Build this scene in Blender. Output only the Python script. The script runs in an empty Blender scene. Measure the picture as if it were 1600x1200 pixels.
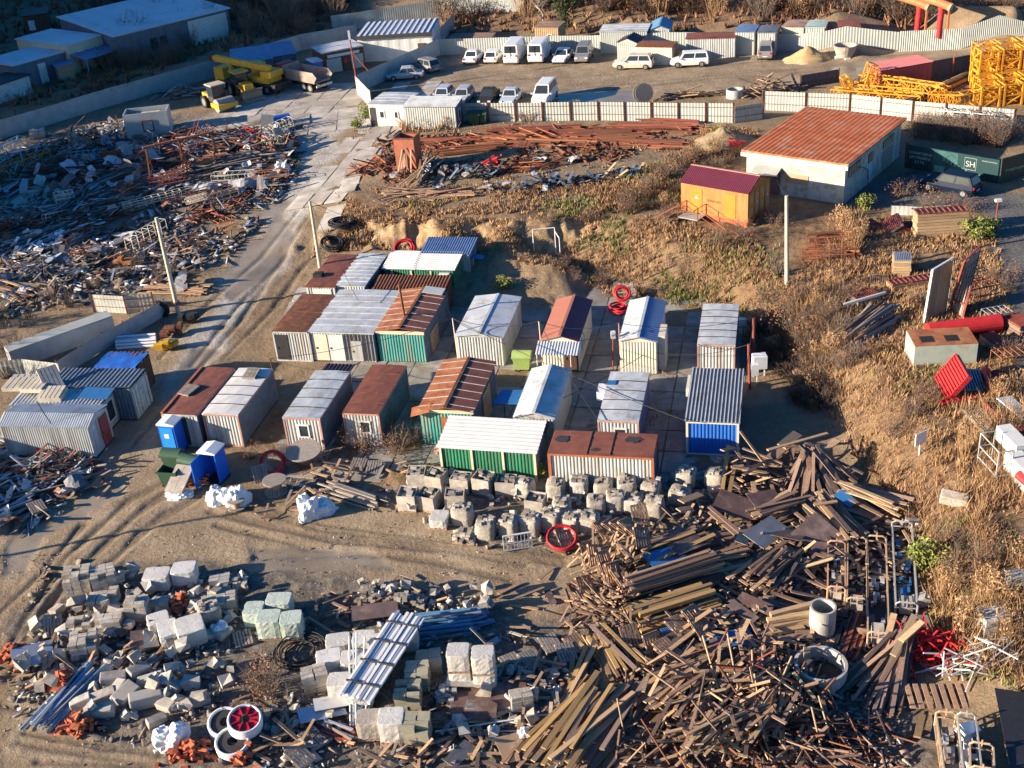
import bpy, math, random
import numpy as np
from mathutils import Vector, Matrix, noise as mnoise
from mathutils.geometry import delaunay_2d_cdt
R = random.Random(11); NR = np.random.default_rng(11)
U = R.uniform; PI = math.pi; rad = math.radians
S = bpy.context.scene; COL = S.collection
CAMZ = 40.0; FPX = 1900.0; PITCH = rad(29); ROLL = rad(5)
# ---------------------------------------------------------------- camera maths (reference frame 1600x1200)
def ray(px, py):
    x = px-800; y = py-600; c, s = math.cos(ROLL), math.sin(ROLL)
    xr = x*c-y*s; yr = x*s+y*c
    return Vector((xr, FPX*math.cos(PITCH)-yr*math.sin(PITCH), -FPX*math.sin(PITCH)-yr*math.cos(PITCH)))/FPX
def gp(px, py, z=0.0):
    d = ray(px, py); t = (z-CAMZ)/d.z
    return Vector((d.x*t, d.y*t, z))
# ---------------------------------------------------------------- mesh helper
class MB:
    def __init__(s): s.v = []; s.f = []; s.m = []
    def add(s, vs, fs, M=None, mi=0):
        n = len(s.v)
        s.v.extend([tuple(M @ Vector(p)) for p in vs] if M is not None else [tuple(p) for p in vs])
        for f in fs: s.f.append([i+n for i in f]); s.m.append(mi)
    def bx(s, x0, x1, y0, y1, z0, z1, mi=0, M=None):
        vs = [(x0,y0,z0),(x1,y0,z0),(x1,y1,z0),(x0,y1,z0),(x0,y0,z1),(x1,y0,z1),(x1,y1,z1),(x0,y1,z1)]
        s.add(vs, [(3,2,1,0),(4,5,6,7),(0,1,5,4),(1,2,6,5),(2,3,7,6),(3,0,4,7)], M, mi)
    def box(s, c, d, mi=0, M=None):
        s.bx(c[0]-d[0]/2,c[0]+d[0]/2,c[1]-d[1]/2,c[1]+d[1]/2,c[2]-d[2]/2,c[2]+d[2]/2,mi,M)
    def beam(s, a, b, w, h=None, mi=0, up=(0,0,1)):
        a = Vector(a); b = Vector(b); h = h or w; d = (b-a)
        if d.length < 1e-6: return
        d.normalize(); u = Vector(up)
        if abs(d.dot(u)) > .98: u = Vector((1,0,0))
        x = d.cross(u).normalized(); y = x.cross(d).normalized()
        vs = []
        for p in (a, b):
            for sx, sy in ((-1,-1),(1,-1),(1,1),(-1,1)): vs.append(p+x*sx*w/2+y*sy*h/2)
        s.add(vs, [(0,1,2,3),(7,6,5,4),(0,4,5,1),(1,5,6,2),(2,6,7,3),(3,7,4,0)], None, mi)
    def tube(s, pts, r, n=6, mi=0, closed=False, cap=True):
        pts = [Vector(p) for p in pts]; k = len(pts); rs = r if isinstance(r, (list,tuple)) else [r]*k
        base = len(s.v); ref = None
        for i, p in enumerate(pts):
            d = (pts[(i+1)%k]-pts[i-1]) if closed else (pts[min(i+1,k-1)]-pts[max(i-1,0)])
            if d.length < 1e-9: d = Vector((0,0,1))
            d.normalize()
            if ref is None: ref = Vector((0,0,1)) if abs(d.z) < .9 else Vector((1,0,0))
            x = d.cross(ref)
            if x.length < 1e-6: x = d.cross(Vector((0,1,0.3)))
            x.normalize(); y = x.cross(d).normalized(); ref = y
            for j in range(n):
                a = 2*PI*j/n; s.v.append(tuple(p+x*math.cos(a)*rs[i]+y*math.sin(a)*rs[i]))
        for i in range(k if closed else k-1):
            for j in range(n):
                a = base+i*n+j; b = base+i*n+(j+1)%n; i2 = ((i+1)%k)*n+base
                s.f.append([a, b, i2+(j+1)%n, i2+j]); s.m.append(mi)
        if cap and not closed:
            s.f.append([base+j for j in range(n)][::-1]); s.m.append(mi)
            s.f.append([base+(k-1)*n+j for j in range(n)]); s.m.append(mi)
    def cyl(s, a, b, r0, r1=None, n=12, mi=0): s.tube([a, b], [r0, r0 if r1 is None else r1], n, mi)
    def lathe(s, prof, n=20, mi=0, M=None):
        vs = [(r*math.cos(2*PI*j/n), r*math.sin(2*PI*j/n), z) for r, z in prof for j in range(n)]
        fs = [(i*n+j, i*n+(j+1)%n, (i+1)*n+(j+1)%n, (i+1)*n+j) for i in range(len(prof)-1) for j in range(n)]
        s.add(vs, fs, M, mi)
    def poly(s, pts, z0, z1, mi=0, M=None):
        n = len(pts); vs = [(x,y,z0) for x,y in pts]+[(x,y,z1) for x,y in pts]
        s.add(vs, [tuple(range(n))[::-1], tuple(range(n,2*n))]+[(i,(i+1)%n,(i+1)%n+n,i+n) for i in range(n)], M, mi)
    def quad(s, a, b, c, d, mi=0): s.add([a,b,c,d], [(0,1,2,3)], None, mi)
    def sheet(s, a, b, c, d, t=.02, mi=0):
        a,b,c,d = map(Vector, (a,b,c,d)); n = (b-a).cross(d-a).normalized()*t
        s.add([a,b,c,d,a-n,b-n,c-n,d-n], [(0,1,2,3),(7,6,5,4),(0,4,5,1),(1,5,6,2),(2,6,7,3),(3,7,4,0)], None, mi)
    def corr(s, p, u, v, amp=.03, pitch=.2, mi=0):
        p = Vector(p); u = Vector(u); v = Vector(v); nrm = u.cross(v).normalized()*amp
        k = max(2, int(u.length/pitch)); base = len(s.v)
        ts = []
        for i in range(k): ts += [(i/k,0),((i+.3)/k,0),((i+.5)/k,1),((i+.8)/k,1)]
        ts.append((1,0))
        for t, o in ts:
            q = p+u*t+nrm*o; s.v.append(tuple(q)); s.v.append(tuple(q+v))
        for i in range(len(ts)-1):
            a = base+2*i; s.f.append([a, a+2, a+3, a+1]); s.m.append(mi)
    def mesh(s, name, mats, smooth=False):
        me = bpy.data.meshes.new(name); me.from_pydata(s.v, [], s.f)
        for m in (mats if isinstance(mats, (list,tuple)) else [mats]): me.materials.append(m)
        if any(s.m): me.polygons.foreach_set('material_index', s.m)
        if smooth: me.polygons.foreach_set('use_smooth', [True]*len(s.f))
        me.update(); return me
    def build(s, name, mats, parent=None, smooth=False):
        return put(name, s.mesh(name, mats, smooth), parent)
def put(name, me, parent=None):
    o = bpy.data.objects.new(name, me); COL.objects.link(o)
    if parent is not None: o.parent = parent
    return o
def bigmesh(name, V, F, mats, parent=None, mi=None):
    me = bpy.data.meshes.new(name); V = np.asarray(V, dtype=np.float32); F = np.asarray(F, dtype=np.int32)
    me.vertices.add(len(V)); me.vertices.foreach_set('co', V.ravel())
    k = F.shape[1]; me.loops.add(F.size); me.loops.foreach_set('vertex_index', F.ravel())
    me.polygons.add(len(F)); me.polygons.foreach_set('loop_start', np.arange(0, F.size, k, dtype=np.int32))
    for m in (mats if isinstance(mats, (list,tuple)) else [mats]): me.materials.append(m)
    if mi is not None: me.polygons.foreach_set('material_index', np.asarray(mi, dtype=np.int32))
    me.update(calc_edges=True); me.validate()
    return put(name, me, parent)
def tag(o, label, cat, group=None, kind=None):
    o['label'] = label; o['category'] = cat
    if group: o['group'] = group
    o['kind'] = kind or 'thing'
    return o
def struct(o): o['kind'] = 'structure'; return o
def stuff(o, label, cat): return tag(o, label, cat, None, 'stuff')
def thing(name, label, cat, loc=(0,0,0), rz=0.0, group=None):
    o = bpy.data.objects.new(name, None); COL.objects.link(o); o.location = loc; o.rotation_euler = (0,0,rz)
    o.empty_display_size = .2
    return tag(o, label, cat, group)
def dup(root, loc, rz, label=None, group=None, sc=None):
    def cp(o, par):
        c = o.copy(); COL.objects.link(c)
        if par is not None: c.parent = par
        for ch in list(o.children): cp(ch, c)
        return c
    kids = list(root.children); r = root.copy(); COL.objects.link(r)
    for ch in kids: cp(ch, r)
    r.location = loc
    r.rotation_euler = rz if isinstance(rz, (tuple,list)) else (0,0,rz)
    if sc: r.scale = sc if isinstance(sc,(tuple,list)) else (sc,sc,sc)
    if label: r['label'] = label
    if group: r['group'] = group
    return r
# ---------------------------------------------------------------- materials
MATS = {}
def mat(key, cols, rough=.8, metal=0.0, var=.3, sc=3.0, dirt=None, dsc=1.2, dth=.55, dw=.12, bump=.15, bsc=25.0, spec=.3, stretch=None, interp='LINEAR'):
    m = bpy.data.materials.new(key); m.use_nodes = True; nt = m.node_tree; N = nt.nodes; L = nt.links
    b = N['Principled BSDF']; b.inputs['Roughness'].default_value = rough; b.inputs['Metallic'].default_value = metal
    b.inputs['Specular IOR Level'].default_value = spec
    tc = N.new('ShaderNodeTexCoord'); co = tc.outputs['Object']
    if stretch:
        mp = N.new('ShaderNodeMapping'); mp.inputs['Scale'].default_value = stretch; L.new(co, mp.inputs['Vector']); co = mp.outputs['Vector']
    oi = N.new('ShaderNodeObjectInfo'); ge = N.new('ShaderNodeNewGeometry')
    ad = N.new('ShaderNodeMath'); L.new(oi.outputs['Random'], ad.inputs[0]); L.new(ge.outputs['Random Per Island'], ad.inputs[1])
    fr = N.new('ShaderNodeMath'); fr.operation = 'FRACT'; L.new(ad.outputs[0], fr.inputs[0])
    rp = N.new('ShaderNodeValToRGB'); cr = rp.color_ramp; cr.interpolation = interp
    if len(cols) == 1: cols = [cols[0], cols[0]]
    n = len(cols)
    cr.elements[0].position = 0; cr.elements[1].position = 1 if interp == 'LINEAR' else (n-1)/n
    cr.elements[0].color = (*cols[0],1); cr.elements[1].color = (*cols[-1],1)
    for i in range(1, n-1):
        e = cr.elements.new(i/(n-1) if interp == 'LINEAR' else i/n); e.color = (*cols[i],1)
    L.new(fr.outputs[0], rp.inputs[0])
    nz = N.new('ShaderNodeTexNoise'); nz.inputs['Scale'].default_value = sc; nz.inputs['Detail'].default_value = 6
    if 'Roughness' in nz.inputs: nz.inputs['Roughness'].default_value = .65
    vadd = N.new('ShaderNodeVectorMath'); L.new(co, vadd.inputs[0]); L.new(oi.outputs['Location'], vadd.inputs[1]); L.new(vadd.outputs[0], nz.inputs['Vector'])
    mr = N.new('ShaderNodeMapRange'); mr.inputs['From Min'].default_value = .3; mr.inputs['From Max'].default_value = .7
    mr.inputs['To Min'].default_value = 1-var; mr.inputs['To Max'].default_value = 1+var*.6; L.new(nz.outputs['Fac'], mr.inputs['Value'])
    mu = N.new('ShaderNodeMix'); mu.data_type = 'RGBA'; mu.blend_type = 'MULTIPLY'; mu.inputs['Factor'].default_value = 1
    L.new(rp.outputs['Color'], mu.inputs[6]); L.new(mr.outputs[0], mu.inputs[7]); out = mu.outputs[2]
    if dirt:
        n2 = N.new('ShaderNodeTexNoise'); n2.inputs['Scale'].default_value = dsc; n2.inputs['Detail'].default_value = 8; n2.inputs['Roughness'].default_value = .7
        L.new(vadd.outputs[0], n2.inputs['Vector'])
        m2 = N.new('ShaderNodeMapRange'); m2.inputs['From Min'].default_value = dth-dw; m2.inputs['From Max'].default_value = dth+dw; L.new(n2.outputs['Fac'], m2.inputs['Value'])
        mx = N.new('ShaderNodeMix'); mx.data_type = 'RGBA'; L.new(m2.outputs[0], mx.inputs['Factor']); L.new(out, mx.inputs[6]); mx.inputs[7].default_value = (*dirt,1); out = mx.outputs[2]
    L.new(out, b.inputs['Base Color'])
    if bump:
        n3 = N.new('ShaderNodeTexNoise'); n3.inputs['Scale'].default_value = bsc; n3.inputs['Detail'].default_value = 4; L.new(vadd.outputs[0], n3.inputs['Vector'])
        bp = N.new('ShaderNodeBump'); bp.inputs['Strength'].default_value = bump; bp.inputs['Distance'].default_value = .05
        L.new(n3.outputs['Fac'], bp.inputs['Height']); L.new(bp.outputs[0], b.inputs['Normal'])
    MATS[key] = m; return m
RUST = (.16,.06,.03)
M_silver = mat('galvanised sheet', [(.44,.48,.51),(.53,.56,.58)], .45, .08, .22, 1.0, (.25,.22,.19), .8, .64, .12, .1, 6)
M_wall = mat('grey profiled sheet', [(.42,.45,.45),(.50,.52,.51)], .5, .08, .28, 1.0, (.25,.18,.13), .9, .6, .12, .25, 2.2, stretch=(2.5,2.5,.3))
M_ivory = mat('ivory cladding', [(.62,.57,.45)], .6, 0, .12, 1.5, (.4,.34,.26), 1.2, .68, .1, .05)
M_redroof = mat('brown red painted roof', [(.21,.075,.05),(.26,.10,.065)], .6, .05, .22, 1.2, (.10,.045,.035), .9, .62, .12, .1, 10)
M_rust = mat('rusted sheet', [(.27,.085,.04),(.34,.12,.05)], .8, .1, .4, 1.6, (.42,.20,.10), 1.1, .56, .12, .12, 14)
M_darkrust = mat('dark rust', [(.13,.055,.035),(.20,.08,.045),(.09,.05,.04)], .85, .1, .35, 2.5, (.28,.11,.05), 2.0, .6, .1, .15)
M_darkpurple = mat('dark purple sheet', [(.05,.03,.045)], .5, .1, .2, 2)
M_maroon = mat('maroon roof and slope shade', [(.16,.035,.06)], .5, .1, .15, 1)
M_teal = mat('teal paint', [(.07,.30,.27),(.09,.35,.31)], .6, .05, .3, 1.2, (.24,.22,.17), 1.0, .58, .1, stretch=(2,2,.35))
M_green = mat('green paint', [(.03,.19,.10),(.04,.22,.12)], .55, .05, .3, 1.0, (.07,.10,.07), 1.1, .6, stretch=(2.5,2.5,.3))
M_blue = mat('blue paint', [(.03,.14,.52)], .45, .05, .15, 1.0)
M_blueroof = mat('blue grey roof and shade', [(.16,.25,.42)], .45, .2, .15, 1.0)  # blue grey paint; also carries shade on a right slope and wall
M_bluesheet = mat('blue sheet', [(.035,.16,.38)], .5, .1, .15, 1.0)
M_steelblue = mat('slate blue and wall shade', [(.13,.17,.22)], .6, .1, .2, 1.2, (.10,.11,.12), 1.0, .6)  # slate blue things; on shed right walls the colour carries their shade
M_cream = mat('cream board', [(.66,.58,.42)], .7, 0, .15, 1.5, (.45,.36,.24), 1.5, .6)
M_white = mat('white paint', [(.62,.62,.60)], .6, 0, .12, 1.2, (.5,.48,.44), 1.0, .66)
M_plast = mat('white plastic', [(.70,.72,.74)], .4, 0, .14, 1.5, bump=0)
M_pink = mat('pink primer trim', [(.42,.23,.19)], .7, 0, .25, 2)
M_orangetrim = mat('red oxide trim', [(.36,.12,.06)], .7, 0, .25, 2)
M_glass = mat('dark glass', [(.03,.04,.05)], .08, 0, .2, 2, bump=0, spec=.6)
M_dark = mat('dark steel', [(.035,.035,.04),(.06,.06,.065)], .6, .2, .2, 3)
M_black = mat('black rubber', [(.02,.02,.022)], .8, 0, .2, 3)
M_brown = mat('brown door', [(.09,.05,.035)], .6, 0, .25, 2)
M_reddoor = mat('red door', [(.28,.06,.05)], .55, 0, .25, 2)
M_tan = mat('tan plywood', [(.42,.29,.18)], .8, 0, .2, 2)
M_conc = mat('concrete', [(.36,.35,.32),(.44,.43,.40),(.30,.29,.27)], .9, 0, .25, 1.2, (.24,.22,.19), .8, .6, .12, .2, 20)
M_concl = mat('pale concrete blocks', [(.47,.43,.37),(.57,.53,.47),(.38,.35,.31),(.52,.46,.38)], .9, 0, .25, 2, (.27,.235,.19), 1.6, .55, .12, .4, 14)
M_concw = mat('weathered concrete panel', [(.42,.45,.42)], .9, 0, .25, .8, (.26,.27,.25), .7, .56, .15, .2)
M_panel = mat('prefab panel', [(.46,.42,.34),(.52,.48,.40)], .9, 0, .2, 1.2, (.3,.28,.24), 1, .62)
M_brick = mat('red clay brick', [(.42,.10,.05),(.50,.15,.07),(.34,.08,.04),(.46,.13,.06)], .85, 0, .3, 6, (.30,.13,.08), 4, .6)
M_wood = mat('grey brown timber', [(.17,.11,.08),(.27,.17,.12),(.10,.075,.065),(.36,.235,.165),(.19,.135,.115),(.065,.048,.045)], .85, 0, .35, 3, None, stretch=(.6,6,6), bump=.2)
M_woodn = mat('fresh timber', [(.42,.29,.17),(.52,.37,.21),(.34,.22,.13),(.46,.34,.21)], .8, 0, .3, 3, (.26,.17,.11), 2, .62, stretch=(.6,6,6))
M_woody = mat('yellow beam', [(.36,.235,.10),(.44,.29,.12),(.28,.18,.085),(.22,.16,.10)], .7, 0, .3, 3, (.22,.15,.08), 1.5, .6, stretch=(.6,6,6))
M_wood_p = mat('pallet wood', [(.38,.235,.145),(.30,.20,.14),(.45,.285,.175),(.23,.165,.13)], .85, 0, .3, 4, None, stretch=(1,3,3))
M_wood_g = mat('grey pallet wood', [(.30,.27,.23),(.24,.21,.19),(.36,.32,.27)], .88, 0, .3, 4, None, stretch=(1,3,3))
M_ply = mat('brown film plywood', [(.10,.06,.055),(.14,.085,.07),(.075,.05,.06),(.18,.13,.11)], .6, 0, .35, 1.5, (.26,.2,.16), 1.2, .62)
M_red = mat('red paint', [(.55,.03,.03),(.48,.035,.04)], .5, .05, .2, 2)
M_redst = mat('red oxide steel', [(.28,.07,.05),(.20,.05,.045)], .7, .1, .3, 2)
M_orange = mat('orange paint', [(.44,.165,.05)], .65, 0, .2, 1.2, (.44,.22,.09), 1, .58, stretch=(2,2,.4))
M_ocher = mat('ochre door', [(.47,.20,.03)], .55, 0, .12, 1.5)
M_yellow = mat('machine yellow', [(.60,.36,.03),(.66,.38,.04)], .5, .05, .2, 2, (.36,.24,.09), 1.2, .62)
M_cyellow = mat('crane yellow', [(.64,.28,.025),(.70,.33,.035)], .5, .05, .2, 2, (.46,.25,.06), 1.2, .64)
M_orpipe = mat('orange pipe', [(.55,.17,.07)], .6, 0, .15, 1)
M_bag = mat('woven bag', [(.46,.42,.36),(.36,.33,.28),(.54,.51,.46)], .85, 0, .3, 3, (.22,.19,.15), 1.4, .58, .14, .6, 9)
M_wrap = mat('wrapped blocks', [(.50,.49,.46),(.56,.54,.49),(.60,.60,.58)], .4, 0, .14, 2, (.5,.47,.42), 1.4, .62, .1, .3, 9, .5)
M_wrapg = mat('greenish wrap', [(.44,.52,.44),(.52,.57,.50)], .35, 0, .2, 2, bump=.4, bsc=8, spec=.5)
M_olive = mat('olive blocks', [(.36,.34,.25),(.30,.29,.22)], .88, 0, .2, 2)
M_pvc = mat('white pvc pipe', [(.62,.66,.70),(.70,.72,.74)], .4, 0, .08, 2, bump=0)
M_alu = mat('aluminium profile', [(.50,.54,.60),(.42,.46,.52)], .35, .5, .1, 2, bump=0)
M_bluepile = mat('blue steel', [(.10,.22,.36),(.14,.30,.48)], .5, .1, .25, 2)
M_bin = mat('dark green plastic', [(.03,.07,.045)], .45, 0, .15, 2, bump=0)
M_binl = mat('light green plastic', [(.30,.42,.13)], .5, 0, .15, 2, bump=0)
M_toilet = mat('blue toilet plastic', [(.015,.13,.62)], .4, 0, .08, 2, bump=0)
M_skin = mat('grey scrap', [(.32,.35,.38),(.18,.19,.21),(.45,.47,.49),(.24,.20,.17),(.12,.12,.13),(.36,.30,.24)], .7, .1, .3, 2, interp='CONSTANT')
M_litter = mat('mixed litter', [(.50,.52,.55),(.12,.11,.11),(.22,.18,.14),(.26,.28,.31),(.07,.07,.075),(.15,.11,.09),(.17,.14,.11),(.18,.20,.23),(.10,.09,.08)], .8, 0, .3, 3, interp='CONSTANT')
M_rubble = mat('rubble', [(.36,.33,.28),(.25,.23,.20),(.46,.43,.38),(.18,.165,.15),(.30,.26,.21)], .92, 0, .25, 3, interp='CONSTANT')
M_pole = mat('pale pole concrete', [(.50,.45,.36)], .9, 0, .2, 2)
M_hoard = mat('dark green hoarding', [(.012,.045,.05)], .45, 0, .2, 1, bump=0)
M_sand = mat('sand', [(.48,.33,.17)], .95, 0, .2, 3, bump=.5, bsc=8)
M_wire = mat('black cable', [(.02,.02,.02)], .7, 0, .1, 2, bump=0)
M_hosed = mat('red hose', [(.42,.02,.03)], .5, 0, .15, 2, bump=0)
M_wallw = mat('flaking white plaster', [(.55,.50,.42)], .85, 0, .22, .8, (.30,.28,.25), 1.4, .55, .08, .3)
M_leaf = mat('evergreen leaves', [(.05,.075,.025),(.08,.10,.035),(.035,.05,.02)], .7, 0, .3, 3, bump=0)
M_leafg = mat('yellow green leaves', [(.16,.20,.04),(.24,.27,.06),(.10,.13,.03)], .7, 0, .3, 3, bump=0)
M_dry = mat('dry russet leaves', [(.21,.105,.06),(.28,.145,.08),(.12,.065,.045),(.33,.185,.10)], .8, 0, .3, 3, bump=0)
M_straw = mat('straw grass', [(.38,.235,.115),(.46,.30,.155),(.30,.175,.09),(.33,.21,.12),(.20,.115,.065)], .8, 0, .2, 3, bump=0)
M_strawg = mat('green grass', [(.16,.17,.05),(.24,.23,.08),(.30,.25,.11),(.11,.13,.04)], .8, 0, .2, 3, bump=0)
M_twig = mat('twigs', [(.15,.115,.09),(.20,.15,.12),(.11,.085,.07)], .9, 0, .2, 3, bump=0)
M_twigl = mat('pale twigs', [(.34,.29,.24),(.28,.23,.19)], .9, 0, .2, 3, bump=0)
# ---------------------------------------------------------------- terrain
CP = """0,1200,0 400,1200,0 800,1200,0 1200,1200,0 1400,1150,0 1600,1200,1 1600,1050,1.2 1450,1100,0 1440,1000,0 1430,900,0 1400,800,0
1340,730,0 1290,650,0 1230,560,0 1180,490,0 1100,470,0 1000,465,0 940,440,0 860,412,0 760,398,0 680,396,0 600,396,.3 530,392,.6
560,386,1.3 600,386,1.7 640,386,1.8 680,386,1.9 720,387,1.9 760,388,1.9 810,394,1.8 860,401,1.6
560,340,2.0 545,300,2.2 620,345,2.3 700,350,2.5 780,345,2.6 860,345,2.5 930,330,2.6 1000,345,2.5 1060,375,2.4 1130,400,2.2 1190,430,2.0 1240,450,2.2 1310,510,2.3 1380,600,2.3
1450,680,2.2 1500,760,2.0 1530,850,1.7 1560,950,1.4 1590,1000,1.3 1600,700,2.6 1580,480,2.6 1590,340,2.6 1400,420,2.4 1330,340,2.4 1500,300,2.5 1250,370,2.3 1500,560,2.4
600,220,2.0 650,240,2.3 850,240,2.4 1050,240,2.4 1130,225,2.6 1180,230,2.4 720,195,2.2 900,188,2.2 1140,185,2.3 1200,170,2.3 1430,210,2.6 1590,220,2.8
650,125,2 900,120,2 1150,100,2.2 1350,95,2.4 1550,80,2.8 1600,75,2.8 600,150,2 700,95,2 850,90,2 1000,85,2.1 1200,75,2.3 1400,70,2.5
40,860,0 120,760,0 220,670,0 300,560,.2 350,480,.4 400,400,.7 440,320,1.1 480,250,1.5 510,200,1.8 470,150,1.9 380,175,1.8 300,190,1.8 250,240,1.5
470,520,0 430,560,0 500,460,.2 460,440,.3 520,300,1.6 570,215,1.9
0,950,0 0,760,0 0,600,0 100,540,0 0,480,.2 150,470,.2 250,470,.3 0,380,.5 200,360,.7 350,330,1.0 0,280,.9 150,250,1.2 380,250,1.4 0,220,1.3 200,170,1.8 320,130,2
0,170,2 0,60,2.6 200,40,2.8 100,120,2.2 400,60,2.6 550,60,2.2 560,20,3 700,40,2.6 680,5,3.6 850,50,2.3 850,10,4 950,40,2.4 980,8,5 1100,40,2.6 1150,8,5.5 1280,45,2.8 1300,5,6 1450,45,3 1480,5,6.5 1600,40,3.2 1600,5,7
200,0,3.4 0,0,3.4 400,0,4
560,600,0 800,600,0 1000,600,0 1150,600,0 1150,700,0 900,800,0 600,800,0 300,800,0 200,1000,0 600,1000,0 1000,1000,0 700,480,0 900,500,0""".split()
cpw = []
for t in CP:
    x, y, z = (float(q) for q in t.split(',')); p = gp(x, y, z); cpw.append((p.x, p.y, z))
for x, y, z in ((-140,20,0),(140,20,2),(0,20,0),(-60,30,0),(60,30,1.5),(-60,60,0),(70,60,3),(-80,90,.5),(80,90,4),(-110,130,1.5),(100,140,5),(-130,180,3),(120,190,7),(-60,300,16),(60,290,26),(-150,420,22),(0,420,40),(150,420,44),(150,260,22),(-150,260,8)):
    cpw.append((x, y, z))
tv, _, tf, ov = delaunay_2d_cdt([Vector((a,b)) for a,b,_ in cpw], [], [], 0, 1e-4)[0:4]
tz = [cpw[o[0]][2] if o else 0 for o in ov]
GX0, GX1, GY0, GY1, GS = -150.0, 150.0, 20.0, 420.0, 0.5
gx = np.arange(GX0, GX1+.01, GS); gy = np.arange(GY0, GY1+.01, GS)
HX, HY = np.meshgrid(gx, gy); H = np.zeros_like(HX)
for f in tf:
    (x0,y0),(x1,y1),(x2,y2) = [tuple(tv[i]) for i in f]; z0,z1,z2 = [tz[i] for i in f]
    i0 = max(0,int((min(x0,x1,x2)-GX0)/GS)-1); i1 = int((max(x0,x1,x2)-GX0)/GS)+2
    j0 = max(0,int((min(y0,y1,y2)-GY0)/GS)-1); j1 = int((max(y0,y1,y2)-GY0)/GS)+2
    X = HX[j0:j1,i0:i1]; Y = HY[j0:j1,i0:i1]; d = (y1-y2)*(x0-x2)+(x2-x1)*(y0-y2)
    if abs(d) < 1e-9: continue
    a = ((y1-y2)*(X-x2)+(x2-x1)*(Y-y2))/d; b = ((y2-y0)*(X-x2)+(x0-x2)*(Y-y2))/d; c = 1-a-b
    k = (a >= -1e-6)&(b >= -1e-6)&(c >= -1e-6)
    H[j0:j1,i0:i1][k] = (a*z0+b*z1+c*z2)[k]
def blur(A, n):
    for _ in range(n):
        P = np.pad(A, 1, mode='edge'); A = (P[:-2,1:-1]+P[2:,1:-1]+P[1:-1,:-2]+P[1:-1,2:]+2*P[1:-1,1:-1])/6
    return A
H = blur(H, 3)
Hb = blur(H, 60); kf = np.clip((HY-150)/16, 0, 1); H = H*(1-kf)+Hb*kf
def zv(X, Y):
    fx = np.clip((np.asarray(X)-GX0)/GS, 0, len(gx)-1.001); fy = np.clip((np.asarray(Y)-GY0)/GS, 0, len(gy)-1.001)
    i = fx.astype(int); j = fy.astype(int); u = fx-i; v = fy-j
    return H[j,i]*(1-u)*(1-v)+H[j,i+1]*u*(1-v)+H[j+1,i]*(1-u)*v+H[j+1,i+1]*u*v
def zat(x, y): return float(zv(np.array([x]), np.array([y]))[0])
def P(px, py, dz=0.0):
    z = 0.0
    for _ in range(14):
        p = gp(px, py, z+dz); z2 = zat(p.x, p.y); z = z*.4+z2*.6
    p = gp(px, py, z+dz); return Vector((p.x, p.y, z))
def inpoly(X, Y, poly):
    k = np.zeros(X.shape, bool); n = len(poly); j = n-1
    for i in range(n):
        xi, yi = poly[i]; xj, yj = poly[j]
        c = ((yi > Y) != (yj > Y)) & (X < (xj-xi)*(Y-yi)/(yj-yi+1e-12)+xi); k ^= c; j = i
    return k
def wpoly(s):
    out = []
    for t in s.split():
        x, y = (float(q) for q in t.split(',')); p = P(x, y); out.append((p.x, p.y))
    return out
GRASS = ["540,300 620,330 800,335 900,320 1060,350 1070,230 1120,200 1190,200 1180,300 1330,330 1440,300 1540,330 1560,380 1590,560 1610,800 1610,1090 1500,1060 1450,1000 1430,900 1400,800 1340,730 1290,650 1230,560 1180,490 1000,470 860,415 700,400 530,390",
 "700,60 850,50 1000,45 1180,45 1320,40 1610,40 1610,-80 700,-80", "330,75 560,40 560,-60 -60,-60 -60,190 200,140", "420,640 620,660 700,700 640,760 500,740 400,700"]
GRAVEL = ["0,470 250,470 420,250 470,170 200,190 0,230", "30,860 400,860 640,900 900,960 1050,1210 0,1210", "420,690 700,690 1100,720 1340,740 1420,900 1440,1210 1000,1210 900,900 640,800 440,770", "0,690 150,690 90,840 0,930"]
WET = ["430,330 480,340 430,430 370,470 340,430 400,370", "200,650 240,665 150,800 90,830 30,900 0,900 0,860 90,790 130,730", "430,240 480,235 450,330 400,340", "300,540 350,550 270,640 220,640", "400,850 560,850 640,885 520,895 400,885", "0,300 170,270 200,275 60,330 0,345", "880,140 1010,140 1010,160 820,168", "1300,100 1380,90 1430,100 1320,120"]
ROAD = ["540,180 500,300 440,430 330,570 260,680 330,790 700,800 930,900 860,960 420,880 100,880 0,1000 0,830 130,680 330,440 420,270 440,180", "600,160 700,80 1600,65 1600,85 1100,150 860,165", "0,1080 250,1200 0,1210"]
PALE = ["545,155 505,300 445,420 345,560 300,610 240,600 325,500 395,390 430,300 440,180 300,205 240,250 190,240 400,150"]
ASPH = ["1420,270 1610,300 1610,700 1560,420 1540,330 1300,320 1350,290"]
nxs, nys = 800, 840
ty = np.concatenate([np.geomspace(30, 235, nys-60), np.geomspace(240, 1400, 60)]); tx = np.linspace(-.62, .62, nxs)
TX = tx[None,:]*(ty[:,None]+18)*np.where(ty[:,None]>240, 1+(ty[:,None]-240)/300, 1); TY = np.repeat(ty[:,None], nxs, 1)
TZ = zv(TX, TY); TZ = np.where(TY > 420, TZ+(TY-420)*.02, TZ)
def fbm(X, Y, seed, scales):
    o = np.zeros_like(X); rg = np.random.default_rng(seed)
    for sc, am in scales:
        n = 400; G = rg.random((n, n)); fx = (X/sc+100) % (n-1); fy = (Y/sc+100) % (n-1); i = fx.astype(int); j = fy.astype(int); u = fx-i; v = fy-j
        u = u*u*(3-2*u); v = v*v*(3-2*v)
        o += am*((G[j,i]*(1-u)+G[j,i+1]*u)*(1-v)+(G[j+1,i]*(1-u)+G[j+1,i+1]*u)*v-.5)
    return o
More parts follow.
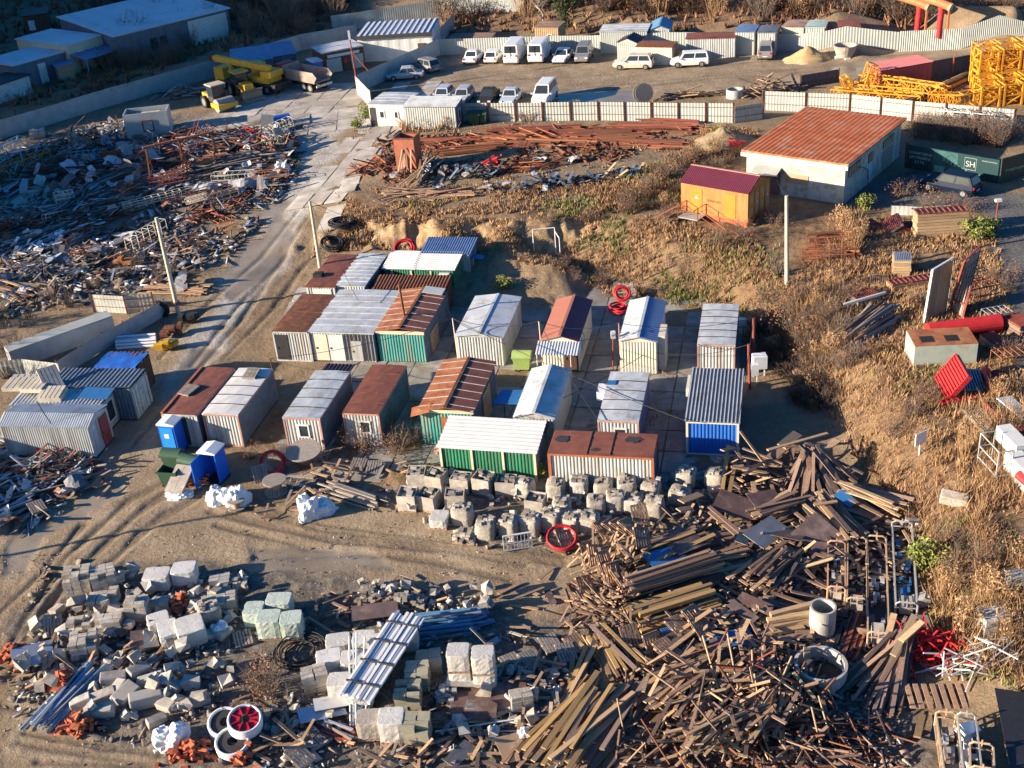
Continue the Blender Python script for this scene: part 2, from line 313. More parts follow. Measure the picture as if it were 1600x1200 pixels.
def mask(polys, soft=3):
    k = np.zeros(TX.shape, bool); wob = fbm(TX, TY, 5, [(3,2.0),(1,.8)])
    for q in polys: k |= inpoly(TX+wob, TY+wob*.7, wpoly(q))
    return np.clip(blur(k.astype(float), soft), 0, 1)
mg, mv, mw, mr_, ma = mask(GRASS,8), mask(GRAVEL,12), mask(WET, 3), mask(ROAD,10), mask(ASPH, 2)
mpl = mask(PALE, 10)
mv = np.clip(mv*1.3+fbm(TX,TY,14,[(4,.9),(1.2,.6)])*(mv>.02)-.1,0,1)*.8
mv *= (1-mr_*.85); mg *= (1-mr_)*(1-ma)
rough = fbm(TX, TY, 3, [(2.2,.16),(.8,.10),(.35,.06)])
ruts = np.zeros_like(TX)
RUTS = ["350,765 480,815 640,838 880,868","330,775 500,828 660,848 880,880","360,800 520,845 700,860","0,1030 90,930 200,815 300,742","15,1060 115,950 220,830 345,758","200,700 280,610 370,510 430,420","60,1190 200,1195 300,1210","0,1100 120,1130 230,1160","400,870 560,862 720,880","650,160 820,150 1000,135 1250,108","40,1000 130,880 230,790 330,745", "75,1000 160,890 260,800 350,760", "20,1000 105,870 205,780 300,735", "330,800 480,835 640,850 820,880", "340,820 480,855 640,870 800,905", "250,560 330,470 410,400 465,330", "300,570 370,480 440,410 480,340", "520,360 470,420 430,480 350,560", "30,1160 120,1175 240,1195","40,1145 130,1160 250,1180", "0,960 60,900 130,820","640,130 900,120 1200,95 1590,72","660,150 900,138 1200,110 1590,82"]
for q in RUTS:
    pts = [P(*[float(a) for a in t.split(',')]) for t in q.split()]; dist = np.full_like(TX, 99.0); run = np.zeros_like(TX); acc = 0
    for a, b in zip(pts[:-1], pts[1:]):
        d = b-a; L2 = d.x*d.x+d.y*d.y; t = np.clip(((TX-a.x)*d.x+(TY-a.y)*d.y)/L2, 0, 1)
        dd = np.hypot(TX-a.x-t*d.x, TY-a.y-t*d.y); k = dd < dist; dist[k] = dd[k]; run[k] = (acc+t*math.sqrt(L2))[k]; acc += math.sqrt(L2)
    dist = np.abs(dist+fbm(TX, TY, 9, [(2,.3)]))
    ruts = np.maximum(ruts, np.exp(-(dist/.2)**2))
    rough += .05*np.exp(-((dist-.5)/.18)**2)
near = np.clip((260-TY)/60, 0, 1)
TZ = TZ + near*(rough*(.35+.9*mg+.5*mv)*(1-mw*.9)*(1-ma*.9)*(1-.45*mr_) - ruts*.09 - mw*.07)
gxs = np.abs(np.gradient(zv(TX, TY), axis=0))/np.gradient(TY, axis=0)
cliff = np.clip((gxs-.15)/.25, 0, 1)*near*(TY < 115)*np.clip((16-TX)/8,0,1); cliff = blur(cliff, 3)
TZ = TZ + cliff*(fbm(TX*1.6, TY*.9, 21, [(2.2,.9),(.9,.5)])+fbm(TX, TY, 33, [(.5,.25)]))
def ground():
    V = np.stack([TX, TY, TZ], -1).reshape(-1, 3); i = np.arange(nys-1)[:,None]*nxs+np.arange(nxs-1)[None,:]
    F = np.stack([i, i+1, i+nxs+1, i+nxs], -1).reshape(-1, 4)
    m = bpy.data.materials.new('ground'); m.use_nodes = True; nt = m.node_tree; N = nt.nodes; L = nt.links; b = N['Principled BSDF']
    o = bigmesh('ground', V, F, m); o.data.polygons.foreach_set('use_smooth', [True]*len(F))
    for nm, A in (('g_a', (mg, mv, mw)), ('g_b', (mr_, ma, mpl))):
        at = o.data.color_attributes.new(nm, 'FLOAT_COLOR', 'POINT')
        at.data.foreach_set('color', np.stack([*A, np.ones_like(mg)], -1).astype(np.float32).ravel())
    at = o.data.color_attributes.new('g_c', 'FLOAT_COLOR', 'POINT'); at.data.foreach_set('color', np.stack([np.clip(ruts,0,1), cliff, ruts*0, np.ones_like(mg)], -1).astype(np.float32).ravel())
    tc = N.new('ShaderNodeTexCoord')
    def nz(sc, d=6, r=.6, st=None):
        n = N.new('ShaderNodeTexNoise'); n.inputs['Scale'].default_value = sc; n.inputs['Detail'].default_value = d; n.inputs['Roughness'].default_value = r
        if st:
            mp = N.new('ShaderNodeMapping'); mp.inputs['Scale'].default_value = st; L.new(tc.outputs['Object'], mp.inputs['Vector']); L.new(mp.outputs[0], n.inputs['Vector'])
        else: L.new(tc.outputs['Object'], n.inputs['Vector'])
        return n.outputs['Fac']
    def ramp(fac, *st):
        r = N.new('ShaderNodeValToRGB'); e = r.color_ramp.elements
        e[0].position, e[1].position = st[0][0], st[-1][0]; e[0].color = (*st[0][1],1); e[1].color = (*st[-1][1],1)
        for p, c in st[1:-1]: q = e.new(p); q.color = (*c,1)
        L.new(fac, r.inputs[0]); return r.outputs['Color']
    def mix(f, a, c):
        x = N.new('ShaderNodeMix'); x.data_type = 'RGBA'; L.new(f, x.inputs['Factor']); L.new(a, x.inputs[6]); L.new(c, x.inputs[7]); return x.outputs[2]
    sa = N.new('ShaderNodeSeparateColor'); at = N.new('ShaderNodeAttribute'); at.attribute_name = 'g_a'; L.new(at.outputs['Color'], sa.inputs[0])
    sb = N.new('ShaderNodeSeparateColor'); at2 = N.new('ShaderNodeAttribute'); at2.attribute_name = 'g_b'; L.new(at2.outputs['Color'], sb.inputs[0])
    soil = ramp(nz(.5, 8, .7), (.3,(.165,.118,.074)), (.5,(.235,.172,.108)), (.7,(.30,.225,.145)))
    road = ramp(nz(.35, 10, .72), (.3,(.185,.138,.09)), (.5,(.28,.215,.143)), (.68,(.38,.305,.215)))
    grav = ramp(nz(2.2, 8, .75), (.32,(.06,.055,.05)), (.5,(.13,.12,.105)), (.66,(.25,.23,.21)))
    gras = ramp(nz(.45, 9, .75), (.3,(.085,.055,.036)), (.45,(.18,.112,.065)), (.55,(.25,.165,.092)), (.63,(.15,.125,.052)), (.75,(.30,.205,.12)))
    asph = ramp(nz(.5, 8, .7), (.3,(.085,.085,.085)), (.7,(.15,.148,.145)))
    wetc = ramp(nz(.3, 4), (.35,(.20,.165,.12)), (.65,(.29,.245,.185)))  # muddy water tan, lightened for the sky it reflects
    c = mix(sa.outputs[1], soil, grav); c = mix(sb.outputs[0], c, road); c = mix(sa.outputs[0], c, gras); pale = ramp(nz(.4, 10, .75), (.32,(.20,.175,.14)), (.48,(.34,.325,.295)), (.66,(.46,.445,.41)))
    sc_ = N.new('ShaderNodeSeparateColor'); at3 = N.new('ShaderNodeAttribute'); at3.attribute_name = 'g_c'; L.new(at3.outputs['Color'], sc_.inputs[0])
    rock = ramp(nz(1.1, 10, .75), (.3,(.15,.095,.05)), (.5,(.34,.235,.13)), (.68,(.50,.38,.24)))
    mud = ramp(nz(3, 4), (.3,(.10,.078,.052)), (.7,(.16,.125,.085)))
    rf = N.new('ShaderNodeMath'); rf.operation = 'MULTIPLY'; rf.inputs[1].default_value = .6; L.new(sc_.outputs[0], rf.inputs[0])
    c = mix(sb.outputs[2], c, pale); c = mix(sc_.outputs[1], c, rock); c = mix(rf.outputs[0], c, mud); c = mix(sb.outputs[1], c, asph); c = mix(sa.outputs[2], c, wetc)
    sp = nz(14, 3, .8); spk = ramp(sp, (.36,(.55,.55,.55)), (.5,(1,1,1)), (.62,(1.25,1.22,1.18)))
    mm = N.new('ShaderNodeMix'); mm.data_type = 'RGBA'; mm.blend_type = 'MULTIPLY'; mm.inputs['Factor'].default_value = .8; L.new(c, mm.inputs[6]); L.new(spk, mm.inputs[7]); 
    L.new(mm.outputs[2], b.inputs['Base Color'])
    rr = N.new('ShaderNodeMapRange'); L.new(sa.outputs[2], rr.inputs['Value']); rr.inputs['From Min'].default_value = .45; rr.inputs['From Max'].default_value = .9; rr.inputs['To Min'].default_value = .92; rr.inputs['To Max'].default_value = .16; L.new(rr.outputs[0], b.inputs['Roughness'])
    bs = N.new('ShaderNodeMapRange'); L.new(sa.outputs[2], bs.inputs['Value']); bs.inputs['From Min'].default_value = .3; bs.inputs['From Max'].default_value = .8; bs.inputs['To Min'].default_value = .9; bs.inputs['To Max'].default_value = .04
    bp = N.new('ShaderNodeBump'); bp.inputs['Distance'].default_value = .14; L.new(bs.outputs[0], bp.inputs['Strength']); L.new(nz(3.2, 9, .72), bp.inputs['Height']); L.new(bp.outputs[0], b.inputs['Normal'])
    b.inputs['Specular IOR Level'].default_value = .25
    return struct(o)
ground()
# ---------------------------------------------------------------- light, camera
SUN_AZ, SUN_EL = rad(10), rad(16)
w = bpy.data.worlds.new('World'); S.world = w; w.use_nodes = True; nt = w.node_tree
sk = nt.nodes.new('ShaderNodeTexSky'); sk.sky_type = 'NISHITA'; sk.sun_disc = False; sk.sun_elevation = SUN_EL; sk.ozone_density = 3.0
sv = Vector((-math.cos(SUN_AZ)*math.cos(SUN_EL), -math.sin(SUN_AZ)*math.cos(SUN_EL), math.sin(SUN_EL)))
sk.sun_rotation = math.atan2(sv.x, sv.y)
bg = nt.nodes['Background']; hs = nt.nodes.new('ShaderNodeHueSaturation'); hs.inputs['Saturation'].default_value = 1.45; hs.inputs['Hue'].default_value = .508; nt.links.new(sk.outputs[0], hs.inputs['Color']); nt.links.new(hs.outputs[0], bg.inputs[0]); bg.inputs[1].default_value = .066
sl = bpy.data.lights.new('sun', 'SUN'); sl.energy = 5.0; sl.angle = rad(.5); sl.color = (1,.825,.63)
so = bpy.data.objects.new('sun', sl); COL.objects.link(so); so.rotation_euler = (-sv).to_track_quat('-Z', 'Y').to_euler()
cd = bpy.data.cameras.new('camera'); cd.sensor_width = 36; cd.lens = FPX/1600*36; cd.clip_end = 4000; cd.clip_start = .5
co = bpy.data.objects.new('camera', cd); COL.objects.link(co); co.location = (0,0,CAMZ)
fw = ray(800,600).normalized(); rt = (ray(900,600)-ray(800,600)).normalized(); up = rt.cross(fw).normalized()
co.matrix_world = Matrix(((rt.x,up.x,-fw.x,0),(rt.y,up.y,-fw.y,0),(rt.z,up.z,-fw.z,CAMZ),(0,0,0,1)))
S.camera = co
S.view_settings.view_transform = 'Standard'; S.view_settings.look = 'None'; S.view_settings.exposure = 1.5; S.view_settings.gamma = 1
S.render.film_transparent = False
# ================================================================ sheds of the yard
ANG = rad(-14)
def frame_at(FL, FR, h, z0=None, ang=None):
    if z0 is None: z0 = 0
    a = gp(*FL, z0+h); b = gp(*FR, z0+h); w = (b-a).length
    if ang is None: ang = math.atan2(b.y-a.y, b.x-a.x)
    return Vector((a.x, a.y, z0)), w, ang
def walls(w, L, h, mats, pitch=.2, amp=.03, flat=(), z0=.08, gable=0, monof=None):
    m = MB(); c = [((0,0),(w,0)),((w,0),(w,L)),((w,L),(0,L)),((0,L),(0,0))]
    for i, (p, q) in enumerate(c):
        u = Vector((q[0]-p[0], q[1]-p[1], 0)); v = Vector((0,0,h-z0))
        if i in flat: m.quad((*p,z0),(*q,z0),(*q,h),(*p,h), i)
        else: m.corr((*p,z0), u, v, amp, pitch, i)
    if gable:
        for i, y in ((0,-.0),(2,L)): m.add([(0,y,h),(w,y,h),(w/2,y,h+gable)], [(0,1,2) if i == 0 else (2,1,0)], None, i)
    if monof:
        m.add([(w,0,h),(w,L,h),(w,L,h+monof)], [(0,1,2)], None, 1); m.add([(0,0,h),(0,L,h),(0,L,h+monof)], [(2,1,0)], None, 3); m.quad((0,L,h),(w,L,h),(w,L,h+monof),(0,L,h+monof),2)
    return m
def window(root, x, z, ww, hh, side='front', w=0, L=0, fm=None, inset=.05):
    f = MB(); g = MB(); t = .09
    def box(m, x0, x1, z0, z1, d0, d1):
        if side == 'front': m.bx(x0,x1,-d1,-d0,z0,z1)
        elif side == 'right': m.bx(w+d0,w+d1,x0,x1,z0,z1)
        elif side == 'left': m.bx(-d1,-d0,x0,x1,z0,z1)
    box(f,x,x+ww,z,z+t,.0,inset+.03); box(f,x,x+ww,z+hh-t,z+hh,.0,inset+.03); box(f,x,x+t,z+t,z+hh-t,.0,inset+.03); box(f,x+ww-t,x+ww,z+t,z+hh-t,.0,inset+.03)
    box(g,x+t,x+ww-t,z+t,z+hh-t,.0,inset)
    fo = f.build('window', fm or M_white, root); g.build('pane', M_glass, fo); return fo
def door(root, x, ww, hh, m, side='front', w=0, z=.12, d=.06):
    f = MB(); k = MB()
    if side == 'front': f.bx(x,x+ww,-d,0,z,z+hh); k.bx(x+.08,x+.14,-d-.05,-d,z+hh*.45,z+hh*.52)
    else: f.bx(w,w+d,x,x+ww,z,z+hh); k.bx(w+d,w+d+.05,x+.08,x+.14,z+hh*.45,z+hh*.52)
    fo = f.build('door', m, root); k.build('handle', M_dark, fo); return fo
def posts(root, w, L, h, m, t=.09, rail=True):
    f = MB()
    for x in (-t/2, w-t/2):
        for y in (-t/2, L-t/2): f.bx(x-.01,x+t+.01,y-.01,y+t+.01,0,h-.03)
    if rail:
        f.bx(t/2,w-t/2,-t/2-.02,t/2,h-.14,h-.02); f.bx(t/2,w-t/2,-t/2-.02,t/2,.0,.1); f.bx(w-t/2,w+t/2+.02,t/2,L-t/2,h-.14,h-.02); f.bx(-t/2-.02,t/2,t/2,L-t/2,h-.14,h-.02)
    return f.build('frame', m, root)
def flat_roof(root, w, L, h, m, seams=4, ov=.06, camber=.05, seam_m=None, name='roof'):
    f = MB(); nx, ny = 7, 13
    vs = []; 
    for j in range(ny):
        for i in range(nx):
            x = -ov+(w+2*ov)*i/(nx-1); y = -ov+(L+2*ov)*j/(ny-1)
            vs.append((x, y, h+camber*(1-((x-w/2)/(w/2+ov))**2)+U(-.012,.012)))
    fs = [(j*nx+i, j*nx+i+1, (j+1)*nx+i+1, (j+1)*nx+i) for j in range(ny-1) for i in range(nx-1)]
    f.add(vs, fs); f.bx(-ov,w+ov,-ov,L+ov,h-.1,h-.015)
    for k in range(1, seams+1):
        y = L*k/(seams+1); q = [(-ov+(w+2*ov)*i/6, y, h+camber*(1-((-ov+(w+2*ov)*i/6-w/2)/(w/2+ov))**2)+.012) for i in range(7)]
        for a, b in zip(q[:-1], q[1:]): f.beam(a, b, .05, .045, 1 if seam_m else 0)
    return f.build(name, [m, seam_m or m], root)
def gable_roof(root, w, L, h, rise, ml, mr=None, ov=.12, corr=False, strips=0, stripm=None):
    f = MB(); s = .06
    zl = h-rise*ov/(w/2)
    for sg in (0, 1):
        e0 = (-ov if sg == 0 else w+ov); 
        a = Vector((e0,-ov,zl+s)); b = Vector((w/2,-ov,h+rise+s)); c = Vector((w/2,L+ov,h+rise+s)); d = Vector((e0,L+ov,zl+s))
        if sg == 0: f.sheet(a, b, c, d, .05, 0)
        else: f.sheet(b, a, d, c, .05, 1)
        if corr:
            if sg == 0: f.corr(a+Vector((0,0,.008)), d-a, b-a, -.03, .28, 0)
            else: f.corr(d+Vector((0,0,.008)), a-d, c-d, -.03, .28, 1)
        for k in range(strips):
            y = -ov+(L+2*ov)*(k+.5)/strips; f.beam((e0,y,zl+s+.015),(w/2,y,h+rise+s+.015),.05,.03,2)
    f.beam((w/2,-ov,h+rise+s+.015),(w/2,L+ov,h+rise+s+.015),.2,.04,3 if stripm else 0)
    return f.build('roof', [ml, mr or ml, stripm or ml, M_darkrust], root)
def corr_roof(root, w, L, h, rise, m, ov=.15, along='y', pitch=.35, amp=.05, name='roof', front=0.0):
    f = MB(); s = (rise)/(L)
    a = Vector((-ov,-ov-front,h-s*(ov+front)+.05)); b = Vector((w+ov,-ov-front,h-s*(ov+front)+.05)); c = Vector((w+ov,L+ov,h+rise+.06)); d = Vector((-ov,L+ov,h+rise+.06))
    if along == 'y': f.corr(a, b-a, d-a, amp, pitch)
    else: f.corr(b, c-b, a-b, amp, pitch)
    dz = Vector((0,0,-.012)); f.quad(d+dz,c+dz,b+dz,a+dz)
    return f.build(name, m, root)
SG = 'site sheds in the slab yard'
def shed(name, label, FL, FR, L, h, wm, ang=ANG, z0=0.0, group=SG, cat='shed', w=None, gable=0, mono=None, flat=(), pitch=.2):
    o, w_, a_ = frame_at(FL, FR, h, z0, None)
    if w is None: w = w_
    root = thing(name, label, cat, o, ang if ang is not None else a_, group)
    wm = wm if isinstance(wm, (list,tuple)) else [wm]*4
    walls(w, L, h-.06, list(wm), gable=gable, monof=mono, flat=flat, pitch=pitch).build('wall', list(wm), root)
    b = MB(); b.bx(-.03,w+.03,-.03,L+.03,-.25,.08); b.build('base_frame', M_dark, root)
    return root, w
# --- front row, from the road to the right
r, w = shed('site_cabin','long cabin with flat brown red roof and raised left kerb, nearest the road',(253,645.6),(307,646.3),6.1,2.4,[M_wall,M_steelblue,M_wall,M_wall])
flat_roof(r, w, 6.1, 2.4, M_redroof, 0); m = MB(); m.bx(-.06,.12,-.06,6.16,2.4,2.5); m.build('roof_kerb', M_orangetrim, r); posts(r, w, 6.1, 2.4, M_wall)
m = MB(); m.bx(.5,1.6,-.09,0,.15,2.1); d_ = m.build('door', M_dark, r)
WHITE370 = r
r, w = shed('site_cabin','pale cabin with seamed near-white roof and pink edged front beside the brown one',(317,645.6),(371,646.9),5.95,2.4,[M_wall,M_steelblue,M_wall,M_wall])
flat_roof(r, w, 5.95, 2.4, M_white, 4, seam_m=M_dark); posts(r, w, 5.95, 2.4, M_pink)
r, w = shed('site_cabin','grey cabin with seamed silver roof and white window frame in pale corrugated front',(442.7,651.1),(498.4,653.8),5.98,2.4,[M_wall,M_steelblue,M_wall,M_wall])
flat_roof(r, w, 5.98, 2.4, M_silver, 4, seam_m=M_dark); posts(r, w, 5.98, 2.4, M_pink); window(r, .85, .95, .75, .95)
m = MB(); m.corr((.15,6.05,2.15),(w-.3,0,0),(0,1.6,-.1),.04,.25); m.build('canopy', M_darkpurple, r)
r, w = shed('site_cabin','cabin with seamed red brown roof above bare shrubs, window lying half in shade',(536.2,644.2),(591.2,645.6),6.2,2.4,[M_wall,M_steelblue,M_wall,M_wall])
flat_roof(r, w, 6.2, 2.4, M_redroof, 4, seam_m=M_darkrust); posts(r, w, 6.2, 2.4, M_pink); window(r, .95, .95, .75, .9)
# rusty gable with teal front
r, w = shed('site_shed','teal fronted shed under a torn, rust red double pitched roof',(656,640),(738,642),6.3,2.55,[M_teal,M_steelblue,M_teal,M_teal])
gable_roof(r, w, 6.3, 2.55, .24, M_rust, M_redroof, .15, strips=7, stripm=M_wall)
m = MB(); m.bx(-.1,w+.1,-.12,-.04,2.42,2.62); m.build('fascia', M_cream, r); m = MB(); m.bx(w+.04,w+.1,2.4,4.4,.1,2.2); m.build('plywood_patch', M_tan, r)
m = MB(); m.sheet((-.5,-.5,2.3),(.7,-.35,2.6),(.6,.5,2.78),(-.6,.3,2.5),.02); m.build('torn_sheet', M_rust, r)
m = MB(); m.bx(1.3,2.0,-.045,-.035,1.1,2.1); m.build('rust_patch', M_rust, r)
# silver gable 845
r, w = shed('site_shed','pitched shed with grey left slope and bluish right slope, behind the green one',(803.6,651.9),(864.9,655.4),6.05,2.4,[M_wall,M_ivory,M_wall,M_wall],gable=.35)
gable_roof(r, w, 6.05, 2.4, .35, M_silver, M_silver, .08, corr=True)
m = MB(); m.corr((-.9,-1.05,2.0),(3.1,0,0),(0,1.0,.2),.03,.15); m.build('canopy', M_darkpurple, r)
m = MB(); m.sheet((-1.9,2.1,2.05),(0,2.1,2.1),(0,3.9,2.1),(-1.6,3.9,2.05),.03); 
for q in ((-1.8,2.2),(-1.55,3.8)): m.beam((*q,0),(*q,2.03),.06)
m.build('side_canopy', M_bluesheet, r)
# silver 973
r, w = shed('site_cabin','cabin with silver seamed roof and air conditioner on its left, behind the oxide container',(934.9,655.9),(997,656.3),5.95,2.4,[M_wall,M_blueroof,M_wall,M_wall])
flat_roof(r, w, 5.95, 2.4, M_silver, 4, seam_m=M_dark); posts(r, w, 5.95, 2.4, M_pink); window(r, .9, 1.0, .8, .9)
m = MB(); m.bx(-.62,-.1,3.5,4.6,1.7,2.3); m.build('air_conditioner', M_plast, r); m = MB(); m.bx(-.04,.5,4.2,4.7,2.43,2.5); m.build('roof_patch', M_bluesheet, r)
# blue front
r, w = shed('site_shed','shed with bright blue front and boldly ribbed slate roof at the row right end',(1073.5,656.9),(1153,661),6.0,2.35,[M_blue,M_blue,M_wall,M_redroof],mono=.2)
f = MB(); 
for k in range(15):
    x = -.08+(w+.16)*k/14; f.beam((x,-.1,2.40),(x,6.1,2.60),.07,.07,1)
f.sheet((-.15,-.12,2.37),(w+.15,-.12,2.37),(w+.15,6.12,2.57),(-.15,6.12,2.57),.04,0)
f.build('roof', [M_steelblue, M_silver], r); posts(r, w, 6, 2.35, M_ivory, .12)
m = MB(); m.bx(-.35,-.05,3.6,5.4,1.9,2.45); m.build('side_cabinet', M_ivory, r)
# green shed and red oxide container
r, w = shed('site_shed','low green shed with white corrugated lean-to roof and cream posts, behind the bagged rubble',(687.7,697.5),(838,704),2.6,2.1,[M_green,M_steelblue,M_green,M_green],ang=rad(-16),mono=.45,w=5.75)
corr_roof(r, w, 2.6, 2.1, .45, M_white, .18, 'x', .32, .05); m = MB()
for k in range(4): m.bx(w*k/3-.07,w*k/3+.07,-.1,-.035,0,2.1)
m.build('frame', M_cream, r)
r, w = shed('site_container','long low container with red oxide roof, dark stains and grey corrugated front',(857.9,707),(1018.9,711.4),2.41,2.4,[M_wall,M_steelblue,M_wall,M_wall],ang=ANG,w=5.95)
flat_roof(r, w, 2.41, 2.4, M_redroof, 0, .06, .03); posts(r, w, 2.41, 2.4, M_orangetrim, .16)
m = MB()
def blob(cx, cy, rx, ry, n=14): return [(cx+rx*math.cos(2*PI*i/n)*U(.6,1.15), cy+ry*math.sin(2*PI*i/n)*U(.6,1.15)) for i in range(n)]
for b_ in (blob(.55,1.5,.42,.45), blob(4.65,1.75,.5,.4), blob(2.6,.45,.3,.18)): m.poly(b_, 2.44, 2.452)
m.build('tar_stain', M_dark, r); m = MB()
for k in (2.15, 3.5): m.bx(k,k+.05,-.05,2.45,2.42,2.47)
m.build('roof_seam', M_redroof, r)
# --- back row
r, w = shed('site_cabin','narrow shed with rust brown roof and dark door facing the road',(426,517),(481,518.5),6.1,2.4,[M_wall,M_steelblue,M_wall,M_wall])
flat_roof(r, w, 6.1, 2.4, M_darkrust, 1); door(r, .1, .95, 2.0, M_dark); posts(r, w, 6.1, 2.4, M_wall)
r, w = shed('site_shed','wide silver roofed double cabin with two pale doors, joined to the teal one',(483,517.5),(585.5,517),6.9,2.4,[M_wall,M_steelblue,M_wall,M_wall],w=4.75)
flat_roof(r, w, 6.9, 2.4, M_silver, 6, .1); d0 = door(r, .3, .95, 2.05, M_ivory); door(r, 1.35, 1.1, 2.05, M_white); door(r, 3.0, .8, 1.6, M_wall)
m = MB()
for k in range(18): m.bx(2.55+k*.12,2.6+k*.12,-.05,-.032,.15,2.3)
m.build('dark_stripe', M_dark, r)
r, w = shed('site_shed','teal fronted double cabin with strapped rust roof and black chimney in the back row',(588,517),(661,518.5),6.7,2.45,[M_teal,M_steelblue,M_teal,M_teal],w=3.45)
gable_roof(r, w, 6.7, 2.45, .25, M_rust, M_redroof, .1, strips=7, stripm=M_wall)
m = MB(); m.bx(-.05,w+.05,-.1,-.03,2.25,2.5); m.build('fascia', M_cream, r); m = MB(); m.bx(w+.035,w+.1,1.2,3.2,.1,1.7); m.build('plywood_patch', M_tan, r)
m = MB(); m.cyl((w*.45,1.9,2.6),(w*.42,1.9,5.2),.09); m.build('chimney', M_darkrust, r)
m = MB(); m.sheet((w-1.6,5.6,2.86),(w-.1,5.6,2.66),(w-.1,6.75,2.66),(w-1.6,6.75,2.86),.02); m.build('bare_sheet', M_white, r)
r, w = shed('site_shed','red brown flat roofed shed with white panel in front, left of the silver one behind',(478,447),(523,448),6.0,2.4,[M_wall,M_steelblue,M_wall,M_wall],z0=.1)
flat_roof(r, w, 6.0, 2.4, M_redroof, 0); m = MB(); m.bx(.5,2.0,-.07,-.03,1.2,2.2); m.build('white_panel', M_white, r); m = MB(); m.box((.4,1.8,2.55),(.7,.6,.3)); m.build('roof_lump', M_black, r)
r, w = shed('site_shed','silver flat roofed shed in the rearmost row with dark right wall',(524,445.5),(569,447),6.0,2.4,[M_wall,M_steelblue,M_wall,M_wall],z0=.1)
flat_roof(r, w, 6.0, 2.4, M_silver, 8)
r, w = shed('site_shed','low shed of dark rusted corrugated sheet between the teal and green ones',(583,452),(698,447),2.1,2.2,[M_darkrust]*4,ang=rad(-13),w=5.6,mono=.15)
corr_roof(r, w, 2.1, 2.2, .15, M_darkrust, .1, 'y', .25, .05)
r, w = shed('site_shed','green walled shed under white corrugated sheets in the rear corner',(599.5,419.5),(719,422),2.6,2.2,[M_green,M_green,M_green,M_green],ang=rad(-15.5),w=5.7,mono=.3,z0=.1)
corr_roof(r, w, 2.6, 2.2, .3, M_white, .15, 'x', .3, .05); m = MB(); m.bx(4.6,5.4,-.4,-.05,1.3,2.0); m.build('air_conditioner', M_plast, r)
m = MB()
for k in range(3): m.bx(1.6*k+.6,1.6*k+.72,-.09,-.03,0,2.1)
m.build('frame', M_cream, r)
r, w = shed('site_shed','small shed with bright blue ribbed roof against the earth cliff',(659,396),(732,401),2.4,2.5,[M_wall,M_steelblue,M_wall,M_wall],ang=rad(-15),w=3.9,mono=.3,z0=.1)
corr_roof(r, w, 2.4, 2.5, .3, M_blueroof, .15, 'y', .2, .05); window(r, .8, .8, .8, .9, 'right', w)
m = MB(); m.sheet((w+.05,.2,2.1),(w+1,.2,2.0),(w+1,1.0,2.0),(w+.05,1.0,2.1),.02); m.build('canopy', M_bluesheet, r)
r, w = shed('site_shed','silver double pitched shed with a raised ridge, next to the light green bin',(712.5,525),(784.5,527),6.3,2.3,[M_wall,M_wall,M_wall,M_wall],gable=.2)
gable_roof(r, w, 6.3, 2.3, .2, M_silver, M_silver, .12)
# red gable
r, w = shed('site_house','cabin with pitched roof, salmon lit slope, maroon shaded slope, striped awning over brown door',(847.5,531),(902.5,532),6.2,2.45,[M_ivory,M_ivory,M_ivory,M_ivory],gable=.35,flat=(1,))
gable_roof(r, w, 6.2, 2.45, .35, mat('salmon lit roof',[(.40,.16,.11)],.55,.05,.1,1), M_maroon, .14)  # lit and shaded slopes of the red roof put into two colours
d_ = door(r, 1.45, .95, 2.05, M_brown); window(r, 1.2, .9, .5, 1.0, 'right', w); window(r, 2.1, .9, .5, 1.0, 'right', w)
m = MB(); n = 15
for k in range(n): m.sheet((-.3+2.95*k/n,-1.3,2.02),(-.3+2.95*(k+.5)/n,-1.3,2.02),(-.3+2.95*(k+.5)/n,0,2.4),(-.3+2.95*k/n,0,2.4),.02,0); m.sheet((-.3+2.95*(k+.5)/n,-1.3,2.0),(-.3+2.95*(k+1)/n,-1.3,2.0),(-.3+2.95*(k+1)/n,0,2.38),(-.3+2.95*(k+.5)/n,0,2.38),.02,1)
for x in (-.2, 2.1): m.cyl((x,-1.2,0),(x,-1.2,2.0),.035,n=6,mi=0)
m.build('awning', [M_white, M_bluesheet], r)
r, w = shed('site_house','cream fronted cabin with silver pitched roof, lower half of its front shaded',(969,532.5),(1025.5,535),6.1,2.5,[M_ivory,M_white,M_ivory,M_ivory],gable=.3,flat=(1,))
gable_roof(r, w, 6.1, 2.5, .3, M_silver, M_blueroof, .1, corr=True)  # silver roof; right slope's shade is put into the blue grey
m = MB(); m.bx(w+.05,w+.5,.6,2.4,.0,2.6); m.build('side_wing', M_ivory, r)
r, w = shed('site_cabin','silver flat roofed cabin with pink corner posts standing rightmost in the back row',(1090.6,537.5),(1147.5,538.8),6.05,2.4,[M_wall,M_steelblue,M_wall,M_wall])
flat_roof(r, w, 6.05, 2.4, M_silver, 5, seam_m=M_dark); posts(r, w, 6.05, 2.4, M_pink)
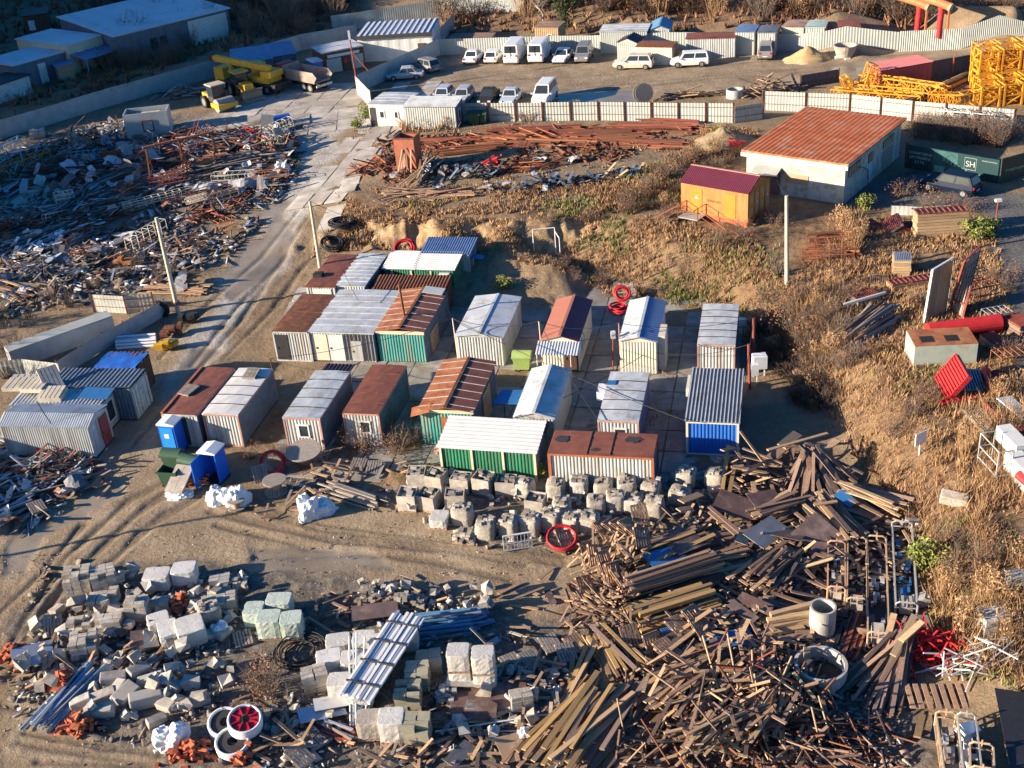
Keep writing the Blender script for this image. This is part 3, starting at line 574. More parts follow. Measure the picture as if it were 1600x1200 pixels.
# --- containers left of the road
def box_container(name, label, FL, FR, L, h, mats, roofm, ang=None, w=None, corr='y', group=None, z0=0, amp=.04):
    r, w = shed(name, label, FL, FR, L, h, mats, ang, z0, group, 'container', w, pitch=.25)
    corr_roof(r, w, L, h, .02, roofm, .03, corr, .3, .04); return r, w
AL = rad(-12)
r, w = shed('site_cabin','white ridged container cabin with brick red end door on the left road side',(-2,664),(121.5,668),2.6,2.35,[M_wall,M_wall,M_wall,M_wall],ang=AL,group=None,cat='container',flat=(1,),w=6.2,pitch=.16)
f = MB()
for y0, y1, z0, z1 in ((-.08,1.0,2.3,2.75),(1.0,2.7,2.75,2.4)): f.corr((-.08,y0,z0),(w+.16,0,0),(0,y1-y0,z1-z0),.035,.16)
f.quad((-.08,2.7,2.39),(w+.08,2.7,2.39),(w+.08,1,2.74),(-.08,1,2.74)); f.quad((-.08,1,2.74),(w+.08,1,2.74),(w+.08,-.08,2.29),(-.08,-.08,2.29)); f.add([(w,0,2.28),(w,2.6,2.28),(w,1,2.73)],[(0,1,2)])
f.build('roof', M_silver, r); door(r, 1.3, 1.0, 2.0, M_reddoor, 'right', w); m = MB(); m.bx(w+.01,w+.03,.4,.7,1.85,2.1); m.build('sign_plate', M_white, r)
m = MB(); m.tube([(3.6,.2,2.4),(3.4,.1,3.2),(3.2,0,4.2)],.03); m.build('flue', M_dark, r)
r, w = shed('site_cabin','low corrugated cabin with barred end window and concrete panels on its roof',(16,634),(146,634),2.5,2.2,[M_wall]*4,ang=AL,group=None,cat='container',w=6.3)
corr_roof(r, w, 2.5, 2.2, .15, M_silver, .08, 'y', .25, .05); window(r, .3, .5, 1.5, 1.5, 'right', w)
m = MB(); m.sheet((w-1.7,.6,2.55),(w+.4,.6,2.5),(w+.4,1.9,2.6),(w-1.7,1.9,2.65),.03); m.build('roof_sheet', M_bluesheet, r)
LOWROOF = r
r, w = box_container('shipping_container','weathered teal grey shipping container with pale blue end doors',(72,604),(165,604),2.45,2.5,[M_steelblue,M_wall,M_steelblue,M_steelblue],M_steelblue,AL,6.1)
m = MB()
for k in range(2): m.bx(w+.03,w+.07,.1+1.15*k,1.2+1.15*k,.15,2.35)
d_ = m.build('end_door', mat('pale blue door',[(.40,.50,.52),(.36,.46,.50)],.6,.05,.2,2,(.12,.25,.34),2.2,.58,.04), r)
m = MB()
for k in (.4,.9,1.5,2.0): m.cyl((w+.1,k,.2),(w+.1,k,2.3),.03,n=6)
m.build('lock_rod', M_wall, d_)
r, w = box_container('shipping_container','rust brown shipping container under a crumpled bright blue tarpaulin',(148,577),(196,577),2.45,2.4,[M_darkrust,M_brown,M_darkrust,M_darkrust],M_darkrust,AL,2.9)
f = MB(); nx = 12
vs = [(-.1+(w+.2)*i/nx, -.15+2.75*j/8, 2.52+U(-.04,.06)-(.12 if j in (0,8) else 0)) for j in range(9) for i in range(nx+1)]
f.add(vs, [(j*(nx+1)+i,j*(nx+1)+i+1,(j+1)*(nx+1)+i+1,(j+1)*(nx+1)+i) for j in range(8) for i in range(nx)]); f.build('tarpaulin', M_blue, r, True)
# ---------------------------------------------------------------- slab paving of the yard, plaza and track edge
def slabs(name, rows, m, z=.02, th=.1, jit=.06, gap=.09, drop=.06, lim=None):
    f = MB()
    for (o, ang, nx, ny, sx, sy) in rows:
        c, s = math.cos(ang), math.sin(ang)
        for i in range(nx):
            for j in range(ny):
                if R.random() < drop: continue
                cx = (i+.5)*sx; cy = (j+.5)*sy; X = o[0]+c*cx-s*cy; Y = o[1]+s*cx+c*cy
                zt = zat(X, Y)+z+U(0,.05)
                if lim is not None and zt > lim: continue
                gxx = (zat(X+.5,Y)-zat(X-.5,Y)); gyy = (zat(X,Y+.5)-zat(X,Y-.5)); a2 = ang+rad(U(-1,1)*jit*20)
                c2, s2 = math.cos(a2), math.sin(a2); g = gap*U(.7,1.6); hx, hy = sx/2-g/2, sy/2-g/2
                pts = []
                cut = .25*R.random()**3
                for dx, dy in ((-hx,-hy),(hx-cut,-hy),(hx,-hy+cut),(hx,hy),(-hx+cut,hy),(-hx,hy-cut)):
                    px_, py_ = X+c2*dx-s2*dy, Y+s2*dx+c2*dy; pts.append((px_, py_, zt+gxx*(px_-X)+gyy*(py_-Y)))
                n = 6; vs = [(a,b,q-th) for a,b,q in pts]+pts
                f.add(vs, [tuple(range(n,2*n))]+[(k,(k+1)%n,(k+1)%n+n,k+n) for k in range(n)])
    return struct(f.build(name, m))
o = gp(455, 712); slabs('pavement', [((o.x-2,o.y-2), ANG, 14, 13, 2.05, 2.4)], mat('yard slab',[(.30,.285,.255),(.36,.34,.305),(.26,.245,.22),(.33,.31,.27)],.92,0,.3,.8,(.17,.155,.125),.7,.57,.14,.25,14), drop=.04, lim=.25)
M_plaza = mat('plaza slab',[(.50,.48,.44),(.42,.40,.36),(.56,.54,.50),(.34,.31,.27)],.9,0,.3,.6,(.26,.22,.17),.5,.57,.16,.25,10)
rows = []
a = P(300,232); rows.append(((a.x,a.y), rad(3), 9, 4, 3.1, 2.0)); a = P(402,178); rows.append(((a.x-3,a.y), rad(-12), 5, 5, 2.9, 2.4))
a = P(445,330); rows.append(((a.x,a.y), rad(-13), 3, 11, 1.9, 3.6))
slabs('plaza', rows, M_plaza, .01, .1, .1, .12, .16)
rows = []
for q0, q1 in (((568,232),(548,262)),((540,265),(520,320)),((510,325),(490,385)),((465,450),(440,500)),((585,200),(575,222))):
    a = P(*q0); b = P(*q1); d = b-a; rows.append(((a.x,a.y), math.atan2(d.y,d.x), max(1,int(d.length/2.6)), 1, 2.6, 1.9))
slabs('path', rows, M_plaza, .06, .15, .15, .1, 0)
# ================================================================ fences
def fence(name, label, pts, h, sm, pm, sp=2.5, cat='fence', amp=.025, pitch=.3, side=1, group=None, ps=.09, dz=0):
    W_ = [P(*q) for q in pts]; c = W_[0]; root = thing(name, label, cat, c, 0, group)
    f = MB(); posts_ = []
    for a, b in zip(W_[:-1], W_[1:]):
        n = max(1, int((b-a).length/sp))
        for k in range(n):
            p = a.lerp(b, k/n); q = a.lerp(b, (k+1)/n); p.z = zat(p.x, p.y)+dz; q.z = zat(q.x, q.y)+dz; hh = h+U(-.03,.03)
            f.corr(p-c, q-p, (0,0,hh), amp, pitch)
            posts_.append((p, q))
        posts_.append((q, q+(q-p)))
    f.build('sheet', sm, root)
    for p, q in posts_:
        d = (q-p).normalized(); nrm = Vector((d.y,-d.x,0))*side*.07; m = MB(); m.beam(p-c+nrm, p-c+nrm+Vector((0,0,h+.12)), ps)
        if pm: m.build('post', pm, root)
    g = MB()
    for p, q in posts_[:-1]:
        d = (q-p); 
        if d.length > 0 and pm:
            nrm = Vector((d.y,-d.x,0)).normalized()*side*.05
            for t in (.35, .8): g.beam(p-c+nrm+Vector((0,0,h*t)), q-c+nrm+Vector((0,0,h*t)), .04)
    if pm: g.build('rail', pm, root)
    return root
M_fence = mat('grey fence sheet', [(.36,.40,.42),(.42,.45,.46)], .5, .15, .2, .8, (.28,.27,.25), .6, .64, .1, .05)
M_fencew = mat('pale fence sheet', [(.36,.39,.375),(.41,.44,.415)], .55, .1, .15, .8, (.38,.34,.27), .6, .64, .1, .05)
M_fence_shade = mat('shaded fence sheet', [(.10,.115,.13)], .6, .1, .25, .8, (.16,.15,.14), .6, .6, .1, .05)  # shaded side of the fence put into a dark sheet colour
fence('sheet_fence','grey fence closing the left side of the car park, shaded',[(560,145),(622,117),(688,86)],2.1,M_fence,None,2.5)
fence('sheet_fence','short sunlit fence end beside the guard booth and red mast',[(558,146),(581,170)],2.1,M_fencew,M_darkrust,2.0,side=-1)
fence('sheet_fence','long pale fence behind the row of parked white cars',[(688,86),(860,81),(1000,79),(1149,77)],2.0,M_fencew,None,2.5)
fence('sheet_fence','pale fence below the small sheds and sand heap on the far side',[(1149,77),(1280,78),(1404,78)],2.0,M_fencew,None,2.5)
fence('sheet_fence','tall silvery ribbed fence under the orange pipes at the far right',[(1404,81),(1500,77),(1612,70)],2.3,M_fencew,None,3.0,pitch=.22,amp=.05)
fence('panel_fence','pale fence with brown posts between car park and rusty beams',[(722,190),(935,188),(1146,192)],1.95,M_fencew,M_darkrust,2.6,ps=.16)
fence('panel_fence','low grey end of fence with shrubs against it, above the earth mound',[(1146,193),(1192,186)],1.7,M_fencew,M_darkrust,2.0)
fence('panel_fence','white fence with brown posts behind the rust red roofed building',[(1192,172),(1327,178),(1425,189),(1583,204)],1.95,M_fencew,M_darkrust,3.1,ps=.16)
fence('panel_fence','dark shaded fence with orange post tops behind yellow crane parts',[(1375,140),(1440,128),(1580,103)],2.0,M_fence_shade,M_orangetrim,3.4,ps=.14)
fence('panel_fence','short dark fence piece left of the red container',[(1250,138),(1310,128)],1.4,M_fence_shade,M_darkrust,2.6)
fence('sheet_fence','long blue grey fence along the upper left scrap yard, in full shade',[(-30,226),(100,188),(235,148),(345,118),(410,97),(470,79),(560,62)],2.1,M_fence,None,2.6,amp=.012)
fence('sheet_fence','short leaning fence between striped roof building and dark shed',[(684,72),(711,43)],1.9,M_fence,None,2.5)
fence('panel_fence','grey metal hoarding along the left road behind the plastic pipes',[(95,590),(165,545),(262,492)],1.3,M_fence,M_darkrust,1.7,amp=.01,side=-1)
fence('panel_fence','pale sunlit hoarding with dark posts near the leaning pole',[(148,487),(200,490),(243,484)],1.5,M_concw,M_darkrust,2.2,amp=.01)
fence('panel_fence','pale hoarding below the bare bush at the left edge',[(-5,590),(40,585),(97,592)],1.3,M_concw,None,2.2,amp=.01)
fence('retaining_wall','grey concrete retaining wall above the striped roof building',[(520,50),(600,38),(690,24),(820,18)],2.2,M_concw,None,3,'wall',amp=.01)
fence('retaining_wall','weathered concrete wall under shrubs beside the dark blue car pad',[(1392,336),(1440,338),(1485,335)],1.0,M_concw,None,3,'wall',amp=.01,dz=-.2)
# green hoarding with writing
def text(body, size, M, mt, name, parent, ext=.004):
    cu = bpy.data.curves.new(name, 'FONT'); cu.body = body; cu.size = size; cu.extrude = ext; cu.align_x = 'CENTER'
    t = bpy.data.objects.new(name, cu); COL.objects.link(t); bpy.context.view_layer.update(); me = bpy.data.meshes.new_from_object(t.evaluated_get(bpy.context.evaluated_depsgraph_get())); bpy.data.objects.remove(t); bpy.data.curves.remove(cu)
    me.materials.clear(); me.materials.append(mt); o = put(name, me, parent); o.matrix_local = M; return o
def hoarding():
    a = P(1417,262); b = P(1558,286); root = thing('hoarding','dark green site hoarding with white lettering, site plan and square emblem behind the dark car','hoarding',a)
    d = (b-a); d.z = 0; L = d.length; rz = math.atan2(d.y, d.x); root.rotation_euler = (0,0,rz)
    m = MB(); m.bx(0,L,-.04,.04,-.3,2.1); m.build('board', M_hoard, root)
    m = MB(); m.bx(-.25,-.05,-.06,.06,-.3,2.2); m.build('post', M_darkrust, root)
    Mt = mat('hoarding lettering', [(.42,.46,.45)], .5, bump=0); Mg = mat('plan tint', [(.10,.27,.24),(.16,.34,.30)], .5, bump=0, var=.4, sc=1.5)
    def at(x, z): return Matrix.Translation((x,-.05,z)) @ Matrix.Rotation(PI/2, 4, 'X')
    for k, t in enumerate(('ТЕРРИТОРИЯ','ЗАСТРОЙКИ','5,7 ГА')): text(t, .32, at(L*.14, 1.35-.38*k), Mt, 'lettering', root)
    x0, x1 = L*.285, L*.56; m = MB(); m.bx(x0,x1,-.05,-.041,.05,2.05); pl = m.build('site_plan', mat('plan ground',[(.03,.10,.10)],.5,var=.5,sc=1.2,bump=0), root)
    m = MB(); pts = [(x0+.1,2.0),(x0+.9,1.4),(x0+1.6,1.9),(x0+2.4,1.2),(x1-.1,.8),(x1-.5,.2)]
    for (p, q), (r_, s_) in zip(pts[:-1], pts[1:]): m.beam((p,-.056,q),(r_,-.056,s_),.12,.01)
    for k in range(7): m.bx(x0+.9+k*.33,x0+1.1+k*.33,-.06,-.052,1.2-.12*k,1.5-.12*k)
    m.bx(x0+.2,x0+1.1,-.06,-.052,.15,.7); m.build('plan_drawing', Mg, pl)
    xc = L*.70; m = MB()
    for q in (((-.5,0),(.5,0)),((.5,0),(.5,1)),((.5,1),(-.5,1)),((-.5,1),(-.5,0))): m.beam((xc+q[0][0],-.05,.85+q[0][1]),(xc+q[1][0],-.05,.85+q[1][1]),.045,.02)
    em = m.build('emblem', Mt, root); text('SH', .72, at(xc, 1.08), Mt, 'emblem_letters', em)
    text('8 (862) 227 09 09', .2, at(L*.72, .42), Mt, 'phone_line', root); text('жилой комплекс', .16, at(L*.9, 1.75), Mt, 'lettering', root)
    a2 = P(1561,287); b2 = P(1640,262); r2 = thing('hoarding','second green hoarding at right edge with script lettering and building picture','hoarding',a2); d = b2-a2; r2.rotation_euler = (0,0,math.atan2(d.y,d.x)); L2 = d.length
    m = MB(); m.bx(0,L2,-.04,.04,-.3,2.15); m.build('board', mat('olive hoarding',[(.05,.065,.05)],.5,bump=0), r2)
    text('Резиденции', .34, at(1.5,.9), Mt, 'lettering', r2)
    m = MB(); m.bx(2.9,L2,-.05,-.041,.1,2.1); bp_ = m.build('building_picture', mat('picture',[(.10,.26,.26)],.5,var=.5,sc=2,bump=0), r2); m = MB()
    for k in range(5): m.bx(3.1,L2,-.06,-.051,.55+k*.3,.63+k*.3)
    for k in range(6): m.bx(3.2+k*.4,3.26+k*.4,-.066,-.061,.5,2.0)
    m.build('picture_grid', Mt, bp_)
hoarding()
# ================================================================ buildings
def building(name, label, FL, FR, L, h, z0, wm, rm, ang=None, back=0.0, ov=.25, w=None, seams=0, cat='building', sm=None):
    o, w_, a_ = frame_at(FL, FR, h, z0); w = w or w_; root = thing(name, label, cat, o, a_ if ang is None else ang)
    m = MB(); vs = [(0,0,-1.6),(w,0,-1.6),(w,L,-1.6),(0,L,-1.6),(0,0,h-.1),(w,0,h-.1),(w,L,h+back-.1),(0,L,h+back-.1)]
    m.add(vs, [(0,1,5,4),(1,2,6,5),(2,3,7,6),(3,0,4,7)]); m.build('wall', wm, root)
    f = MB(); s = back/L; a = (-ov,-ov,h-s*ov); b = (w+ov,-ov,h-s*ov); c = (w+ov,L+ov,h+back+s*ov); d = (-ov,L+ov,h+back+s*ov); f.sheet(a,b,c,d,.14)
    for k in range(seams):
        x = -ov+(w+2*ov)*(k+.5)/seams; f.beam((x,-ov,h-s*ov+.012),(x,L+ov,h+back+s*ov+.012),.07,.03,1)
    f.build('roof', [rm, sm or rm], root); return root, w
M_tile = mat('oxide roof with frost patches', [(.50,.14,.05)], .75, 0, .3, .8, (.50,.27,.17), .9, .58, .1, .1, 10)
r, w = building('workshop','whitewashed workshop with large rust red sloping roof and boarded windows',(1167,233),(1324,252),12.6,3.7,2.3,M_wallw,M_tile,ang=rad(-38),back=.0,ov=.35,seams=22)
m = MB(); m.bx(-.36,w+.36,-.42,-.355,3.2,3.52); m.build('fascia', M_white, r)
for x0, z, ww, hh in ((.8,1.3,1.6,1.0),(6.1,2.6,2.0,1.3)): pass
for y0, z, ww, hh, mm in ((.7,2.2,2.6,.8,M_tan),(5.0,2.9,1.0,.8,M_tan),(8.3,3.1,2.6,.7,M_tan)):
    z -= .9*(y0>4); f = MB(); f.bx(w,w+.05,y0,y0+ww,z,z+hh); wf = f.build('window', M_dark, r); g = MB()
    for k in range(5): g.bx(w+.05,w+.07,y0+.05+k*ww/5,y0+(k+.85)*ww/5,z+.05,z+hh-.05)
    g.build('boarding', mm, wf)
f = MB(); f.bx(w,w+.06,4.7,5.9,-.3,2.0); d_ = f.build('door', mat('light blue door',[(.42,.55,.62)],.6,0,.1,2), r); m = MB(); m.bx(w+.06,w+.1,4.8,4.9,.8,.95); m.build('handle', M_dark, d_)
f = MB(); f.bx(w,w+.06,8.4,10.8,-.9,2.0); g_ = f.build('gate', mat('gate panel',[(.30,.38,.43),(.32,.28,.25)],.6,0,.25,1), r)
f = MB(); f.bx(3.6,5.6,-.06,0,1.3,2.1); f.build('window', M_tan, r)
f = MB(); f.bx(1.1,3.1,-.05,0,-.3,2.0); f.build('door', mat('peeling door',[(.10,.11,.13)],.7,0,.4,2,(.30,.06,.04),1.6,.54,.04), r)
f = MB(); f.sheet((.9,-1.0,2.15),(3.2,-1.0,2.15),(3.2,0,2.5),(.9,0,2.5),.05); f.build('canopy', M_fencew, r)
# transformer kiosk
o, w, a_ = frame_at((1064,283),(1169,301),2.5,2.9); Lk = 3.7
r = thing('transformer_kiosk','orange metal kiosk with maroon pitched roof, warning triangles and stair railings','kiosk',o,a_)
m = MB(); m.bx(0,w,0,Lk,0,2.45); m.add([(0,0,2.45),(0,Lk,2.45),(0,Lk/2,3.25)],[(2,1,0)]); m.add([(w,0,2.45),(w,Lk,2.45),(w,Lk/2,3.25)],[(0,1,2)]); m.build('wall', M_orange, r)
m = MB(); m.bx(.1,w-.1,.1,Lk-.1,-1.3,-.003); m.build('plinth', M_brick, r)
m = MB(); 
for y0,y1,z0,z1 in ((-.12,Lk/2,2.42,3.29),(Lk/2,Lk+.12,3.29,2.42)): m.corr((-.1,y0,z0),(w+.2,0,0),(0,y1-y0,z1-z0),.03,.18)
m.quad((w+.1,Lk/2,3.27),(-.1,Lk/2,3.27),(-.1,-.12,2.4),(w+.1,-.12,2.4)); m.quad((-.1,Lk/2,3.27),(w+.1,Lk/2,3.27),(w+.1,Lk+.12,2.4),(-.1,Lk+.12,2.4)); ro = m.build('roof', M_maroon, r)
m = MB(); m.beam((-.1,Lk/2,3.33),(w+.1,Lk/2,3.33),.22,.05); m.build('ridge_cap', M_pink, ro)
tri = lambda m,x,z: m.add([(x-.16,-.05,z),(x+.16,-.05,z),(x,-.05,z+.3)],[(0,1,2)])
for x0, x1 in ((.95,1.95),(3.95,5.0)):
    m = MB(); m.bx(x0,x1,-.04,0,.1,2.1); dd = m.build('door', M_ocher, r)
    if x0 < 2: m = MB(); tri(m,(x0+x1)/2,1.25); m.build('warning_triangle', M_white, dd)
for k in range(4):
    m = MB(); m.bx(w,w+.04,.12+k*.9,.12+k*.9+.78,.1,2.35); dd = m.build('door', M_ocher, r)
    m = MB()
    for z in (.4,1.4): m.bx(w+.04,w+.06,.25+k*.9,.75+k*.9,z,z+.7)
    m.build('louvre', M_tan, dd)
    if k in (1,3): m = MB(); m.add([(w+.07,.35+k*.9,1.2),(w+.07,.67+k*.9,1.2),(w+.07,.5+k*.9,1.5)],[(0,1,2)]); m.build('warning_triangle', M_white, dd)
text('mwican', .42, Matrix.Translation((3.0,-.01,1.15)) @ Matrix.Rotation(PI/2,4,'X'), M_brown, 'lettering', r)
m = MB(); m.bx(.5,2.3,-1.35,-.02,-.08,0); pl = m.build('platform', M_conc, r); m = MB()
for x in (.6,2.2):
    for y in (-1.3,-.15): m.beam((x,y,-1.4),(x,y,-.08),.07)
m.build('platform_leg', M_dark, pl)
m = MB()
def rail(m, pts, h=.95):
    for a, b in zip(pts[:-1], pts[1:]):
        a = Vector(a); b = Vector(b); u = Vector((0,0,h)); m.beam(a+u,b+u,.05); m.beam(a+u*.5,b+u*.5,.03); m.beam(a,a+u,.05); m.beam(b,b+u,.05)
rail(m,[(.5,-.05,0),(.5,-1.35,0),(-1.6,-1.9,-1.3)]); rail(m,[(2.3,-.05,0),(2.3,-1.35,0),(4.9,-1.5,-1.2)]); m.build('railing', M_orangetrim, r)
m = MB(); m.sheet((.45,-1.35,-.06),(.45,-2.2,-.06),(-1.7,-2.6,-1.35),(-1.7,-1.8,-1.35),.06); m.build('ramp', M_wood, r)
# guard booth, ribbed shed, striped building and so on
def simple(name, label, FL, FR, L, h, z0, wm, rm, roof='flat', cat='shed', mono=None, w=None, seams=3, ang=None, side=None, pitch=.25, seam_m=None):
    o, w_, a_ = frame_at(FL, FR, h, z0); w = w or w_; r = thing(name, label, cat, o, a_ if ang is None else ang)
    ms = [wm, side or wm, wm, wm]; walls(w, L, h-.06, ms, pitch, .025, z0=-.4, monof=mono, gable=.5 if roof == 'gable' else 0).build('wall', ms, r)
    if roof == 'flat': flat_roof(r, w, L, h, rm, seams, .1, seam_m=seam_m)
    elif roof == 'gable': gable_roof(r, w, L, h, .5, rm)
    else: corr_roof(r, w, L, h, mono or .1, rm, .12, roof, .3, .04)
    return r, w
r, w = simple('guard_booth','white guard booth with dark doorway and two small windows at the plaza gate',(575,162),(630,163),4.2,2.5,1.9,M_white,M_silver,cat='booth',pitch=.5)
m = MB(); m.bx(.1,.8,-.05,0,.0,2.1); m.build('door', M_dark, r); window(r,1.2,.95,.6,.8); window(r,2.9,.95,.5,.8)
r, w = simple('ribbed_shed','ribbed silver shed joined to the guard booth, rust spots on its roof',(631,167),(711,167),2.6,2.5,2.0,M_fencew,M_silver,'x',mono=.3,side=M_steelblue)
window(r,.7,.8,.8,1.2,'right',w)
r, w = simple('striped_building','white block building with striped metal roof and brown door',(557,57),(674,50),7.5,3.4,1.9,M_white,M_blueroof,'flat','building',None,pitch=1.2,seams=0)
m = MB()
for k in range(13): m.bx(.15+k*w/13,.15+k*w/13+.28,-.05,7.55,3.42,3.5)
m.build('roof_strip', M_white, r); m = MB(); m.bx(-.1,w+.1,-.3,-.12,3.0,3.45); m.build('fascia', M_dark, r); m = MB(); m.bx(w-1.9,w-.8,-.06,0,-.2,2.1); m.build('door', M_brown, r)
r, w = simple('kiosk','dark brown framed kiosk with pale shopfront panels beside the red mast',(503,83),(567,71),4.2,2.8,1.9,M_brown,M_silver,'flat','kiosk',pitch=.9,seams=1)
m = MB()
for x0, x1 in ((.4,2.3),(3.6,5.5)): m.bx(x0,min(x1,w-.2),-.06,0,.2,1.9)
m.build('shopfront', mat('misted pane',[(.34,.42,.42)],.4,0,.3,2,bump=0), r); m = MB(); m.bx(2.6,3.2,-.06,0,.0,2.0); dd = m.build('door', M_dark, r); m = MB(); m.bx(2.7,3.1,-.08,-.06,1.1,1.7); m.build('poster', M_red, dd)
m = MB(); m.bx(.6,w-.6,-.09,-.04,2.05,2.4); m.build('sign_band', M_white, r)
r, w = simple('blue_roof_shed','low shed with wide pale blue roof behind the crane truck',(362,100),(425,92),5.5,2.3,2.0,M_steelblue,M_bluepile,'x',mono=.5)
r, w = simple('blue_roof_shed','grey blue roofed shed with two doors left of the kiosk',(420,90),(462,84),5.5,2.4,2.0,M_steelblue,M_blueroof,'x',mono=.4); m = MB(); m.bx(.6,1.4,-.06,0,-.1,1.9); m.build('door', M_reddoor, r)
m = MB(); m.bx(2.2,3.0,-.06,0,-.1,1.9); m.build('door', M_dark, r)
r, w = simple('blue_cabin','bright blue booth with white roof against the kiosk',(488,97),(503,94),2.0,2.4,1.9,M_blue,M_white,'flat','booth',seams=0)
r, w = building('warehouse','long white roofed warehouse at the top left edge',(178,56),(356,12),15,3.8,2.6,M_steelblue,mat('pale blue white roof',[(.52,.58,.64)],.5,.1,.12,.4,(.42,.44,.44),.3,.64,.1,.05),back=1.0,seams=6)
m = MB(); m.bx(w*.62,w*.97,-.08,0,-.2,3.3); m.build('pale_facade', M_white, r); m = MB()
for x in (.28,.36): m.bx(w*x,w*x+1.1,-.06,0,.9,2.3)
m.build('window', M_dark, r)
r, w = building('warehouse','white roofed building with cream front and lean-to porch, upper left',(103,70),(158,54),11,3.6,2.6,M_cream,MATS['pale blue white roof'],ov=.15,seams=2)
m = MB(); m.bx(1.5,2.3,-.06,0,1.8,2.5); m.bx(3.2,5.0,-.06,0,1.5,2.4); m.build('window', M_white, r); m = MB(); m.sheet((.2,-3.2,1.9),(5.6,-3.2,1.9),(5.6,0,2.3),(.2,0,2.3),.1); 
for x in (.4,5.3): m.beam((x,-3.0,-1),(x,-3.0,1.85),.12)
m.build('porch', M_blueroof, r); m = MB(); m.bx(w+.0,w+.06,.2,2.2,-.3,2.6); m.build('door', M_cream, r)
r, w = building('warehouse','low white roofed store at the far left edge above the fence',(20,102),(98,80),7,3.0,2.4,M_steelblue,MATS['pale blue white roof'],ov=.15)
m = MB(); m.bx(w*.45,w*.6,-.06,0,-.2,2.3); m.build('door', M_white, r)
r, w = building('store_shed','small dark shed with pale shutter on the top left slope',(34,25),(72,20),5,3.0,3.0,M_brown,M_dark,cat='shed'); m = MB(); m.bx(.6,1.5,-.05,0,.8,2.2); m.build('shutter', M_white, r)
r, w = building('store_shed','long low white wall shed at far left edge',(-10,134),(44,116),4,2.2,2.2,M_white,M_dark,cat='shed')
r, w = building('store_shed','tiny shed with tilted bluish roof under the bush, upper left',(88,103),(114,98),3,2.0,2.3,M_tan,M_blueroof,cat='shed')
# small sheds at the far fence
r, w = simple('far_shed','pale shed with grey roof in the back fence, left of blue roofed one',(937,49),(1011,47),3.5,2.6,2.2,M_fencew,M_silver,'flat')
r, w = simple('far_shed','little shed with blue tinted roof above the back fence',(1015,47),(1046,46),4.5,2.4,2.2,M_wall,M_bluepile,'gable')
r, w = simple('far_shed','tall silver shed with dark pitched roof standing in the car park',(964,66),(995,67),2.6,2.2,2.0,M_fencew,M_darkpurple,'gable')
r, w = simple('box_trailer','old pale box body with rusty rim parked behind the beige car',(994,72),(1050,73),2.4,1.9,2.4,M_ivory,M_darkrust,'flat',cat='trailer',seams=0,side=M_tan)
r, w = simple('site_container','ribbed grey container with red brown roof at the back fence',(1072,60),(1149,58),2.5,2.5,2.1,M_wall,M_redroof,'flat',cat='container',side=M_cream,seams=0)
for lb, FL, FR, wm, rm in (('first of five little sheds behind the far fence, blue tinted roof',(1149,49),(1179,49),M_fencew,M_blueroof),('second little shed behind the far fence with dark grey tilted roof',(1184,50),(1212,50),M_wall,M_steelblue),('cream little shed with patchy rusted roof behind the far fence',(1222,41),(1256,42),M_cream,mat('patchy roof',[(.42,.30,.24)],.7,0,.3,1,(.14,.07,.05),1,.55)),('pale green little shed behind the far fence',(1259,42),(1289,42),M_fencew,mat('mint roof',[(.40,.52,.48)],.5,.1,.15,1)),('tall narrow shed with red brown roof and barred door by the sand heap',(1311,42),(1344,41),M_pink,M_redroof)):
    r, w = simple('far_shed',lb,FL,FR,3.2,2.5,2.5,wm,rm,'flat',seams=0)
    m = MB(); m.bx(w*.3,w*.7,-.06,0,0,1.9); m.build('door', M_dark if 'tall' in lb else wm, r)
r, w = simple('wood_hut','weathered wooden hut with small green window under the ivy covered tree',(835,42),(872,42),3,2.4,2.4,M_woodn,M_wood,'flat',cat='hut'); window(r,1.6,.7,.7,.8)
r, w = simple('wood_hut','low boarded hut with patched felt roof behind the fence corner',(698,62),(766,60),3,1.7,2.1,M_woodn,M_wood,'flat',cat='hut')
r, w = simple('shipping_container','faded red shipping container beside the dark fence',(1376,111),(1457,97),2.6,2.4,2.4,mat('faded red',[(.36,.09,.10)],.6,0,.2,1),mat('pink red roof',[(.50,.17,.17)],.6,0,.15,1),'y',cat='container')
# open grey steel box and upright rusty box
a = P(236,207); r = thing('steel_bin','tall open topped grey steel box with framed hatch on the scrap yard','container',a,rad(5)); m = MB()
for q in ((-2.4,2.4,-1.3,-1.2),(-2.4,2.4,1.2,1.3),(-2.4,-2.3,-1.2,1.2),(2.3,2.4,-1.2,1.2)): m.bx(*q,-.2,2.6)
m.bx(-2.3,2.3,-1.2,1.2,0,.1); m.build('wall', M_fence, r); m = MB()
for q in ((-.5,.7,.5,.6),(-.5,.7,1.7,1.8),(-.5,-.4,.6,1.7),(.6,.7,.6,1.7)): m.bx(q[0],q[1],-1.36,-1.3,q[2],q[3])
m.build('hatch_frame', M_darkrust, r); m = MB(); m.box((0,.3,1.9),(2.6,1.4,.5)); m.build('load', M_concl, r)
a = P(641,263); r = thing('steel_bin','upright rust red steel box with blue side, boards leaning inside the open top','container',a,rad(-18)); m = MB()
for q in ((-1,1,-.9,-.82),(-1,1,.82,.9),(-1,-.92,-.82,.82),(.92,1,-.82,.82)): m.bx(*q,0,3.2,0 if q[0]!=-1 or q[1]==1 else 1)
m.build('wall', [mat('salmon steel',[(.40,.14,.09)],.7,.1,.25,1.2,(.25,.10,.06),1,.58), M_bluepile], r); m = MB(); 
for q in ((-1.05,1.05,-.95,-.8),(-1.05,1.05,.8,.95),(-1.05,-.9,-.8,.8),(.9,1.05,-.8,.8)): m.bx(*q,3.15,3.27)

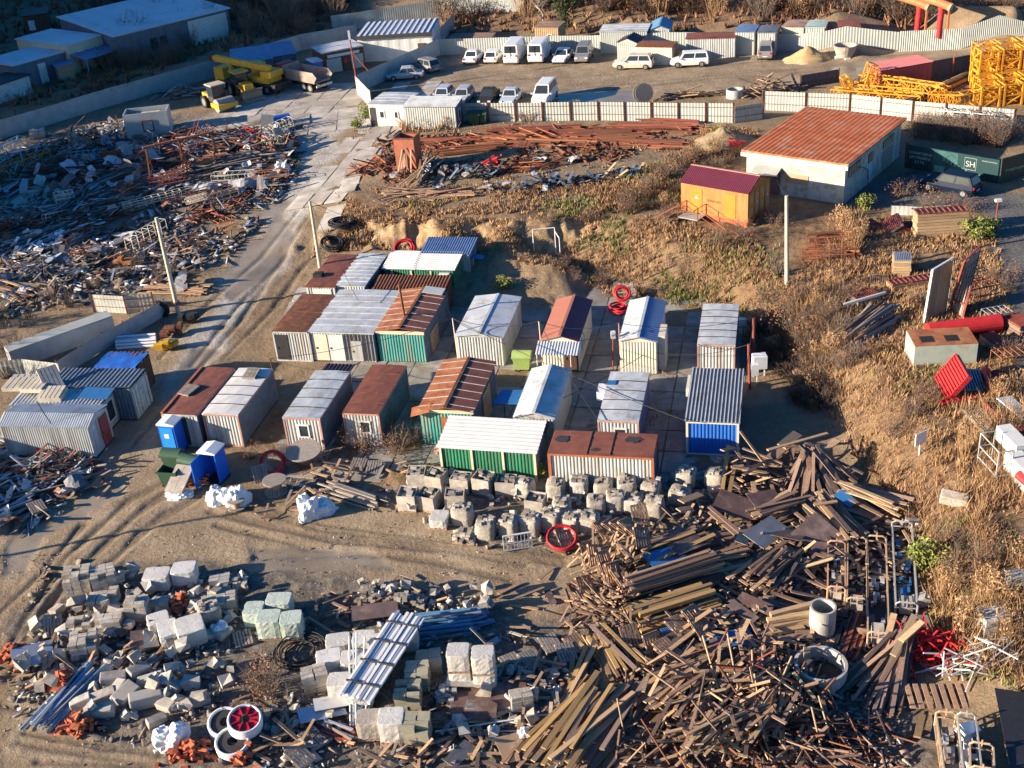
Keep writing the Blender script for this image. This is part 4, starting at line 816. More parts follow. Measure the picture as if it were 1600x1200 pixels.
m.build('rim', M_darkrust, r); m = MB(); m.bx(-.9,.9,-.8,.8,2.5,2.6); m.build('interior_shade', M_black, r)  # black sheet stands for the shade inside the open top
for k in range(5): m = MB(); m.beam((-.6+k*.3+U(-.1,.1),-1.5,0),(-.3+k*.2+U(-.2,.2),-.97,2.1+U(-.3,.4)),.14,.04); m.build('leaning_board', M_pink if k%2 else M_woodn, r)
# ================================================================ vehicles
M_tyre = M_black; M_rim = mat('wheel rim',[(.35,.36,.37)],.4,.6,.1,2,bump=0)
M_hl = mat('headlamp',[(.75,.77,.78)],.15,0,.05,2,bump=0); M_tl = mat('tail lamp',[(.45,.02,.02)],.2,0,.05,2,bump=0)
def paint(k, c): return MATS.get('car '+k) or mat('car '+k, [c], .3 if max(c) > .1 else .5, .1 if max(c) > .1 else 0, .04, 1, bump=0, spec=.5 if max(c) > .1 else .15)
def wheel(x, y, r, wd, root, name='wheel'):
    m = MB(); m.cyl((x,y-wd/2,r),(x,y+wd/2,r),r,n=14); o = m.build(name, M_tyre, root)
    s = 1 if y > 0 else -1; m = MB(); m.cyl((x,y+s*(wd/2-.02),r),(x,y+s*(wd/2+.015),r),r*.62,n=12); m.build('rim', M_rim, o)
def car(label, rear, front, L, W, Ht, kind, pm, group=None, dz=0):
    a = P(*rear); b = P(*front); c = (a+b)/2; d = b-a; rz = math.atan2(d.y, d.x); c.z = zat(c.x, c.y)+.02+dz
    root = thing('minibus' if kind == 'van' else 'car', label, 'van' if kind == 'van' else 'car', c, rz, group)
    wr = .33; bel = Ht*.58 if kind != 'van' else Ht*.55; hw = W/2
    fx = L/2; 
    hood = {'sedan':bel-.08,'hatch':bel-.06,'suv':bel-.02,'mpv':bel-.02,'van':bel}[kind]
    xs = [(-fx,.45,bel*.75,.86),(-fx+.12,.30,bel-.02,.97),(-fx+.9,.26,bel,1),(-.2,.24,bel,1),(fx-1.5,.24,bel,1),(fx-.9,.26,hood,.98),(fx-.25,.30,hood-.12,.93),(fx,.42,bel*.62,.80)]
    m = MB(); vs = []
    for x, zb, zt, k in xs: vs += [(x,-hw*k*.92,zb),(x,-hw*k,(zb+zt)/2+.05),(x,-hw*k*.93,zt),(x,hw*k*.93,zt),(x,hw*k,(zb+zt)/2+.05),(x,hw*k*.92,zb)]
    n = len(xs); fs = [(i*6+j, i*6+(j+1)%6, (i+1)*6+(j+1)%6, (i+1)*6+j) for i in range(n-1) for j in range(6)]
    fs += [tuple(range(6))[::-1], tuple(range((n-1)*6, n*6))]; m.add(vs, [f[::-1] for f in fs])
    xb0, xt0, xt1, xb1 = {'sedan':(-fx+.75,-fx+1.35,.35,fx-1.35),'hatch':(-fx+.12,-fx+.55,.35,fx-1.25),'suv':(-fx+.12,-fx+.5,.5,fx-1.25),'mpv':(-fx+.08,-fx+.25,.75,fx-1.0),'van':(-fx+.03,-fx+.08,fx-1.15,fx-.35)}[kind]
    wb, wt = hw*.92, hw*(.74 if kind != 'van' else .86); zb, zt = bel-.02, Ht
    cv = [(xb0,-wb,zb),(xb1,-wb,zb),(xb1,wb,zb),(xb0,wb,zb),(xt0,-wt,zt-.03),(xt1,-wt,zt-.03),(xt1,wt,zt-.03),(xt0,wt,zt-.03)]
    rv = [((xt0+.15),-wt*.8,zt),(xt1-.15,-wt*.8,zt),(xt1-.15,wt*.8,zt),(xt0+.15,wt*.8,zt)]
    m.add(cv+rv, [(0,1,5,4),(1,2,6,5),(2,3,7,6),(3,0,4,7),(4,5,9,8),(5,6,10,9),(6,7,11,10),(7,4,8,11),(8,9,10,11)])
    m.build('body', pm, root)
    V = [Vector(q) for q in cv]
    def panel(i, j, k, l, u0, u1, v0, v1, name, mt=M_glass, off=.012):
        A, B, C, D = V[i], V[j], V[k], V[l]; q = lambda u, v: (A*(1-u)+B*u)*(1-v)+(D*(1-u)+C*u)*v
        nn = (B-A).cross(D-A).normalized()*off; m = MB(); m.sheet(q(u0,v0)+nn,q(u1,v0)+nn,q(u1,v1)+nn,q(u0,v1)+nn,.01); return m.build(name, mt, root)
    panel(1,2,6,5,.08,.92,.1,.92,'windscreen'); panel(3,0,4,7,.1,.9,.15,.9,'rear_window')
    if kind == 'van':
        for q in ((0,1,5,4,.78,.94),(2,3,7,6,.06,.22)): panel(q[0],q[1],q[2],q[3],q[4],q[5],.2,.88,'side_window')
        m = MB(); m.bx(-fx-.012,-fx+.1,-.01,.01,.5,Ht-.2); m.build('door_seam', M_dark, root)
    else:
        for u0, u1 in ((.06,.46),(.5,.92)): panel(0,1,5,4,u0,u1,.15,.9,'side_window'); panel(2,3,7,6,1-u1,1-u0,.15,.9,'side_window')
    for s in (-1, 1):
        for x in (-fx+.85, fx-.85): wheel(x, s*(hw-.1), wr, .22, root)
        m = MB(); m.box((fx-.12,s*hw*.66,bel*.72),(.16,.32,.15)); m.build('headlight', M_hl, root)
        m = MB(); m.box((-fx+.05,s*hw*.74,bel*.86),(.12,.26,.2)); m.build('tail_light', M_tl, root)
        m = MB(); m.box((xb1-.15,s*(hw+.08),bel+.08),(.12,.2,.14)); m.build('wing_mirror', pm, root)
    m = MB(); m.bx(-fx-.015,-fx+.03,-.26,.26,.5,.62); m.build('number_plate', M_white, root)
    return root
CW = paint('white',(.78,.78,.76)); CS = paint('silver',(.42,.45,.48)); CD = paint('dark',(.03,.033,.035)); CB = paint('beige',(.62,.56,.47)); CN = paint('navy',(.006,.014,.035)); CG = paint('grey',(.22,.22,.22)); CL = paint('light blue',(.45,.52,.60))
G1 = 'cars in the car park'
car('silver blue saloon parked along the shaded grey fence',(657,121),(611,125),4.5,1.75,1.45,'sedan',CS,G1)
car('dark estate car behind the silver saloon, bonnet towards the fence',(684,115),(649,106),4.5,1.8,1.6,'suv',CG,G1)
car('white saloon seen from behind, leftmost of the white row',(733,103),(748,87),4.5,1.78,1.45,'sedan',CW,G1)
car('small white hatchback between white saloon and white van',(766,102),(779,88),4.1,1.72,1.5,'hatch',CW,G1)
car('tall white panel van, left one of the two vans',(797,105),(815,82),5.6,2.0,2.5,'van',CW,G1)
car('white panel van with rear doors towards us, right one of the two vans',(836,102),(852,82),5.4,2.0,2.4,'van',CW,G1)
car('white saloon with dark windscreen, facing us right of the vans',(887,87),(872,103),4.5,1.78,1.45,'sedan',CW,G1)
car('grey brown people carrier facing us at the end of the white row',(917,85),(908,102),4.7,1.85,1.85,'mpv',CG,G1)
car('beige crossover parked sideways in the sunny car park',(1021,106),(960,107),4.75,1.88,1.68,'suv',CB,G1)
car('white high roofed family car parked sideways beside ribbed container',(1106,101),(1049,104),4.47,1.76,1.65,'mpv',CW,G1)
car('dark off-roader seen from behind near the sand heap',(1195,97),(1198,81),4.2,1.8,1.8,'suv',CG,G1)
G2 = 'cars showing their roofs above the fence'
car('light blue hatchback roof above the fence, leftmost there',(703,149),(684,166),4.0,1.7,1.5,'hatch',CL,G2)
car('silver car roof above the fence, second from the booth',(733,150),(716,167),4.3,1.7,1.5,'hatch',CS,G2)
car('black car roof above the pale fence',(771,151),(757,167),4.4,1.75,1.48,'sedan',CD,G2)
car('pale silver car with dark screen above the fence, next to the minibus',(807,151),(791,167),4.4,1.75,1.45,'sedan',CL,G2)
car('white minibus with side windows above the fence',(861,148),(842,170),5.2,1.95,2.1,'mpv',CW,G2)
car('dark navy crossover beside the green hoarding',(1520,305),(1450,292),4.7,1.88,1.68,'suv',CN)
def vehicle_frame(rear, front):
    a = P(*rear); b = P(*front); d = b-a; c = (a+b)/2; c.z = zat(c.x, c.y)+.02; return c, math.atan2(d.y, d.x), d.length
def dump_truck():
    c, rz, L = vehicle_frame((505,143),(447,131)); r = thing('dump_truck','muddy dump truck with open tipper body, seen from behind near the plaza','truck',c,rz)
    m = MB(); m.bx(-3.9,3.6,-.45,.45,.75,1.05); m.build('chassis', M_dark, r)
    m = MB(); Mt_ = mat('dusty tipper',[(.30,.20,.17)],.85,.1,.3,1.5,(.36,.30,.24),1,.5); m.bx(-3.6,1.6,-1.2,1.2,1.15,1.25); m.bx(-3.6,1.6,-1.28,-1.18,1.25,2.45); m.bx(-3.6,1.6,1.18,1.28,1.25,2.45)
    m.add([(1.6,-1.28,1.2),(1.6,1.28,1.2),(2.1,1.28,2.75),(2.1,-1.28,2.75),(1.5,-1.28,1.2),(1.5,1.28,1.2),(2.0,1.28,2.75),(2.0,-1.28,2.75)],[(0,1,2,3),(7,6,5,4),(2,1,5,6),(0,3,7,4),(3,2,6,7)])
    m.add([(-3.6,-1.28,2.45),(-3.6,-1.18,2.45),(-4.2,-1.18,1.9),(-4.2,-1.28,1.9),(-3.6,-1.28,1.25),(-3.6,-1.18,1.25)],[(0,1,2,3),(0,3,4),(1,5,2)]); m.add([(-3.6,1.28,2.45),(-3.6,1.18,2.45),(-4.2,1.18,1.9),(-4.2,1.28,1.9),(-3.6,1.28,1.25),(-3.6,1.18,1.25)],[(3,2,1,0),(4,3,0),(2,5,1)])
    m.build('tipper_body', Mt_, r)
    m = MB(); m.bx(2.3,3.9,-1.2,1.2,.8,2.6); m.bx(2.5,3.7,-1.1,1.1,2.6,2.75); cb = m.build('cab', M_reddoor, r); m = MB(); m.bx(3.9,3.93,-1.0,1.0,1.7,2.45); m.build('windscreen', M_glass, cb)
    for x in (-2.6,-1.4,2.9):
        for s in (-1,1): wheel(x, s*.98, .5, .42, r)
    m = MB(); m.bx(-3.95,-3.85,-1.2,1.2,.7,.95); m.build('rear_bumper', M_wall, r)
dump_truck()
def crane_truck():
    c, rz, L = vehicle_frame((447,147),(350,134)); r = thing('crane_truck','yellow truck crane with boom laid forward over a dark carrier','crane',c,rz)
    m = MB(); m.bx(-4.8,4.8,-1.2,1.2,.85,1.25); m.bx(-4.8,-4.5,-1.3,1.3,.5,.9); m.build('carrier', M_dark, r)
    m = MB(); m.bx(3.6,5.2,-1.2,1.2,.9,2.6); cb = m.build('cab', M_yellow, r); m = MB(); m.bx(5.2,5.23,-1.0,1.0,1.7,2.4); m.build('windscreen', M_glass, cb)
    m = MB(); m.bx(-3.8,.2,-1.15,1.15,1.3,2.0); m.bx(-4.2,-2.6,-1.1,1.1,2.0,2.7); m.build('upper_deck', M_yellow, r)
    m = MB(); m.bx(-1.4,.3,-1.2,-.3,1.95,3.3); oc = m.build('operator_cab', M_yellow, r); m = MB(); m.bx(-1.2,.1,-1.23,-1.2,2.4,3.15); m.bx(.3,.33,-1.1,-.4,2.4,3.15); m.build('cab_window', M_glass, oc)
    m = MB(); m.beam((-3.6,.25,2.9),(5.6,.25,3.5),.55,.7); m.beam((5.4,.25,3.5),(6.3,.25,3.55),.42,.55); bm = m.build('boom', M_yellow, r); m = MB(); m.bx(5.9,6.5,0,.5,3.1,4.0); m.build('boom_head', M_dark, bm)
    m = MB(); m.beam((1.0,.25,1.4),(3.0,.25,3.1),.22); m.build('lift_cylinder', M_dark, r)
    for x in (-3.4,-2.1,2.4,3.9):
        for s in (-1,1): wheel(x, s*1.02, .52, .4, r)
crane_truck()
def roller():
    c, rz, L = vehicle_frame((322,160),(366,178)); c.z = zat(c.x,c.y); r = thing('road_roller','yellow single drum road roller with canopy cab','roller',c,rz)
    m = MB(); m.cyl((1.5,-1.05,.75),(1.5,1.05,.75),.75,n=24); m.build('drum', M_conc, r)
    m = MB(); m.bx(.5,2.5,-1.25,-1.08,.5,1.0); m.bx(.5,2.5,1.08,1.25,.5,1.0); m.bx(2.3,2.5,-1.08,1.08,.5,1.0); m.bx(.5,.68,-1.08,1.08,.5,1.0); m.build('drum_frame', M_yellow, r)
    m = MB(); m.bx(-2.4,-.9,-.8,.8,.7,1.7); m.build('engine_hood', M_yellow, r)
    m = MB(); m.bx(-.9,.5,-.8,.8,.9,1.5); 
    for x in (-.85,.4):
        for y in (-.75,.75): m.beam((x,y,1.5),(x,y,2.75),.1)
    m.build('cab_frame', M_dark, r); m = MB(); m.bx(-1.05,.65,-.95,.95,2.75,2.88); m.build('canopy', mat('sandy roof',[(.50,.40,.30)],.6,0,.1,1), r)
    m = MB(); m.bx(-.83,.38,-.76,-.74,1.5,2.7); m.bx(-.83,.38,.74,.76,1.5,2.7); m.bx(.38,.4,-.7,.7,1.5,2.7); m.build('cab_window', M_glass, r)
    for s in (-1,1): wheel(-1.5, s*.95, .72, .45, r)
roller()
def loader():
    c, rz, L = vehicle_frame((362,140),(402,160)); r = thing('backhoe_loader','yellow backhoe loader with wide dusty front bucket','loader',c,rz)
    m = MB(); m.bx(-2.2,.3,-.7,.7,.7,1.3); m.build('chassis', M_dark, r); m = MB(); m.bx(.3,2.1,-.55,.55,.9,1.75); m.build('engine_hood', M_yellow, r)
    m = MB(); 
    for x in (-1.3,.2):
        for y in (-.75,.75): m.beam((x,y,1.3),(x,y,2.8),.1)
    m.bx(-1.25,.15,-.73,.73,1.3,1.7); m.build('cab_frame', M_dark, r); m = MB(); m.bx(-1.45,.4,-.95,.95,2.8,2.95); m.build('cab_roof', M_yellow, r)
    m = MB(); m.bx(-1.24,.14,-.78,-.76,1.7,2.75); m.bx(-1.24,.14,.76,.78,1.7,2.75); m.bx(.15,.17,-.7,.7,1.7,2.75); m.build('cab_window', M_glass, r)
    m = MB(); prof = [(2.6,.15),(3.7,.1),(3.6,.2),(2.85,.35),(2.75,.95),(3.1,1.25),(2.95,1.35),(2.55,.95)]; n = len(prof)
    m.add([(x,-1.25,z) for x,z in prof]+[(x,1.25,z) for x,z in prof],[(i,(i+1)%n,(i+1)%n+n,i+n) for i in range(n)]+[tuple(range(n))[::-1],tuple(range(n,2*n))]); m.build('bucket', mat('dusty bucket',[(.34,.27,.18)],.85,.1,.25,2), r)
    m = MB()
    for s in (-.8,.8): m.beam((.5,s,1.5),(2.7,s,.7),.16)
    m.build('lift_arm', M_yellow, r); m = MB(); m.beam((-2.2,0,1.2),(-2.8,0,3.4),.3); m.beam((-2.8,0,3.4),(-3.2,0,1.6),.25); m.build('backhoe_arm', M_yellow, r)
    for s in (-1,1): wheel(-1.2, s*.95, .72, .42, r); wheel(1.6, s*.85, .48, .34, r)
loader()
# ================================================================ poles, masts, pipes
def pole(label, base, top, r0, r1, m, name='utility_pole', cat='pole', arms=()):
    a = P(*base); best = None
    for k in range(4, 40):
        h = k*.25
        # find the top point on the plane z = base + h lying nearest the base
        q = gp(top[0], top[1], a.z+h); d = (q-a); d.z = 0
        if best is None or d.length < best[0]: best = (d.length, q)
    root = thing(name, label, cat, a); q = best[1]-a
    f = MB(); f.cyl((0,0,-.4), tuple(q), r0, r1, 10); f.build('shaft', m, root)
    return root, q
r, q = pole('pale leaning pole with rust collar beside the dirt road, upper left',(279,490),(244,340),.19,.13,M_pole); m = MB(); t = q*.1; m.cyl(tuple(t),tuple(q*.13),.27,.27,10); m.build('collar', M_darkrust, r)
TOPL = r.location+q
r, q = pole('slim concrete pole standing between dirt track and flat roofed sheds',(500,418),(484,314),.16,.11,M_pole); TOPM = r.location+q
r, q = pole('tall pale pole standing on the grassy bank near the orange kiosk',(1230,447),(1229,306),.17,.12,M_pole); TOPR = r.location+q
r, q = pole('rusty red mast with white head between kiosk and guard booth',(561,148),(545,52),.1,.07,M_redst,'mast','mast'); m = MB(); m.beam(tuple(q*.7),tuple(q*.7+Vector((1.6,-.4,-2.2))),.1); m.build('strut', M_redst, r); m = MB(); m.box(tuple(q*.97),(.25,.25,1.0)); m.build('head', M_white, r)
r, q = pole('rusty lamp post with small lamp at the right road edge',(1554,362),(1560,313),.06,.05,M_redst,'lamp_post','lamp'); m = MB(); m.box(tuple(q),(.45,.3,.2)); m.build('lamp_head', M_white, r)
r, q = pole('lamp post with bent arm beside the workshop corner',(1357,303),(1356,265),.06,.05,M_darkrust,'lamp_post','lamp'); m = MB(); m.tube([tuple(q),tuple(q+Vector((-.5,0,.3))),tuple(q+Vector((-1.1,0,.2)))],.04); m.build('arm', M_darkrust, r)
r, q = pole('red yard lamp with white head between the two middle cabins',(957,580),(958,523),.05,.05,M_redst,'lamp_post','lamp'); m = MB(); m.box(tuple(q),(.3,.25,.5)); m.build('lamp_head', M_white, r)
YW = []
for lb, b, t, m_ in (('pale thin pole at the front of the salmon roofed cabin',(849,578),(842,502),M_cream),('pink thin post at the left front of the cream cabin',(970,580),(967,505),M_pink),('thin post beside the teal double cabin, near its right wall',(717,568),(707,497),M_cream),('white thin post in front of the cream cabin',(1015,582),(1014,549),M_cream),('thin dark post between white and grey cabins in front row',(433,612),(422,560),M_darkrust),('red thick switchgear post beside the rightmost back cabin',(1177,571),(1178,497),M_redst),('rusted post with cabinet right of the blue fronted shed',(1172,608),(1170,538),M_redst)):
    r, q = pole(lb,b,t,.045 if 'thin' in lb else .11,.045 if 'thin' in lb else .1,m_,'yard_post','post'); YW.append(r.location+q)
def cable(name, label, a, b, sag=.6, r=.018, m=None):
    pts = [a.lerp(b, t/14)+Vector((0,0,-sag*4*(t/14)*(1-t/14))) for t in range(15)]; f = MB(); f.tube(pts, r, 5); tag(f.build(name, m or M_wire), label, 'cable')
for k, (i, j) in enumerate(((2,0),(0,1),(1,5),(3,6),(4,2))): cable('overhead_cable', ['black cable from teal cabin post to salmon lit roof post','black cable between salmon lit roof post and pink post','black cable crossing the rightmost back cabin to the red post','cable from white thin post to rusted cabinet post','sagging cable from dark post to the teal cabin post'][k], YW[i], YW[j], .5)
cable('overhead_cable','thin cable running from the slim pole over the earth cliff',TOPM,P(640,352)+Vector((0,0,.4)),.8)
cable('overhead_cable','long cable from slim pole down to the silver double roof',TOPM,gp(560,470,2.9),.3)
cable('overhead_cable','thin cable from bank pole to the orange kiosk',TOPR,P(1212,318)+Vector((0,0,2.2)),.2)
# switch cabinets
for lb, q, d, m_ in (('white switch box with blue lid on legs right of the sheds',(1186,588),(.9,.7,.9),M_plast),('white meter box at the foot of the rusted posts',(1178,600),(.5,.4,.8),M_plast),('small white table like stand beside the back right cabin',(1157,522),(.7,.4,.5),M_plast)):
    a = P(*q); r = thing('switch_box', lb, 'cabinet', a); m = MB(); m.box((0,0,.7+d[2]/2),d); m.build('cabinet', m_, r)
    for x in (-1,1): m = MB(); m.beam((x*d[0]*.4,0,0),(x*d[0]*.4,0,.7),.07); m.build('leg', M_plast, r)
# orange district heating pipes
for k, (a_, b_, c_) in enumerate((((1405,-12),(1436,17),(1434,50)),((1440,-12),(1470,17),(1468,52)))):
    b = P(*c_); root = thing('heating_pipe', ['orange insulated pipe elbow descending the bank, left one of two','orange insulated pipe elbow descending the bank, right one of two'][k], 'pipe', b, 0, 'orange pipes on the hillside')
    top = Vector((0,0,3.1)); back = Vector((-7.5,9,5.2))
    f = MB(); f.tube([tuple(back),tuple(top+Vector((-.4,.4,.3))),tuple(top+Vector((.6,-.6,-.1)))],.45,14); f.build('pipe', M_orpipe, root); f = MB(); f.tube([(.6,-.6,3.0),(.8,-.8,2.9)],.48,14); f.build('end_cap', M_tan, root)
    f = MB(); f.tube([(0,0,3.0),(-.1,0,-.5)],.34,14); f.build('riser', M_red, root); f = MB(); f.beam((.75,-.3,-.5),(.75,-.3,2.7),.2); f.build('support_post', M_orpipe, root)
# sand heap, mixing bowl
def heap_mesh(rx, ry, h, n=22, seed=1, ro=.12):
    m = MB(); rr = random.Random(seed); vs = [(0,0,h)]; rings = 7
    for i in range(1, rings+1):
        t = i/rings
        for j in range(n):
            a = 2*PI*j/n; k = t*(1+rr.uniform(-ro,ro)); vs.append((rx*k*math.cos(a), ry*k*math.sin(a), h*(1-t)**1.15*(1+rr.uniform(-ro,ro))-(.15 if i == rings else 0)))
    m.add(vs, [(0,1+j,1+(j+1)%n) for j in range(n)]+[(1+(i-1)*n+j,1+i*n+j,1+i*n+(j+1)%n,1+(i-1)*n+(j+1)%n) for i in range(1,rings) for j in range(n)]); return m
a = P(1262,92); o = heap_mesh(2.9,2.3,1.5).build('sand_heap', M_sand, None, True); o.location = a; tag(o,'heap of yellow sand in the far car park','sand heap')
a = P(1130,222); o = heap_mesh(3.2,2.4,1.5,seed=4).build('earth_mound', mat('earth',[(.30,.23,.14)],.95,0,.3,2,bump=.5,bsc=6), None, True); o.location = a; tag(o,'light earth mound at the end of the pale fence','earth mound')
a = P(1320,88); r = thing('concrete_bowl','pale conical concrete ring on blocks near the sand heap','concrete ring',a); m = MB(); m.lathe([(.9,0),(1.35,1.3),(1.2,1.3),(.8,.15)],20); m.build('ring', M_concl, r)
for k in range(4): m = MB(); m.box((math.cos(k*1.6)*.8,math.sin(k*1.6)*.8,-.1),(.6,.5,.3)); m.build('block', M_white, r)
# lattice crane parts
def lattice(m, a, b, w, h, bays, r=.05, r2=.032, up=(0,0,1)):
    a = Vector(a); b = Vector(b); d = (b-a).normalized(); u = Vector(up); x = d.cross(u).normalized(); y = x.cross(d).normalized()
    cs = [x*sx*w/2+y*sy*h/2 for sx, sy in ((-1,-1),(1,-1),(1,1),(-1,1))]
    for c in cs: m.beam(a+c, b+c, r*2)
    for k in range(bays+1):
        p = a.lerp(b, k/bays)
        for i in range(4): m.beam(p+cs[i], p+cs[(i+1)%4], r2*2)
        if k < bays:
            q = a.lerp(b, (k+1)/bays)
            for i in range(4):
                if (k+i)%2: m.beam(p+cs[i], q+cs[(i+1)%4], r2*2)
                else: m.beam(p+cs[(i+1)%4], q+cs[i], r2*2)
def lat_obj(label, a, b, w, h, bays, mt, group=None, up=(0,0,1), name='crane_section', cat='crane part', r=.05):
    c = (Vector(a)+Vector(b))/2; m = MB(); lattice(m, Vector(a)-c, Vector(b)-c, w, h, bays, r, r*.62, up); o = m.build(name, mt); o.location = c; return tag(o, label, cat, group)
GC = 'yellow crane mast sections'
base = P(1560,158); k = 0
for row in range(4):
    for colu in range(4):
        x = base.x-1.6+colu*2.2+row*.7; y = base.y+row*2.3-1; z = zat(x, y)
        for lev in range(1 if row < 2 else 2):
            lat_obj('yellow lattice mast section standing in the stack at the right edge',(x,y,z+.05+lev*2.15),(x+U(-.06,.06),y,z+2.1+lev*2.15),1.75,1.75,2,M_cyellow,GC,up=(0,1,0),r=.09)
a = P(1500,172); lat_obj('triangular yellow crane tip lying before the stacked sections',(a.x-1,a.y,a.z+.8),(a.x+3.5,a.y+.6,a.z+1.2),1.2,1.3,4,M_cyellow,r=.06)
for i, (q0, q1, z) in enumerate((((1300,152),(1440,162),.5),((1330,148),(1445,156),.8),((1345,143),(1470,160),1.4),((1360,135),(1480,158),1.0),((1450,160),(1500,160),.5))):
    a = P(*q0); b = P(*q1); lat_obj(['long orange jib lying nearest the white fence','orange jib section lying on the bottom jib','sloping orange jib section on top of the others','orange jib section resting behind, towards red container','short orange jib end near the crane stack'][i],a+Vector((0,0,z)),b+Vector((0,0,z-.1)),1.0,.9,9,M_cyellow,'orange jib sections',r=.055)
a = P(1352,150); lat_obj('orange bent trestle standing on the jibs',(a.x,a.y,a.z+1.0),(a.x+.6,a.y,a.z+3.2),1.4,.8,2,M_cyellow,r=.06)
a = P(1325,150); lat_obj('small orange tripod head beside the trestle',(a.x,a.y,a.z+.8),(a.x-.5,a.y,a.z+2.0),1.2,.6,1,M_cyellow,r=.09)
a = P(1467,196); b = P(1556,204); lat_obj('white lattice truss lying on the dark bushes',a+Vector((0,0,.9)),b+Vector((0,0,.9)),1.4,1.5,5,M_white,name='lattice_truss',cat='truss',r=.05)
a = P(1515,208); b = P(1575,214); m = MB(); m.beam(a+Vector((0,0,.6)),b+Vector((0,0,.6)),.25); tag(m.build('red_beam', M_red),'red steel beam under the white truss','beam')
a = P(-10,260); b = P(40,235); lat_obj('white lattice truss at the left edge of the scrap heap',a+Vector((0,0,1)),b+Vector((0,0,1)),1.2,1.3,4,M_white,name='lattice_truss',cat='truss')
a = P(-10,285); b = P(80,255); lat_obj('dull orange lattice jib sticking into the scrap heap, far left',a+Vector((0,0,.8)),b+Vector((0,0,.8)),1.3,1.3,6,mat('dull orange',[(.40,.20,.06)],.7,.1,.25,2),name='lattice_truss',cat='truss')
for i, (lb, q) in enumerate((('red bent scrap frame on the rusty terrace',(770,258)),('red scrap frame beside the workshop',(1150,232)),('red plastic scrap on the slab plaza edge',(392,212)))):
    a = P(*q); m = MB()
    for _ in range(9): m.beam((U(-1,1),U(-.6,.6),U(0,.9)),(U(-1,1),U(-.6,.6),U(0,1.0)),.14)
    m.box((0,0,.4),(.9,.5,.4)); o = m.build('red_scrap', M_red); o.location = a; tag(o, lb, 'scrap')
a = P(440,195); m = MB(); m.tube([(-1,0,.6),(1,0,.6)],.55,14); o = m.build('blue_barrel', M_blue); o.location = a; o.rotation_euler = (0,0,.4); tag(o,'blue barrel lying on the slab plaza edge','barrel')
# ================================================================ loose material
ITEMS = {}
def item(kind, a, b, w, t, mt, roll=None):
    ITEMS.setdefault(kind, []).append((a, b, w, t, mt, U(-.3,.3) if roll is None else roll))
UNIT = {}
def unit(mt, rnd=False):
    k = (mt.name, rnd)
    if k not in UNIT:
        m = MB()
        if rnd: m.tube([(-.5,0,0),(.5,0,0)],.5,7)
        else: m.bx(-.5,.5,-.5,.5,-.5,.5)
        UNIT[k] = m.mesh('round_stick' if rnd else 'stick', mt, rnd)
    return UNIT[k]
def frame3(a, b, roll):
    d = (b-a).normalized(); u = Vector((0,0,1)) if abs(d.z) < .95 else Vector((1,0,0)); y = u.cross(d).normalized(); z = d.cross(y)
    c, s = math.cos(roll), math.sin(roll); y, z = y*c+z*s, z*c-y*s
    return Matrix(((d.x,y.x,z.x,0),(d.y,y.y,z.y,0),(d.z,y.z,z.z,0),(0,0,0,1)))
def flush(kind, name, labels, cat, group, limit, rest, rest_label, rnd=False):
    L = ITEMS.get(kind, []); L.sort(key=lambda q: ((q[0]+q[1])/2-Vector((0,0,CAMZ))).length/((q[0]-q[1]).length*q[2])**.5)
    for a, b, w, t, mt, roll in L[:limit]:
        o = put(name, unit(mt, rnd)); M = frame3(a, b, roll); M.translation = (a+b)/2
        o.matrix_world = M @ Matrix.Diagonal(((b-a).length, w, t, 1)); tag(o, labels[mt.name] if isinstance(labels, dict) else labels, cat, group if not isinstance(labels, dict) else group+' ('+mt.name+')')
    if L[limit:]:
        m = MB(); ms = []
        for a, b, w, t, mt, roll in L[limit:]:
            if mt not in ms: ms.append(mt)
            m.beam(a, b, w, t, ms.index(mt))
        stuff(m.build(rest, ms), rest_label, cat+' heap')
def dome(off, h): return h*max(0, 1-off*off)
def bundle(kind, q0, q1, n, width, h, w, t, mts, jl=.12, ja=.06, z0=.05, tip=0.0, dl=0):
    A = P(*q0); B = P(*q1); d = B-A; d.z = 0; L = d.length; d.normalize(); nr = Vector((-d.y, d.x, 0))
    for i in range(n):
        o = U(-1,1); z = z0+h*(1-o*o)*(i+.5)/n+U(0,.04); l = L*U(1-jl*2,1+jl); c = A+d*(L/2+U(-jl,jl)*L)+nr*o*width/2
        an = R.gauss(0, ja); dd = Vector((d.x*math.cos(an)-d.y*math.sin(an), d.x*math.sin(an)+d.y*math.cos(an), 0))
        a = c-dd*l/2; b = c+dd*l/2; a.z = zat(a.x,a.y)+z+U(-.05,.05); b.z = zat(b.x,b.y)+z+tip+U(-.05,.05)
        item(kind, a, b, w*U(.8,1.2), t*U(.8,1.2), R.choice(mts))
def fan(kind, q, r0, r1, n, a0, a1, h, w, t, mts, z1=.1):
    C = P(*q); b0 = C.z
    for i in range(n):
        an = rad(U(a0,a1)); r = U(r0,r1); dv = Vector((math.cos(an), math.sin(an), 0)); s = U(-.15,.25)
        a = C+dv*s*r+Vector((U(-.3,.3),U(-.3,.3),h*U(.7,1))); b = C+dv*r; b.z = zat(b.x,b.y)+z1+U(0,.15)
        item(kind, a, b, w*U(.8,1.2), t*U(.8,1.2), R.choice(mts))
